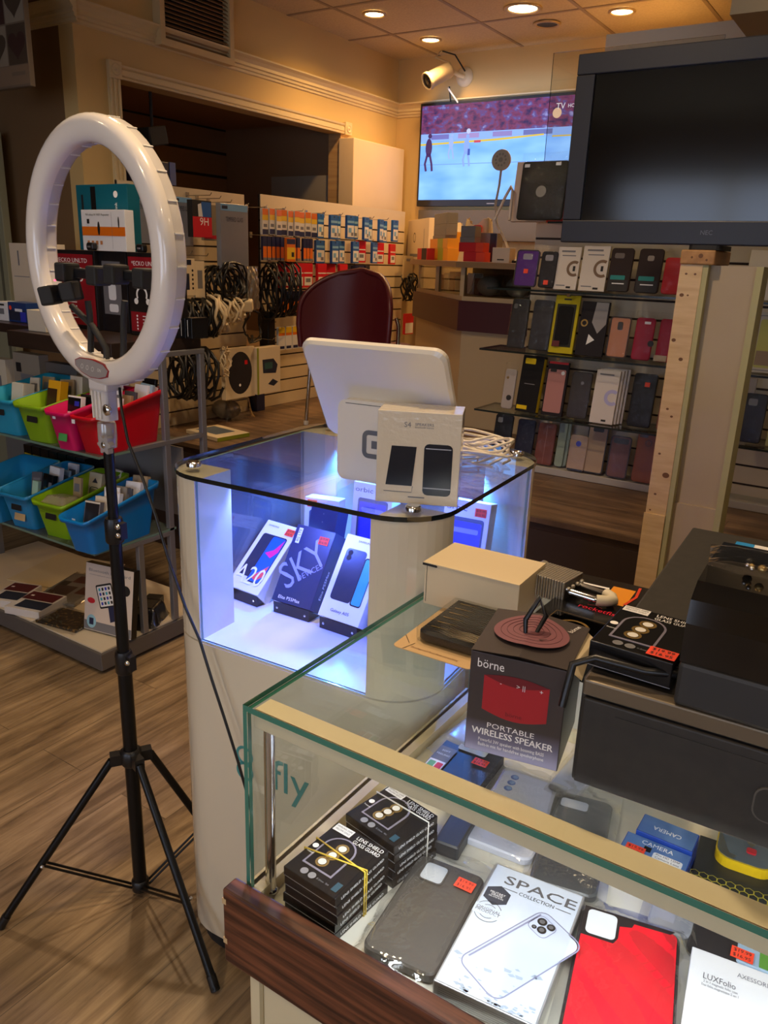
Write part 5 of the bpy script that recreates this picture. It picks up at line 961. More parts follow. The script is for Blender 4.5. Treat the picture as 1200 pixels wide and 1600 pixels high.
def pack_mesh(kind, w, h, d):
    b = MB()
    base = {'oy': IKW, 'blue': IKB, 'no': IKN, 'red': IKR, 'or': IKO, 'yw': IKW}[kind]
    b.prism(rr(w, h, .004, 2, 0, h/2), -d/2, d/2, base, UP)
    f = lambda x, y, ww, hh, m, z=.0004: b.rect(x*w, y*h, ww*w, hh*h, m, T3(0, -d/2, 0) @ UP, z)
    if kind == 'oy': f(0, .87, .98, .24, IKO); f(0, .66, .98, .2, IKY); f(0, .12, .98, .2, IKN); f(0, .36, .6, .12, GREYT)
    if kind == 'blue': f(0, .32, .86, .5, IKW); f(-.1, .36, .4, .2, IKL, .0008); f(0, .72, .9, .1, IKL); f(.2, .2, .3, .14, GREYT, .0008); b.disc(0, h*.92, .005, SLD, T3(0, -d/2, 0) @ UP)
    if kind == 'no': f(0, .3, .96, .55, IKO); f(0, .06, .96, .1, GREYT, .0006)
    if kind == 'red': f(0, .26, .82, .36, IKW); f(0, .3, .5, .16, GREYT, .0008); f(0, .6, .9, .05, IKW)
    if kind == 'or': f(0, .35, .9, .5, IKY); f(0, .85, .96, .22, IKN); f(.2, .3, .3, .2, INK, .0006)
    if kind == 'yw': f(0, .86, .96, .26, IKY); f(0, .68, .96, .12, IKO); f(0, .1, .8, .12, IKN)
    return b
PROTO = {}
def pack(kind, y, z, w, h, label, group, x=-3.06, d=.016, rz=0, deep=1):
    k = (kind, round(w, 3), round(h, 3)); 
    M = Matrix.Translation((x, y, z)) @ FX @ T3(rz=rz)
    if k not in PROTO: o = pack_mesh(kind, w, h, d).build('ink_cartridge_pack', None, M); PROTO[k] = o
    else: o = PROTO[k].copy(); COL.objects.link(o); o.matrix_world = M
    tag(o, label, 'ink cartridge', group); return o
HOOKS = []
def hook(y, z, l=.15, x=PX):
    b = MB(); b.tube([(x+.002, 0, 0), (x+l-.01, 0, 0), (x+l, 0, .012)], .0022, WIRE, 6); b.box(x, x+.004, -.01, .01, -.016, .016, WIRE)
    o = b.build('display_hook', None, Matrix.Translation((0, y, z))); tag(o, 'wire display hook on the slat panel carrying packs', 'hook', 'wire hooks on the slat panels'); return o
rnd = random.Random(17)
for i in range(9): pack('oy', 3.445+.052*i, 1.562+.003*(i % 2), .047, .135, 'orange, yellow and white ink pack in the top row of the cartridge panel', 'orange and yellow ink packs in the top row', x=-3.05+.004*(i % 3), rz=rnd.uniform(-6, 6))
for i in range(10): pack('blue', 3.945+.085*i, 1.565+rnd.uniform(-.006, .006), .072, .135, 'blue and white ink pack in the top row of the cartridge panel', 'blue ink packs in the top row', x=-3.06+.035*(i % 2), rz=rnd.uniform(-14, 14))
for i in range(9): pack('no', 3.44+.036*i, 1.432, .03, .125, 'narrow navy and orange ink pack in the second row of the cartridge panel', 'narrow navy ink packs in the second row', x=-3.05, rz=rnd.uniform(-4, 4))
pack('or', 3.60, 1.428, .075, .125, 'wide orange and navy ink pack in front of the narrow navy ones', None, x=-3.0)
for i in range(3): pack('no', 3.785+.03*i, 1.432, .026, .125, 'narrow navy and orange ink pack in the second row of the cartridge panel', 'narrow navy ink packs in the second row', x=-3.05)
for i, k in enumerate(('blue', 'blue', 'blue', 'blue', 'red', 'blue', 'red', 'red')): pack(k, 3.945+.107*i, 1.428+rnd.uniform(-.006, .006), .08, .13, ('%s and white ink pack in the second row of the cartridge panel' % ('red' if k == 'red' else 'blue')), '%s ink packs in the second row' % ('red' if k == 'red' else 'blue'), x=-3.06+.03*(i % 2), rz=rnd.uniform(-12, 12))
for i in range(6): pack('red', 3.60+.108*i, 1.285, .088, .135, 'red and white ink pack in the third row of the cartridge panel', 'red ink packs in the third row', x=-3.05+.02*(i % 2), rz=rnd.uniform(-10, 10))
for i in range(4): pack('no', 4.235+.07*i, 1.285, .06, .13, 'navy and orange ink pack at the right end of the third row', 'navy ink packs in the third row', x=-3.06, rz=rnd.uniform(-8, 8))
for i in range(6): pack('no', 3.62+.085*i, 1.13, .07, .135, 'dark navy and orange ink pack in the fourth row, left of the maroon chair', 'dark ink packs in the fourth row', x=-3.05, rz=rnd.uniform(-8, 8))
for i in range(4): pack('yw', 3.60+.062*i, .935, .055, .13, 'yellow and white ink pack in the lowest row of the cartridge panel', 'yellow ink packs in the lowest row', x=-3.07, rz=rnd.uniform(-5, 5))
for y, z in [(3.47+.156*i, 1.704) for i in range(3)]+[(3.99+.17*i, 1.705) for i in range(5)]+[(3.5+.2*i, 1.563) for i in range(6)]+[(3.65+.22*i, 1.424) for i in range(4)]: hook(y, z)
# ---- left panel: glass packs, boxes, cables
def onP(x, y, X=-3.04): return onX(x, y, X)
TG = mat('silver blue pack', (150, 158, 176), .28, .5); TG2 = mat('pack dark edge', (58, 60, 62), .4)
def hang(name, label, cat, x0, x1, yt, yb, X, d, m, draw=None, rz=0, group=None, ycol=None):
    """flat pack hanging at plane X, spanning the pixel box"""
    A = onP(x0, (yt+yb)/2, X); B = onP(x1, (yt+yb)/2, X); zt = onP((x0+x1)/2, yt, X).z; zb = onP((x0+x1)/2, yb, X).z; w = abs(B.y-A.y); h = zt-zb
    o = thing(name, label, cat, Matrix.Translation((X, (A.y+B.y)/2, zb)) @ FX @ T3(rz=rz), group); b = MB(); b.box(-w/2, w/2, 0, d, 0, h, m, bev=.0012)
    if draw: draw(b, w, h)
    b.build('pack', o); return o, w, h
def tglass(b, w, h): b.rect(0, h*.94, w*.96, h*.1, IKL, UP); b.text('TEMPERED GLASS', 0, h*.76, .03, NVY, UP, .0006, w=w*.62); b.rect(-w*.34, h*.94, w*.2, h*.05, NVY, UP, .0006)
hang('tempered_glass_pack', 'large silver TEMPERED GLASS pack hanging in front of the dark gap', 'screen protector pack', 345, 388, 319, 420, -2.98, .03, TG, tglass)
hang('tempered_glass_pack', 'silver TEMPERED GLASS pack hanging just right of the ring light', 'screen protector pack', 274, 301, 308, 384, -3.03, .025, TG, tglass)
hang('tempered_glass_pack', 'silver TEMPERED GLASS pack seen through the ring light', 'screen protector pack', 214, 238, 305, 380, -3.02, .02, TG, tglass)
hang('tempered_glass_pack', 'tall dark grey pack behind the red and black box', 'screen protector pack', 318, 342, 320, 376, -3.1, .02, mat('grey tan pack', (150, 138, 116), .4), lambda b, w, h: b.rect(0, h*.1, w*.9, h*.1, IKR, UP))
hang('phone_glass_box', 'red and black 9H screen protector box hanging from a hook', 'screen protector box', 301, 331, 313, 371, -2.94, .035, INK, lambda b, w, h: (b.rect(0, h*.28, w*.99, h*.55, IKR, UP), b.text('9H', w*.1, h*.42, .05, WT, UP, .0008), b.rect(w*.22, h*.76, w*.5, h*.4, IKB, UP, .0006), b.sheet([(-w*.2, h*.56), (w*.02, h*.56), (-w*.05, h*.92), (-w*.22, h*.88)], IKW, UP, .001)))
hang('phone_mount_pack', 'white accessory pack with phone picture below the hooks', 'packet', 283, 305, 404, 462, -2.98, .02, mat('warm white pack', (226, 208, 176), .5), lambda b, w, h: (b.rect(0, h*.9, w*.5, h*.14, NVY, UP), b.rect(-w*.1, h*.38, w*.36, h*.44, NVY, UP), *[b.disc(w*.32, h*(.2+.12*k), .006, INK, UP) for k in range(5)]))
hang('phone_mount_pack', 'second white accessory pack beside the one with a phone picture', 'packet', 305, 320, 408, 465, -2.98, .015, mat('warm white pack', (226, 208, 176), .5), lambda b, w, h: b.rect(0, h*.5, w*.5, h*.5, GREYT, UP))
for px in ((205, 300), (278, 312), (330, 301), (345, 306), (362, 312), (388, 318), (300, 392), (325, 396), (285, 470), (428, 528)):
    p = onP(*px, -3.02); hook(p.y, p.z-.012, .17, -3.188)
CBK = mat('black cable', (20, 19, 19), .35); CWH = mat('cream cable', (222, 204, 172), .4)
def coil(name, label, cen, r, n, m, th, seed, dirn=(1, 0, 0), spread=.1, sag=1.3, group=None, jit=.25):
    rnd = random.Random(seed); a = Vector(dirn).normalized(); u = ZV if abs(a.z) < .9 else Vector((1, 0, 0)); s_ = a.cross(u).normalized(); u = s_.cross(a); b = MB(); P = []
    N = n*14
    for i in range(N):
        q = 2*pi*i/14; R = r*(1+jit*sin(i*.23+seed)+rnd.uniform(-.05, .05)); P.append(Vector(cen)+a*(spread*(i/N-.5)+.012*sin(i*1.7))+s_*R*cos(q)+u*R*sag*sin(q))
    b.tube(P, th, m, 6); o = b.build(name); tag(o, label, 'cable', group); return o
c = onP(350, 443, -3.0); coil('cable_bundle', 'tangle of black cables below the silver tempered glass pack', c, .085, 16, CBK, .006, 2, (1, .1, .1), .16, 1.0)
c = onP(310, 500, -3.0); coil('cable_bundle', 'thick coil of black cable left of the white cables', c, .075, 14, CBK, .008, 3, (.4, 1, 0), .16, 1.1)
c = onP(338, 492, -2.96); coil('cable_bundle', 'large coil of cream white cable hanging beside the black coil', c, .075, 5, CWH, .0085, 4, (.5, 1, .1), .07, 1.15, jit=.1)
c = onP(362, 485, -2.94); coil('cable_bundle', 'smaller coil of cream white cable right of the large one', c, .05, 6, CWH, .0065, 5, (.4, 1, .1), .10, 1.15, jit=.15)
c = onP(440, 455, -3.04); coil('cable_bundle', 'black cables hanging between the silver bag and the maroon chair', c, .075, 18, CBK, .006, 6, (.2, 1, 0), .2, 1.7)
c = onP(300, 585, -2.98); coil('cable_bundle', 'black chargers hanging low behind the silver frame', c, .085, 16, CBK, .007, 7, (.2, 1, 0), .22, 1.3)
c = onP(395, 510, -3.0); coil('cable_bundle', 'single loop of black cable above the mouse pack', c, .085, 2, CBK, .005, 8, (1, .2, 0), .01, 1.0, jit=.05)
c = onP(352, 565, -2.96); coil('cable_bundle', 'thin cream earphone cable hanging left of the mouse pack', c, .03, 5, CWH, .004, 9, (1, .3, 0), .03, 2.2)
p = onP(418, 520, -3.1); b = MB(); b.box(-.035, .035, -.03, .03, -.14, .12, CBK, bev=.008)
for k in range(3): b.box(-.037, .037, -.032, .032, -.1+.08*k, -.096+.08*k, INK)
tag(b.build('power_adapter', None, Matrix.Translation(p)), 'dark column of black power adapters left of the maroon chair', 'power adapter')
p = onP(392, 450, -2.98); o = thing('silver_bag', 'crumpled silver grey bag hanging above the white cable coils', 'bag', Matrix.Translation(p) @ FX)
b = MB(); rr_ = random.Random(5); b.grid(lambda u, v: ((u-.5)*.13*(1-.15*v), -.03*sin(pi*u)*(.4+.6*sin(pi*v))+.008*sin(23*u+5*v)*sin(17*v), (v-.5)*.22), 16, 20, mat('silver film', (168, 160, 150), .25, .6)); b.grid(lambda u, v: ((u-.5)*.13*(1-.15*v), .012+.006*sin(19*u)*sin(11*v), (v-.5)*.22), 10, 12, mat('silver film', (168, 160, 150), .25, .6)); b.build('film', o)
p = onP(386, 477, -2.92); b = MB(); b.box(-.03, .03, -.022, .022, -.03, .03, mat('ivory plug', (226, 210, 180), .4), bev=.008); tag(b.build('white_adapter', None, Matrix.Translation(p) @ T3(rx=20, rz=30)), 'ivory plug adapter hanging under the silver bag', 'power adapter')
hang('mouse_pack', 'white pack with dark oval mouse leaning on the panel', 'mouse pack', 352, 398, 543, 622, -2.99, .03, mat('warm white pack', (226, 208, 176), .5), lambda b, w, h: (b.sheet([(w*.0+.40*w*cos(t), h*.5+.42*h*sin(t)) for t in [2*pi*i/28 for i in range(28)]], mat('charcoal oval', (40, 38, 44), .3), UP), b.rect(w*.2, h*.7, .022, .022, IKR, UP, .001), b.disc(-w*.02, h*.26, .008, WT, UP, .001)))
o, w, h = hang('tablet_mount_box', 'white box with green side and tablet picture leaning on the panel', 'mount box', 402, 438, 542, 614, -2.97, .05, mat('warm white pack', (226, 208, 176), .5), lambda b, w, h: (b.sheet([(-w*.25, h*.45), (w*.3, h*.42), (w*.38, h*.6), (w*.2, h*.74), (-w*.28, h*.74)], NVY, UP), b.rect(-.02*w, h*.6, w*.34, h*.14, mat('teal screen', (50, 90, 90), .3), UP, .001), b.sheet([(-w*.05, h*.2), (w*.2, h*.14), (w*.4, h*.22), (w*.16, h*.3)], NVY, UP), b.rect(-w*.47, h*.5, w*.08, h, mat('olive green edge', (140, 150, 40), .4), UP, .0006)))
q = onz(350, 655, RF); o = thing('clear_bag', 'crumpled clear bag on the raised floor by the cable panel', 'bag', Matrix.Translation((q.x, q.y+.02, RF+.001))); b = MB(); b.ball(1, mat('bag contents grey', (96, 88, 78), .6), T3(0, 0, .055) @ Matrix.Diagonal((.09, .07, .054, 1)), 10); b.build('contents', o); film(o, .2, .17, .11, T3(0, 0, .115), seed=51, amp=.03, n=12)
M, w, d = lay((272, 681), (322, 688), (300, 666), RF+.02); M = Matrix.Translation((-2.86, 2.86, RF+.0215)) @ T3(rz=-8); o = thing('tablet_sleeve', 'flat white and green pack lying on the raised floor', 'packet', M); b = MB(); b.box(-.13, .13, -.1, .1, -.02, 0, mat('warm white pack', (226, 208, 176), .5), bev=.002); b.rect(-.02, .0, .17, .12, mat('steel picture', (90, 104, 120), .4)); b.box(.128, .1305, -.1, .1, -.02, -.001, mat('olive green edge', (140, 150, 40), .4)); b.build('pack', o)
o = thing('dark_box', 'dark blue box standing in the gap between the two slat panels', 'box', Matrix.Translation((-3.17, 3.5, RF+.0005))); MB().box(-.02, .03, -.035, .035, 0, .1, IKN, bev=.002).build('carton', o)
o = thing('projector', 'dark navy device standing in the alcove above the slat panel', 'device', Matrix.Translation((-3.46, 3.02, 0))); 
b = MB(); b.box(-.1, .06, -.16, .13, 1.79, 1.9, mat('navy device', (38, 42, 64), .4), bev=.006); b.box(.06, .064, .09, .13, 1.79, 1.9, mat('device side blue', (80, 96, 150), .4)); b.build('body', o); b = MB(); b.box(-.03, .03, -.03, .03, .905, 1.79, BLKM); b.build('stand', o)
o = thing('spot_camera', 'black boxy lamp in the alcove just behind the top of the ring light', 'lamp', Matrix.Translation(onX(238, 213, -3.5))); MB().box(-.05, .05, -.06, .06, -.045, .045, BLKM, T3(rx=12), bev=.006).build('head', o); MB().tube([(0, 0, .03), (0, 0, OZ+.08-o.location.z)], .008, BLKM).build('stem', o)
# ================================================================ maroon chair
CHB = mat('maroon shell', (84, 22, 32), .38); CHP2 = mat('maroon seat pad', (76, 20, 30), .6)
ch = thing('stacking_chair', 'maroon chair with rounded back and chrome legs on the raised floor', 'chair', Matrix.Translation((-2.425, 3.42, RF)) @ T3(rz=4))
b = MB()
def bk(u, v, off=0):
    W = .268*(1-.0*v)*(1 if v < .45 else sqrt(max(0, 1-((v-.45)/.55)**2.2)))*(.96+.04*min(1, v/.3)); x = (2*u-1)*max(W, .012); return (x, off+.03*v-.16*(x*x)/.07+.045, .43+.39*v)
def rot(p): return p
N, Mv = 18, 20
b.grid(lambda u, v: bk(u, v, -.012), N, Mv, CHB); b.grid(lambda u, v: bk(1-u, v, .014), N, Mv, CHB)
edge = [bk(0, j/Mv) for j in range(Mv+1)]+[bk(1, j/Mv) for j in range(Mv, -1, -1)]; b.tube(edge, .0145, CHB, 8); b.build('backrest', ch)
b = MB(); b.prism(rr(.40, .38, .09, 6, -.03, .22), .40, .44, CHP2, bev=.012); b.build('seat', ch)
for s in (-1, 1):
    MB().tube([(s*.275, -.03, .012), (s*.262, .0, .42), (s*.25, .02, .56), (s*.235, .02, .6)], .0105, CHROME, 10).build('leg', ch); MB().tube([(s*.24, .47, .012), (s*.225, .42, .42), (s*.20, .36, .397), (s*.2, .05, .395), (s*.262, .0, .41)], .0105, CHROME, 10).build('leg', ch)
    for y, x in ((-.03, .275), (.47, .24)): MB().lathe([(.014, 0), (.0145, .018), (.011, .022)], mat('clear glide', (206, 200, 190), .2), 12, T3(s*x, y, .0005)).build('glide', ch)
# ================================================================ television and security camera on the back wall
tv = thing('television', 'wall-mounted flat television showing an ice hockey game', 'television', Matrix.Translation((-2.575, BY-.07, 2.155)))
TW, TH = 1.175, .662; b = MB(); b.box(-TW/2, TW/2, 0, .045, -TH/2, TH/2, BLK, bev=.004); b.box(-.25, .25, .045, .068, -.2, .2, BLKM); b.build('housing', tv)
def scr(name, c, e):
    m = mat(name, c, 1, emit=e); nodes(m)[1].inputs['Base Color'].default_value = (0, 0, 0, 1); return m
ICE2 = mat('screen ice', (104, 160, 238), 1, emit=1.35); nt, bs = nodes(ICE2)
tc = nd(nt, 'ShaderNodeTexCoord'); mp = nd(nt, 'ShaderNodeMapping'); mp.inputs['Scale'].default_value = (1.2, 1, 3); no = nd(nt, 'ShaderNodeTexNoise'); no.inputs['Scale'].default_value = 2.5; rp = nd(nt, 'ShaderNodeValToRGB'); e = rp.color_ramp.elements; e[0].position = .3; e[0].color = (*rgb(84, 140, 228), 1); e[1].position = .7; e[1].color = (*rgb(128, 178, 244), 1)
nt.links.new(tc.outputs['Object'], mp.inputs[0]); nt.links.new(mp.outputs[0], no.inputs[0]); nt.links.new(no.outputs[0], rp.inputs[0]); nt.links.new(rp.outputs[0], bs.inputs['Emission Color']); bs.inputs['Base Color'].default_value = (0, 0, 0, 1)
CRD = mat('screen crowd', (120, 70, 120), 1, emit=.8); nt, bs = nodes(CRD); tc = nd(nt, 'ShaderNodeTexCoord'); mp = nd(nt, 'ShaderNodeMapping'); mp.inputs['Scale'].default_value = (16, 1, 26); no = nd(nt, 'ShaderNodeTexNoise'); no.inputs['Scale'].default_value = 1; no.inputs['Detail'].default_value = 3; rp = nd(nt, 'ShaderNodeValToRGB'); e = rp.color_ramp.elements; e[0].position = .32; e[0].color = (*rgb(52, 44, 96), 1); e[1].position = .7; e[1].color = (*rgb(150, 150, 214), 1); k = e.new(.5); k.color = (*rgb(128, 62, 104), 1); k = e.new(.6); k.color = (*rgb(96, 80, 150), 1)
nt.links.new(tc.outputs['Object'], mp.inputs[0]); nt.links.new(mp.outputs[0], no.inputs[0]); nt.links.new(no.outputs[0], rp.inputs[0]); nt.links.new(rp.outputs[0], bs.inputs['Emission Color']); bs.inputs['Base Color'].default_value = (0, 0, 0, 1)
TS_ = T3(0, -.0005, 0) @ UP; b = MB(); sw, sh = TW-.03, TH-.06; z0 = .012
b.rect(0, z0-sh*.15, sw, sh*.7, ICE2, TS_); b.rect(0, z0+sh*.35, sw, sh*.3, CRD, TS_)
b.rect(0, z0+sh*.165, sw, sh*.08, scr('screen boards', (128, 164, 236), 1.1), TS_, .0006)
for x, ww, c in ((-.42, .14, (120, 120, 200)), (-.2, .16, (170, 150, 214)), (.05, .14, (150, 140, 210)), (.3, .2, (110, 120, 190))): b.rect(x, z0+sh*.17, ww, sh*.05, scr('screen advert %d' % c[0], c, .8), TS_, .0008)
b.sheet([(-sw/2, z0+sh*.085), (sw*.02, z0+sh*.105), (sw*.3, z0+sh*.135), (sw*.3, z0+sh*.15), (0, z0+sh*.125), (-sw/2, z0+sh*.105)], scr('screen yellow rail', (226, 196, 70), .85), TS_, .001); b.rect(sw*.42, z0+sh*.12, sw*.14, .008, scr('screen yellow rail', (226, 196, 70), .85), TS_, .001)
for x, zz, c, k in ((-.505, .06, (70, 44, 92), 1.2), (-.33, .1, (150, 176, 238), .8), (-.21, .06, (134, 166, 240), 1)):
    m = scr('screen player %d' % c[0], c, .95); y = z0+sh*zz; b.disc(x, y, .022*k, m, TS_, .0012, 16, .05*k); b.disc(x+.006, y+.062*k, .013*k, m, TS_, .0013, 12)
    for q in (-1, 1): b.band([(x+q*.008, y-.03*k), (x+q*.022*k, y-.085*k), (x+q*.02*k+.008, y-.125*k)], .014*k, m, TS_, .0012)
b.rect(-.19, z0+sh*-.0, .018, .04, scr('screen skate', (60, 90, 190), .8), TS_, .0014); b.rect(-.13, z0+sh*.105, .05, .014, scr('screen glove', (206, 70, 90), .85), TS_, .0014); b.disc(-.2, z0+sh*.215, .016, scr('screen helmet', (190, 202, 244), .9), TS_, .0014)
b.rect(0, z0-sh*.12, sw, .004, scr('screen ice line', (110, 150, 220), .9), TS_, .0006); b.disc(.42, z0+sh*.34, .03, scr('screen badge', (240, 200, 170), .8), TS_, .0008); b.text('TV', .44, z0+sh*.4, .05, scr('screen caption', (230, 230, 245), .9), TS_, .001); b.text('HOME', .53, z0+sh*.4, .03, scr('screen caption', (230, 230, 245), .9), TS_, .001)
b.build('screen', tv); MB().rect(.0, -TH/2+.016, .06, .006, GREYT, TS_, .0006).build('maker_badge', tv)
lamp('television_glow', 'AREA', (-2.575, BY-.12, 2.1), 2.5, (.45, .62, 1), 1.0, (90, 0, 0))
o = thing('wall_box', 'pale grey box on the back wall below the television', 'wall box', Matrix.Translation((-2.6, BY-.06, 1.6))); MB().box(-.55, .55, 0, .06, 0, .2, mat('wall box grey', (82, 72, 58), .8), bev=.003).build('body', o)
CCW = mat('camera white', (214, 198, 164), .35); pc_ = onY(685, 118, BY-.2)
cc = thing('security_camera', 'white bullet security camera on the back wall above the television', 'security camera', Matrix.Translation(pc_)); ax_ = Vector((-.42, -.78, -.47)).normalized(); R = ax_.to_track_quat('Z', 'Y').to_matrix().to_4x4()
b = MB(); b.lathe([(.02, -.1), (.046, -.095), (.05, -.08), (.05, .075), (.056, .078), (.056, .1), (.047, .1), (.047, .09)], CCW, 22, R, cap=False); b.lathe([(.047, .088), (.001, .088)], INK, 20, R, cap=False); b.lathe([(.022, .089), (.022, .095), (.001, .096)], mat('camera lens dark', (14, 14, 20), .05, spec=1), 16, R, cap=False); b.build('body', cc)
wb = Vector((pc_.x+.09, BY-.001, pc_.z+.02))-pc_; b = MB(); b.tube([wb, wb+Vector((-.005, -.09, .0)), Vector((.01, .02, .03))-ax_*.04], .014, CCW, 10); b.lathe([(.062, 0), (.06, .012), (.03, .02)], CCW, 22, Matrix.Translation(wb) @ UP); b.build('wall_bracket', cc)
b = MB(); b.tube([-ax_*.1, -ax_*.13+Vector((-.03, 0, .03)), Vector((-.06, .05, .12)), Vector((-.03, .08, CZ-pc_.z-.002))], .007, mat('camera cable', (196, 180, 146), .5), 8); b.tube([Vector((-.03, .08, CZ-pc_.z-.002)), Vector((.05, .12, .14)), wb+Vector((.01, -.02, .03))], .005, CBK, 6); b.tube([Vector((.03, .1, -.05)), Vector((.02, .17, -.2)), Vector((.06, .18, -.27))], .005, CBK, 6); b.tube([Vector((.03, .08, -.06)), Vector((.12, .17, -.2))], .006, WHT, 6); b.build('cable', cc)
# ================================================================ sales counter at the back
CTB = mat('counter beige', (196, 172, 130), .55); CTM = mat('counter maroon band', (72, 30, 34), .45); CTT = mat('counter top', (150, 120, 84), .4); CTG = glass('counter glass', (240, 240, 234), .06, .02)
K0, K1, K2 = Vector((-2.82, 4.645, 0)), Vector((-2.08, 3.9, 0)), Vector((-1.3, 3.9, 0))
ct = thing('sales_counter', 'beige sales counter with maroon band and glass front on the raised floor', 'counter', Matrix.Translation((K1.x, K1.y, RF)))
def strip(b, z0, z1, out, th, m, ends=(0, 0)):
    """band following the two counter fronts, pushed out by 'out', thickness th inwards"""
    n1 = Vector((-.7071, -.7071, 0)); n2 = Vector((0, -1, 0)); mid = (n1+n2).normalized(); mid = mid/mid.dot(n2)
    P = [K0+n1*out, K1+mid*out, K2+n2*out]; Q = [K0+n1*(out-th), K1+mid*(out-th), K2+n2*(out-th)]; o = [(p.x-K1.x, p.y-K1.y) for p in P]+[(p.x-K1.x, p.y-K1.y) for p in Q[::-1]]
    b.prism(o, z0-RF, z1-RF, m); return b
b = MB(); strip(b, RF+.002, 1.105, -.03, .4, CTB); b.build('base', ct)
b = MB(); strip(b, 1.105, 1.262, .0, .46, CTM); b.build('maroon_band', ct)
b = MB(); strip(b, 1.262, 1.285, -.02, .42, CTB); b.build('sill', ct)
b = MB(); strip(b, 1.285, 1.432, -.03, .006, CTG); b.build('glass_front', ct)
b = MB(); strip(b, 1.286, 1.43, -.40, .01, mat('counter case back', (120, 112, 98), .6)); b.build('case_back', ct)
for p in (K0+Vector((.05, .01, 0)), K1+Vector((0, .04, 0)), K1+Vector((-.36, .40, 0)), K2+Vector((-.03, .04, 0))): MB().box(-.012, .012, -.012, .012, 1.285-RF, 1.432-RF, CTB, Matrix.Translation((p.x-K1.x, p.y-K1.y, 0))).build('glass_post', ct)
b = MB(); strip(b, 1.432, 1.462, .03, .5, CTT); b.build('top', ct)
rnd = random.Random(23)
for i in range(7):
    f = i/7; p = K0.lerp(K1, .1+.85*f)+Vector((.13, .13, 0)); m = [mat('case goods orange', (206, 140, 76), .5), CRW, mat('case goods red', (150, 60, 56), .5), GREYT, TANP, PW, NVY][i]; lab = ['orange', 'cream', 'dull red', 'grey', 'tan', 'white', 'navy'][i]
    tag(MB().box(-.05, .05, -.03, .03, 0, .09+.012*(i % 3), m, bev=.001).build('stock_box', None, Matrix.Translation((p.x, p.y, 1.2855)) @ T3(rz=-45)), '%s stock box inside the glass front of the back counter' % lab, 'box', 'boxes inside the counter glass')
for i in range(4):
    p = Vector((-1.98+.17*i, 4.05, 1.2855)); o = thing('bagged_stock', 'clear bag of stock inside the right half of the counter glass', 'bag', Matrix.Translation(p), 'bags inside the counter glass'); b = MB(); b.ball(1, mat('bagged stock grey', (120, 122, 118), .5), T3(0, 0, .055) @ Matrix.Diagonal((.07, .05, .053, 1)), 8); b.build('contents', o); film(o, .15, .11, .11, T3(0, 0, .113), seed=60+i, amp=.02, n=8)
CT = 1.4625
def ctr(px, off=.1):
    if px < 716: n = Vector((.7071, .7071, 0)); p = K1+n*off
    else: n = Vector((0, 1, 0)); p = K1+n*off
    return p, n
def cbox(name, label, cat, x0, x1, yt, m, draw=None, off=.1, dep=.07, zb=CT, h=None, group=None, yb=400):
    p, n = ctr((x0+x1)/2, off); A = onpl(x0, yb, p, n); B = onpl(x1, yb, p, n); zt = onpl((x0+x1)/2, yt, p, n).z; x = Vector((B.x-A.x, B.y-A.y, 0)); w = x.length; x.normalize(); y = ZV.cross(x); hh = h or (zt-zb); c = (A+B)/2
    o = thing(name, label, cat, axes(Vector((c.x, c.y, zb+.0004)), x, y, ZV), group); b = MB(); b.box(-w/2, w/2, 0, dep, 0, hh, m, bev=.001)
    if draw: draw(b, w, hh)
    b.build('carton', o); return zb+hh+.0006
GB = mat('grey carton front', (118, 116, 112), .5); ORC = mat('amber carton', (214, 150, 36), .45); RDC = mat('scarlet carton', (196, 26, 34), .45)
lbl = lambda b, w, h: b.rect(-w*.2, h*.72, w*.3, h*.22, GREYT, UP)
cbox('cable_pack', 'white charging cable pack at the left end of the back counter', 'packet', 636, 668, 343, mat('warm white pack', (226, 208, 176), .5), lambda b, w, h: (b.ring(-w*.15, h*.55, .03, .007, INK, UP), b.rect(w*.3, h*.5, .01, h*.5, GREYT, UP), b.rect(0, h*.1, w*.7, h*.08, GREYT, UP)), off=.12)
z = cbox('small_carton', 'amber and green carton at the bottom of the left stack on the counter', 'carton', 672, 699, 388, ORC, lambda b, w, h: b.rect(w*.1, h*.5, w*.3, h, mat('lime strip', (150, 160, 50), .5), UP))
z = cbox('small_carton', 'amber carton second from the bottom of the left stack', 'carton', 671, 698, 373, ORC, lambda b, w, h: b.rect(w*.1, h*.5, w*.3, h, mat('lime strip', (150, 160, 50), .5), UP), zb=z)
z = cbox('small_carton', 'thin grey carton in the middle of the left stack', 'carton', 675, 694, 368, GB, lbl, zb=z)
z = cbox('small_carton', 'grey carton second from the top of the left stack', 'carton', 676, 695, 351, GB, lbl, zb=z)
cbox('small_carton', 'grey carton topmost of the left stack', 'carton', 676, 695, 334, GB, lbl, zb=z)
cbox('small_carton', 'tall amber carton between the two grey stacks', 'carton', 700, 712, 363, ORC, off=.20, dep=.05)
cbox('small_carton', 'red and black small carton left of the amber stack', 'carton', 652, 667, 388, RDC, lambda b, w, h: b.rect(w*.2, h*.5, w*.5, h, INK, UP), off=.03, dep=.05)
z = cbox('small_carton', 'lower scarlet carton on the counter', 'carton', 724, 757, 394, RDC, lambda b, w, h: b.rect(w*.3, h*.5, w*.4, h*.95, mat('vermilion', (226, 70, 40), .5), UP), off=.06)
z = cbox('small_carton', 'upper scarlet carton on the counter', 'carton', 716, 754, 379, RDC, lambda b, w, h: b.rect(w*.35, h*.5, w*.3, h*.95, mat('vermilion', (226, 70, 40), .5), UP), off=.06, zb=z)
z2 = cbox('small_carton', 'thin grey carton resting on the upper scarlet carton', 'carton', 717, 740, 370, GB, lbl, off=.06, zb=z)
cbox('small_carton', 'grey carton on top of the scarlet stack', 'carton', 718, 740, 353, GB, lbl, off=.06, zb=z2)
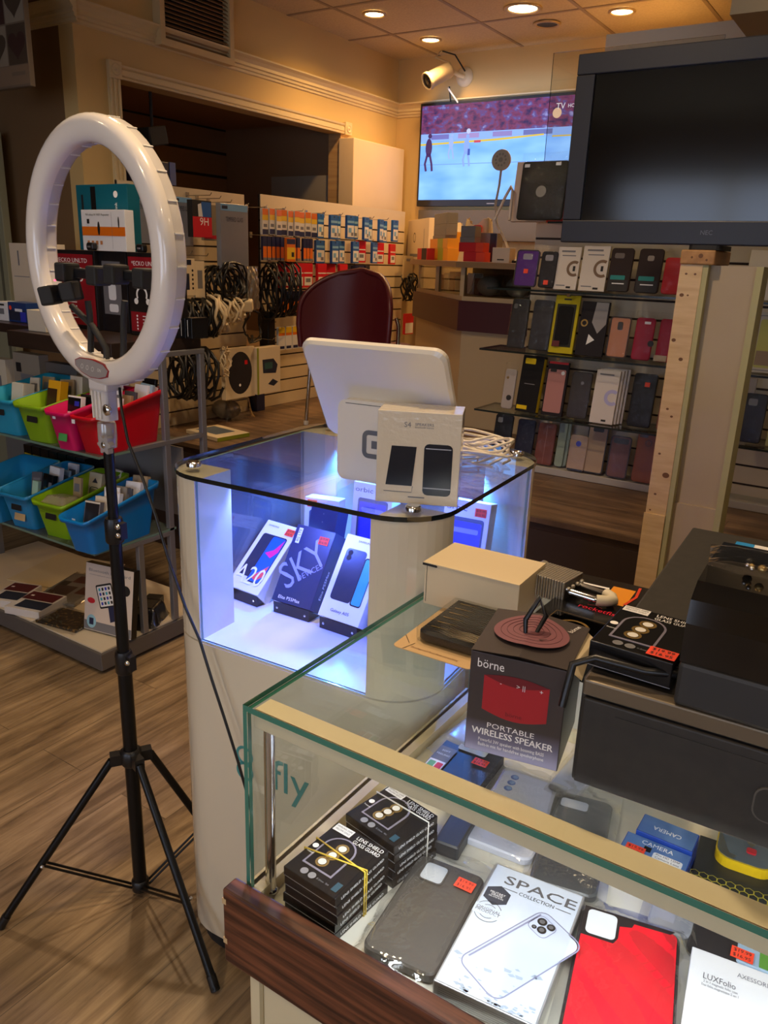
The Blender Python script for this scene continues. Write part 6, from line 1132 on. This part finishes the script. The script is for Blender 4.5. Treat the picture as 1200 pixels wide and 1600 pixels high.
cbox('small_carton', 'blue-edged grey carton right of the scarlet stack', 'carton', 742, 775, 364, mat('steel carton', (120, 116, 116), .4), lambda b, w, h: b.rect(w*.32, h*.5, w*.3, h*.95, NVY, UP), off=.2)
cbox('small_carton', 'low white box with a slot at the right of the counter', 'carton', 769, 796, 387, mat('off white box', (206, 194, 172), .5), lambda b, w, h: b.rect(0, h*.2, w*.4, .006, INK, UP), off=.05)
for (x, y, lab) in ((706, 352, 'crumpled white bag behind the amber carton'), (748, 346, 'crumpled white bag with a red seal on the counter')):
    p, n = ctr(x, .33); q = onpl(x, y, p, n); o = thing('paper_bag', lab, 'bag', Matrix.Translation((q.x, q.y, CT+.0005))); hb = q.z-CT
    b = MB(); b.grid(lambda u, v: ((.10+.02*sin(9*u*6.28))*cos(u*6.283)*(1-.35*v+.06*sin(21*u)), .07*sin(u*6.283)*(1-.5*v), v*(hb+.02*sin(15*u))), 24, 8, mat('paper white', (226, 208, 176), .6)); b.build('bag', o)
    if x > 740: MB().prism(rr(.05, .04, .01, 3), 0, .012, RDC, T3(.03, -.06, hb*.8) @ UP).build('red_seal', o)
gn = ctr(783, .1); q = onpl(797, 396, *gn); hd_ = onpl(783, 250, *gn); o = thing('gooseneck_lamp', 'round-faced white gooseneck lamp standing on the back counter', 'lamp', Matrix.Translation((q.x, q.y+.03, CT+.0004))); L0 = Vector((q.x, q.y+.03, CT)); rel = lambda px: onpl(px[0], px[1], *gn)-L0
GNW = mat('lamp cream', (206, 194, 170), .35)
b = MB(); b.lathe([(.05, 0), (.05, .012), (.02, .02), (.006, .022)], BLK, 22); b.build('base', o)
b = MB(); b.tube([(0, 0, .02), rel((790, 378)), rel((776, 350)), rel((774, 320)), rel((780, 290)), rel((783, 266))], .006, GNW, 8); b.build('gooseneck', o)
b = MB(); Rh = Matrix.Translation(rel((783, 250))) @ UP @ T3(rx=-8); b.lathe([(.02, -.03), (.048, -.018), (.052, .0), (.05, .006), (.044, .004), (.001, .004)], GNW, 26, Rh, cap=False)
for k in range(10): b.disc(.028*cos(k*.628), .028*sin(k*.628), .006, mat('lamp led face', (170, 160, 140), .5), Rh, .0046)
b.disc(0, 0, .012, mat('lamp led face', (170, 160, 140), .5), Rh, .0046); b.build('lamp_head', o)
p, n = ctr(830, .2); 
# small things hanging at the right edge of the cartridge panel
hang('phone_case', 'beige phone case hanging at the right edge of the cartridge panel', 'phone case', 631, 645, 400, 434, -3.1, .012, mat('beige case', (188, 168, 132), .45), lambda b, w, h: b.rect(0, h*.82, w*.5, h*.12, GREYT, UP))
hang('cable_pack', 'red and white pack hanging low at the right edge of the cartridge panel', 'packet', 633, 646, 490, 522, -3.1, .02, IKR, lambda b, w, h: b.rect(0, h*.3, w*.9, h*.5, IKW, UP))
c = onP(640, 448, -3.1); coil('cable_bundle', 'black cable hanging between the cartridge panel and the counter', c, .05, 8, CBK, .006, 12, (1, .2, 0), .1, 1.6)
# ================================================================ glass-shelf wall of phone cases
SWX0, SWX1, SWY = -1.44, .75, 3.36
t = slat_panel('slat_panel', 'white slat panel behind the glass shelves of phone cases', Matrix.Translation((SWX0, SWY, RF+.001)), SWX1-SWX0, 1.07)
SHW = glass('shelf glass right', (236, 242, 240), .06); SHEK = mat('dark shelf edge', (34, 42, 42), .15)
SHZ = {1: 1.366, 2: 1.112, 3: .848, 0: 1.628}
LABS = {0: 'topmost', 1: 'second', 2: 'third', 3: 'fourth'}
for k in (0, 1, 2, 3):
    x0 = (-1.30, -1.545, -1.56, -1.565)[k]; o = thing('glass_shelf', 'clear glass shelf holding phone cases, %s from the top of the case wall' % LABS[k], 'shelf', Matrix.Translation((x0, 3.14, SHZ[k]-.009)), 'glass shelves of phone cases')
    slab(MB(), 0, SWX1-x0, 0, SWY-3.145, 0, .008, 2, SHW, SHEK).build('glass', o)
    for xx in (.35, 1.25): MB().box(xx-.006, xx+.006, .03, SWY-3.142, -.014, -.001, CHROME).build('bracket', o)
o = thing('base_ledge', 'white ledge along the bottom of the case wall', 'ledge', Matrix.Translation((SWX0, 3.245, RF+.001))); MB().box(0, SWX1-SWX0, 0, SWY-3.247, 0, .03, mat('ledge white', (176, 170, 164), .5), bev=.002).build('ledge', o)
def scase(label, row, x0, x1, yt, yb, col, name='phone_case', cat='phone case', cam=None, rim=None, bag=0, draw=None, rz=0, Y=3.2, th=.012, tilt=10, pack=None, st=None, group=None, rough=.4):
    """package leaning back on shelf 'row'; pixel box gives its column, width and height"""
    z = SHZ[row] if row in SHZ else RF+.0315; A = onY(x0, yb, Y); B = onY(x1, yb, Y); w = B.x-A.x; h = (onY((x0+x1)/2, yt, Y+.03).z-z)/cos(radians(tilt))
    o = thing(name, label, cat, Matrix.Translation(((A.x+B.x)/2, Y, z+.003)) @ T3(rz=rz) @ T3(rx=-tilt), group); m = mat('case %d %d %d' % col, col, rough+.12, spec=.22)
    if pack:
        b = MB(); b.box(-w/2, w/2, 0, th, 0, h, m, bev=.0012); pack(b, w, h); b.build('carton', o)
    else:
        hc = h*(.86 if bag else .98); b = MB(); b.prism(rr(w*.92, hc, .012, 5, 0, hc/2+.003), -th*.4, th*.6, m, UP, bev=.002)
        if rim: b.band(rr(w*.9, hc*.98, .011, 5, 0, hc/2+.003), .005, mat('rim %d %d %d' % rim, rim, .4), UP @ T3(0, 0, th*.6), .0008, True)
        if cam: cx, cy, cw, chh, cc = cam; b.prism(rr(cw*w, chh*hc, .006, 4, cx*w, cy*hc), th*.55, th*.6+.0014, mat('cam %d %d %d' % cc, cc, .4), UP)
        if draw: b2 = draw(b, w, hc, th*.6+.0006)
        b.build('case', o)
        if bag: film(o, w*.94, h*.97, th, UP @ T3(0, h/2, th*.7), seed=bag, amp=.008, n=10, tail=.006, m=FILMS, side=.006)
    if st: sticker(o, UP @ T3(0, 0, th*.6 if not pack else 0), st[0]*w, st[1]*h, w=.02, h=.018, z=.002, lines=None)
    return o
GRC = (176, 176, 178); SD_ = lambda *a: None
def whitebox(b, w, h):
    b.rect(-w*.05, h*.9, w*.6, .007, GREYT, UP); b.rect(0, h*.8, w*.6, .004, GREYT, UP); b.ring(w*.3, h*.5, w*.27, .011, mat('ring bronze', (128, 104, 84), .35, .4), UP, .0006, 24, 60, 300); b.rect(w*.3, h*.5, .01, .02, INK, UP, .0008); b.rect(-w*.2, h*.1, w*.4, .004, GREYT, UP); b.rect(w*.16, h*.06, w*.2, .008, INK, UP)
TLB = mat('teal sticker', (20, 136, 132), .4)
def teal(b, w, h, z): b.rect(-w*.05, h*.34, w*.6, h*.1, TLB, UP, z, .003); b.rect(0, h*.16, w*.8, h*.26, mat('dark label', (30, 24, 22), .4), UP, z-.0002); b.rect(0, h*.2, w*.5, .004, PW, UP, z+.0003)
# first row under the tablets
scase('purple phone case with black edges in the row below the tablet case', 1, 801, 838, 384, 445, (84, 34, 128), cam=(-.0, .84, .4, .16, (150, 146, 160)), rim=(26, 24, 30), bag=71, st=(0, .38))
scase('black phone case with sparkling wrap beside the purple one', 1, 839, 866, 386, 448, (30, 28, 34), cam=(.0, .84, .45, .16, (150, 146, 150)), bag=72, st=(-.0, .14))
scase('white phone case carton with bronze ring, beside the black sparkling case', 1, 864, 899, 387, 449, (222, 212, 200), 'phone_case_box', 'phone case box', pack=whitebox)
scase('white phone case carton with bronze ring, beside the teal-labelled cases', 1, 902, 943, 385, 455, (222, 212, 200), 'phone_case_box', 'phone case box', pack=whitebox)
scase('dark brown phone case with teal label, nearer the white cartons', 1, 945, 983, 389, 455, (48, 34, 32), cam=(-.1, .84, .4, .12, (110, 100, 96)), draw=teal)
scase('dark brown phone case with teal label, beside the red wallet case', 1, 988, 1029, 390, 459, (48, 34, 32), cam=(.0, .8, .25, .12, (150, 140, 130)), draw=teal)
scase('bright red wallet case beside the wooden post', 1, 1030, 1066, 396, 461, (196, 28, 30), bag=73, rough=.3)
# second row
scase('charcoal phone case in crinkled bag at the left of the middle shelf', 2, 791, 820, 456, 536, (44, 42, 42), cam=(-.25, .86, .2, .1, (90, 90, 90)), bag=74)
scase('dark grey phone case with chevron mark beside the yellow package', 2, 824, 858, 458, 540, (50, 50, 54), bag=75, draw=lambda b, w, h, z: b.sheet([(-w*.2, h*.9), (w*.2, h*.9), (0, h*.8)], INK, UP, z))
scase('yellow phone case package with black case in its window', 2, 856, 894, 462, 545, (196, 178, 24), 'phone_case_box', 'phone case box', pack=lambda b, w, h: (b.rect(0, h*.48, w*.78, h*.74, mat('window tray', (60, 58, 50), .2), UP), b.prism(rr(w*.6, h*.66, .01, 4, 0, h*.48), .0005, .006, PBK, UP), b.rect(0, h*.93, w*.3, h*.03, INK, UP), b.rect(-w*.2, h*.16, w*.3, h*.1, mat('maroon label', (96, 30, 30), .4), UP, .008)))
scase('black phone case carton with white diamond print', 2, 898, 941, 472, 547, (34, 28, 32), 'phone_case_box', 'phone case box', pack=lambda b, w, h: (b.sheet([(w*.02, h*.99), (w*.46, h*.99), (w*.46, h*.6), (w*.2, h*.42), (-w*.05, h*.62)], mat('silver print', (150, 146, 146), .35), UP), b.sheet([(-w*.1, h*.4), (w*.14, h*.3), (-w*.14, h*.2)], PW, UP, .0008), b.ring(-w*.32, h*.6, .012, .006, GOLD, UP, .0008)))
scase('rose gold phone case with black corners on the middle shelf', 2, 946, 980, 487, 548, (188, 128, 98), cam=(.0, .8, .24, .2, (34, 28, 28)), rim=(52, 36, 32), bag=76)
scase('crimson wallet phone case with dark clasp on the middle shelf', 2, 985, 1017, 488, 553, (166, 14, 50), bag=77, draw=lambda b, w, h, z: (b.disc(w*.4, h*.42, .012, INK, UP, z), b.rect(w*.1, h*.9, w*.3, h*.06, PW, UP, z)), st=None)
scase('crimson wallet phone case with paper tag next to the wooden post', 2, 1022, 1056, 490, 555, (166, 14, 50), bag=78, draw=lambda b, w, h, z: b.rect(-w*.2, h*.1, w*.6, h*.14, mat('paper tag', (190, 170, 140), .6), UP, z))
# third row
scase('clear cased pack at the left end of the lower shelf', 3, 783, 802, 568, 622, (176, 166, 160), bag=79, draw=lambda b, w, h, z: (b.disc(-w*.2, h*.8, .006, GOLD, UP, z), b.disc(w*.1, h*.3, .012, INK, UP, z)))
scase('tall black phone case box with yellow edge and badges', 3, 804, 838, 556, 631, (26, 24, 26), 'phone_case_box', 'phone case box', th=.03, rz=-6, pack=lambda b, w, h: (b.rect(-w*.12, h*.9, w*.5, h*.1, mat('badge yellow', (230, 196, 20), .4), UP, .0004, .004), b.rect(-w*.2, h*.08, w*.5, h*.07, mat('badge yellow', (230, 196, 20), .4), UP), b.rect(0, h*.5, w*.5, .003, GREYT, UP), b.box(w/2-.001, w/2+.0006, .004, .026, .004, h-.01, mat('badge yellow', (230, 196, 20), .4))))
scase('pink marble phone case in a black pack on the lower shelf', 3, 846, 879, 566, 630, (34, 26, 30), 'phone_case_box', 'phone case box', pack=lambda b, w, h: (b.rect(-.02*w, h*.46, w*.84, h*.8, mat('pink marble', (178, 122, 116), .35), UP, .0004, .006), b.rect(-w*.2, h*.84, w*.3, h*.06, INK, UP, .0008, .003), b.disc(w*.26, h*.8, .008, PW, UP, .0008), b.rect(0, h*.98, w*.9, h*.04, RDC, UP)))
scase('dark grey phone case in a bag next to the white ringed carton', 3, 884, 918, 571, 643, (58, 54, 54), bag=80, draw=lambda b, w, h, z: b.disc(w*.06, h*.78, .007, GREYT, UP, z))
for i in range(4): scase('front white phone case carton with lilac ring on the lower shelf' if i == 0 else 'white phone case carton standing behind the lilac-ringed one', 3, 921+5*i, 958+5*i, 579-1*i, 648, (212, 204, 200), 'phone_case_box', 'phone case box', Y=3.18+.019*i, th=.014, pack=(lambda b, w, h: (b.rect(-w*.05, h*.92, w*.6, .006, GREYT, UP), b.ring(w*.3, h*.5, w*.26, .014, mat('lilac ring', (176, 172, 214), .3), UP, .0006, 24, 50, 310), b.rect(w*.1, h*.06, w*.2, .008, INK, UP))) if i == 0 else (lambda b, w, h: None), group=None if i == 0 else 'white cartons behind the lilac-ringed one')
scase('black phone case in glossy bag with orange sticker on the lower shelf', 3, 979, 1019, 572, 650, (28, 26, 28), bag=81, st=(.1, .7))
scase('brown phone case edge peeking past the wooden post', 3, 1026, 1042, 590, 655, (150, 100, 84))
# bottom row on the ledge
scase('black phone case in a clear pack at the left of the bottom row', 9, 767, 797, 638, 694, (24, 26, 34), cam=(-.2, .88, .25, .12, (130, 130, 130)), bag=82, Y=3.26)
scase('navy phone case in a clear pack in the bottom row', 9, 802, 832, 646, 700, (26, 28, 54), bag=83, Y=3.26)
scase('two-tone dusty red phone case in the bottom row', 9, 834, 864, 652, 710, (126, 70, 62), draw=lambda b, w, h, z: b.band([(0, .004), (0, h*.96)], .003, mat('dull rose seam', (150, 96, 88), .4), UP, z), bag=84, Y=3.26)
for i in range(2): scase('clear empty case pack right of the dusty red case', 9, 866+6*i, 880+6*i, 654, 712, (148, 164, 150), Y=3.27+.014*i, th=.008, group='clear packs in the bottom row')
scase('beige phone case with blue disc in the bottom row', 9, 884, 914, 672, 726, (184, 158, 140), bag=85, draw=lambda b, w, h, z: (b.disc(.0, h*.78, .012, BLU, UP, z), b.rect(0, h*.04, w*.8, h*.05, NVY, UP, z)), Y=3.255)
scase('beige phone case with thick black rim in the bottom row', 9, 911, 944, 660, 719, (178, 154, 132), cam=(.0, .88, .5, .1, (40, 30, 28)), rim=(30, 26, 26), Y=3.262)
scase('mauve phone case with black camera bar in the bottom row', 9, 946, 980, 672, 737, (122, 84, 80), cam=(0, .9, .7, .13, (28, 24, 26)), rim=(46, 34, 34), bag=86, Y=3.255)
scase('copper phone case with round hole next to the wooden post', 9, 985, 1020, 664, 744, (150, 86, 58), cam=(-.2, .93, .4, .06, (60, 36, 30)), bag=87, draw=lambda b, w, h, z: b.ring(.06*w, h*.8, .012, .003, mat('copper dark', (84, 44, 30), .4), UP, z), Y=3.25)
# right of the partition
scase('white boxed pack with outline print right of the partition, upper shelf', 1, 1158, 1215, 392, 474, (206, 198, 180), 'phone_case_box', 'phone case box', pack=lambda b, w, h: (b.text('D3O' if 0 else 'CASE', .06, h*.86, .012, INK, UP) if 0 else b.rect(w*.2, h*.86, w*.4, .006, INK, UP), b.band(rr(w*.34, h*.4, .01, 4, -w*.1, h*.34), .002, GREYT, UP @ T3(rz=0), .0006, True), b.sheet([(-w*.1, 0.002), (w*.1, .002), (w*.1, h*.08)], mat('leaf green', (96, 150, 60), .5), UP)))
scase('white framed pack with yellow case window right of the partition', 2, 1166, 1222, 489, 572, (198, 188, 166), 'phone_case_box', 'phone case box', pack=lambda b, w, h: (b.rect(w*.04, h*.48, w*.74, h*.8, mat('yellow green case', (190, 186, 90), .4), UP, .0005, .008), b.rect(w*.04, h*.24, w*.7, h*.24, mat('tan case base', (150, 124, 90), .4), UP, .0009), b.band(rr(w*.84, h*.9, .01, 4, .02*w, h*.49), .003, GREYT, UP, .001, True)))
scase('black phone case in crinkled bag right of the partition', 3, 1150, 1190, 604, 684, (30, 28, 28), cam=(-.1, .84, .36, .14, (120, 116, 110)), bag=88)
scase('plain pale pack behind the bagged black case right of the partition', 3, 1140, 1165, 590, 684, (186, 170, 148), Y=3.27, name='phone_case_box', cat='phone case box', pack=lambda b, w, h: None)
scase('olive pack at the right edge beside the bagged black case', 3, 1196, 1226, 610, 690, (170, 166, 110), name='phone_case_box', cat='phone case box', pack=lambda b, w, h: None)
# tablet cases on the top shelf
o = scase('black tablet case with round cut-out standing on the top glass shelf', 0, 803, 880, 240, 352, (24, 22, 22), 'tablet_case', 'tablet case', cam=None, bag=91, tilt=8, draw=lambda b, w, h, z: (b.disc(-w*.02, h*.5, .022, mat('tablet hole grey', (130, 124, 118), .5), UP, z, 24), b.rect(-w*.36, h*.94, .022, .012, PW, UP @ T3(rz=0), z+.002), b.rect(w*.26, h*.96, .022, .012, PW, UP, z+.002)), rough=.3)
scase('white tablet case pack leaning behind the black tablet case', 0, 796, 850, 254, 352, (214, 190, 170), 'tablet_case', 'tablet case', Y=3.25, th=.02, tilt=8, pack=lambda b, w, h: None)
scase('red tablet case peeking out right of the black tablet case', 0, 850, 890, 282, 352, (196, 36, 30), 'tablet_case', 'tablet case', Y=3.28, th=.02, tilt=6, pack=lambda b, w, h: None)
o = thing('wire_easel', 'bent white wire stand left of the black tablet case', 'stand', Matrix.Translation((onY(792, 352, 3.22).x, 3.22, SHZ[0]+.001))); b = MB(); b.tube([(-.07, .02, .004), (-.03, .03, .10), (-.012, .04, .14), (.0, .03, .12), (.01, .0, .004)], .006, mat('easel white', (206, 188, 170), .4), 8); b.build('wire', o)
# clear acrylic screen on the top shelf
q = onY(865, 83, 3.345); q2 = onY(1133, 57, 3.345); o = thing('acrylic_screen', 'clear acrylic screen standing behind the black monitor', 'acrylic screen', Matrix.Translation((q.x, 3.345, SHZ[0]+.0005))); slab(MB(), 0, q2.x-q.x, 0, .006, 0, q.z-SHZ[0], 1, glass('acrylic', (244, 242, 236), .06), mat('acrylic edge', (44, 38, 30), .2)).build('sheet', o)
# ================================================================ short partition with raw studs, and the monitor on it
PIN = mottle(mat('raw pine stud', (206, 176, 132), .6), (172, 136, 92), (9, 9, 60), .5); DRY = mottle(mat('bare drywall', (176, 158, 130), .75), (160, 142, 116), (3, 3, 3), .4); KNOT = mat('pine knot', (104, 70, 44), .7); DRE = mat('drywall edge', (168, 162, 118), .75)
pw = Vector((-.562, 2.3, 0)); b = MB(Matrix.Translation(pw)); PH = 1.479
b.box(0, .058, 0, .09, .002, PH, PIN); b.box(.058, .072, .002, .09, .002, PH, DRE); b.box(.072, .19, .03, .09, .002, PH, DRY); b.box(.19, .207, .002, .09, .002, PH, DRE)
b.box(.0605, .19, .022, .0305, .002, .82, DRY); b.box(-.003, .058, -.004, .002, .002, .78, PIN)
rnd = random.Random(9)
for x, z, r in ((.018, 1.455, .0035), (.041, 1.455, .0035), (.014, 1.40, .006), (.03, 1.40, .003), (.01, 1.28, .006), (.036, 1.23, .006), (.02, 1.09, .004), (.034, 1.07, .004), (.016, .96, .004), (.042, .90, .010), (.02, .84, .004), (.012, .79, .003)): b.disc(x, z, r, KNOT, UP, .0003 if z > .78 else .0045, 12, r*.8)
struct(b, 'wall_partition')
o = thing('partition_cap', 'short knotty pine board capping the partition under the monitor', 'board', Matrix.Translation((pw.x-.002, pw.y-.006, PH+.0005))); b = MB(); b.box(0, .088, 0, .2, 0, .037, mottle(mat('cap pine', (176, 130, 76), .6), (130, 88, 48), (40, 6, 40), .6), bev=.004)
for x, z, r in ((.052, .022, .006), (.03, .018, .003), (.068, .012, .003)): b.disc(x, z, r, KNOT, UP, .0003, 12)
b.build('board', o)
MZ = PH+.038; MC = onY(1090, 385, 2.27); mw, mh = .80, .482
mo = thing('monitor', 'large switched-off black monitor standing on the partition cap', 'monitor', Matrix.Translation((MC.x+.01, 2.33, MZ)))
NAV = mat('monitor bezel', (26, 28, 38), .45); GLS = mat('dark monitor glass', (8, 8, 9), .11, spec=.6)
TM = T3(0, -.03, .012, rx=-.6) ; b = MB(TM); BZ = .052
for x0, x1, z0, z1 in ((-mw/2, mw/2, 0, .06), (-mw/2, mw/2, mh-.052, mh), (-mw/2, -mw/2+BZ, .06, mh-.052), (mw/2-BZ, mw/2, .06, mh-.052)): b.box(x0, x1, 0, .04, z0, z1, NAV, bev=.003)
b.build('bezel', mo); b = MB(TM); b.box(-mw/2+.005, mw/2-.005, .03, .075, .005, mh-.005, BLKM, bev=.005); b.build('housing', mo)
b = MB(TM); b.box(-mw/2+BZ-.002, mw/2-BZ+.002, .008, .03, .058, mh-.05, GLS); b.build('screen', mo)
MB(TM).text('NEC', 0, .03, .016, mat('dim grey lettering', (96, 98, 108), .5), UP, .0006).build('maker_lettering', mo)
b = MB(); b.box(-.03, .03, .03, .06, .004, .2, BLKM); b.prism(rr(.085, .15, .02, 4, 0, .045), .0, .012, BLKM); b.build('stand', mo)
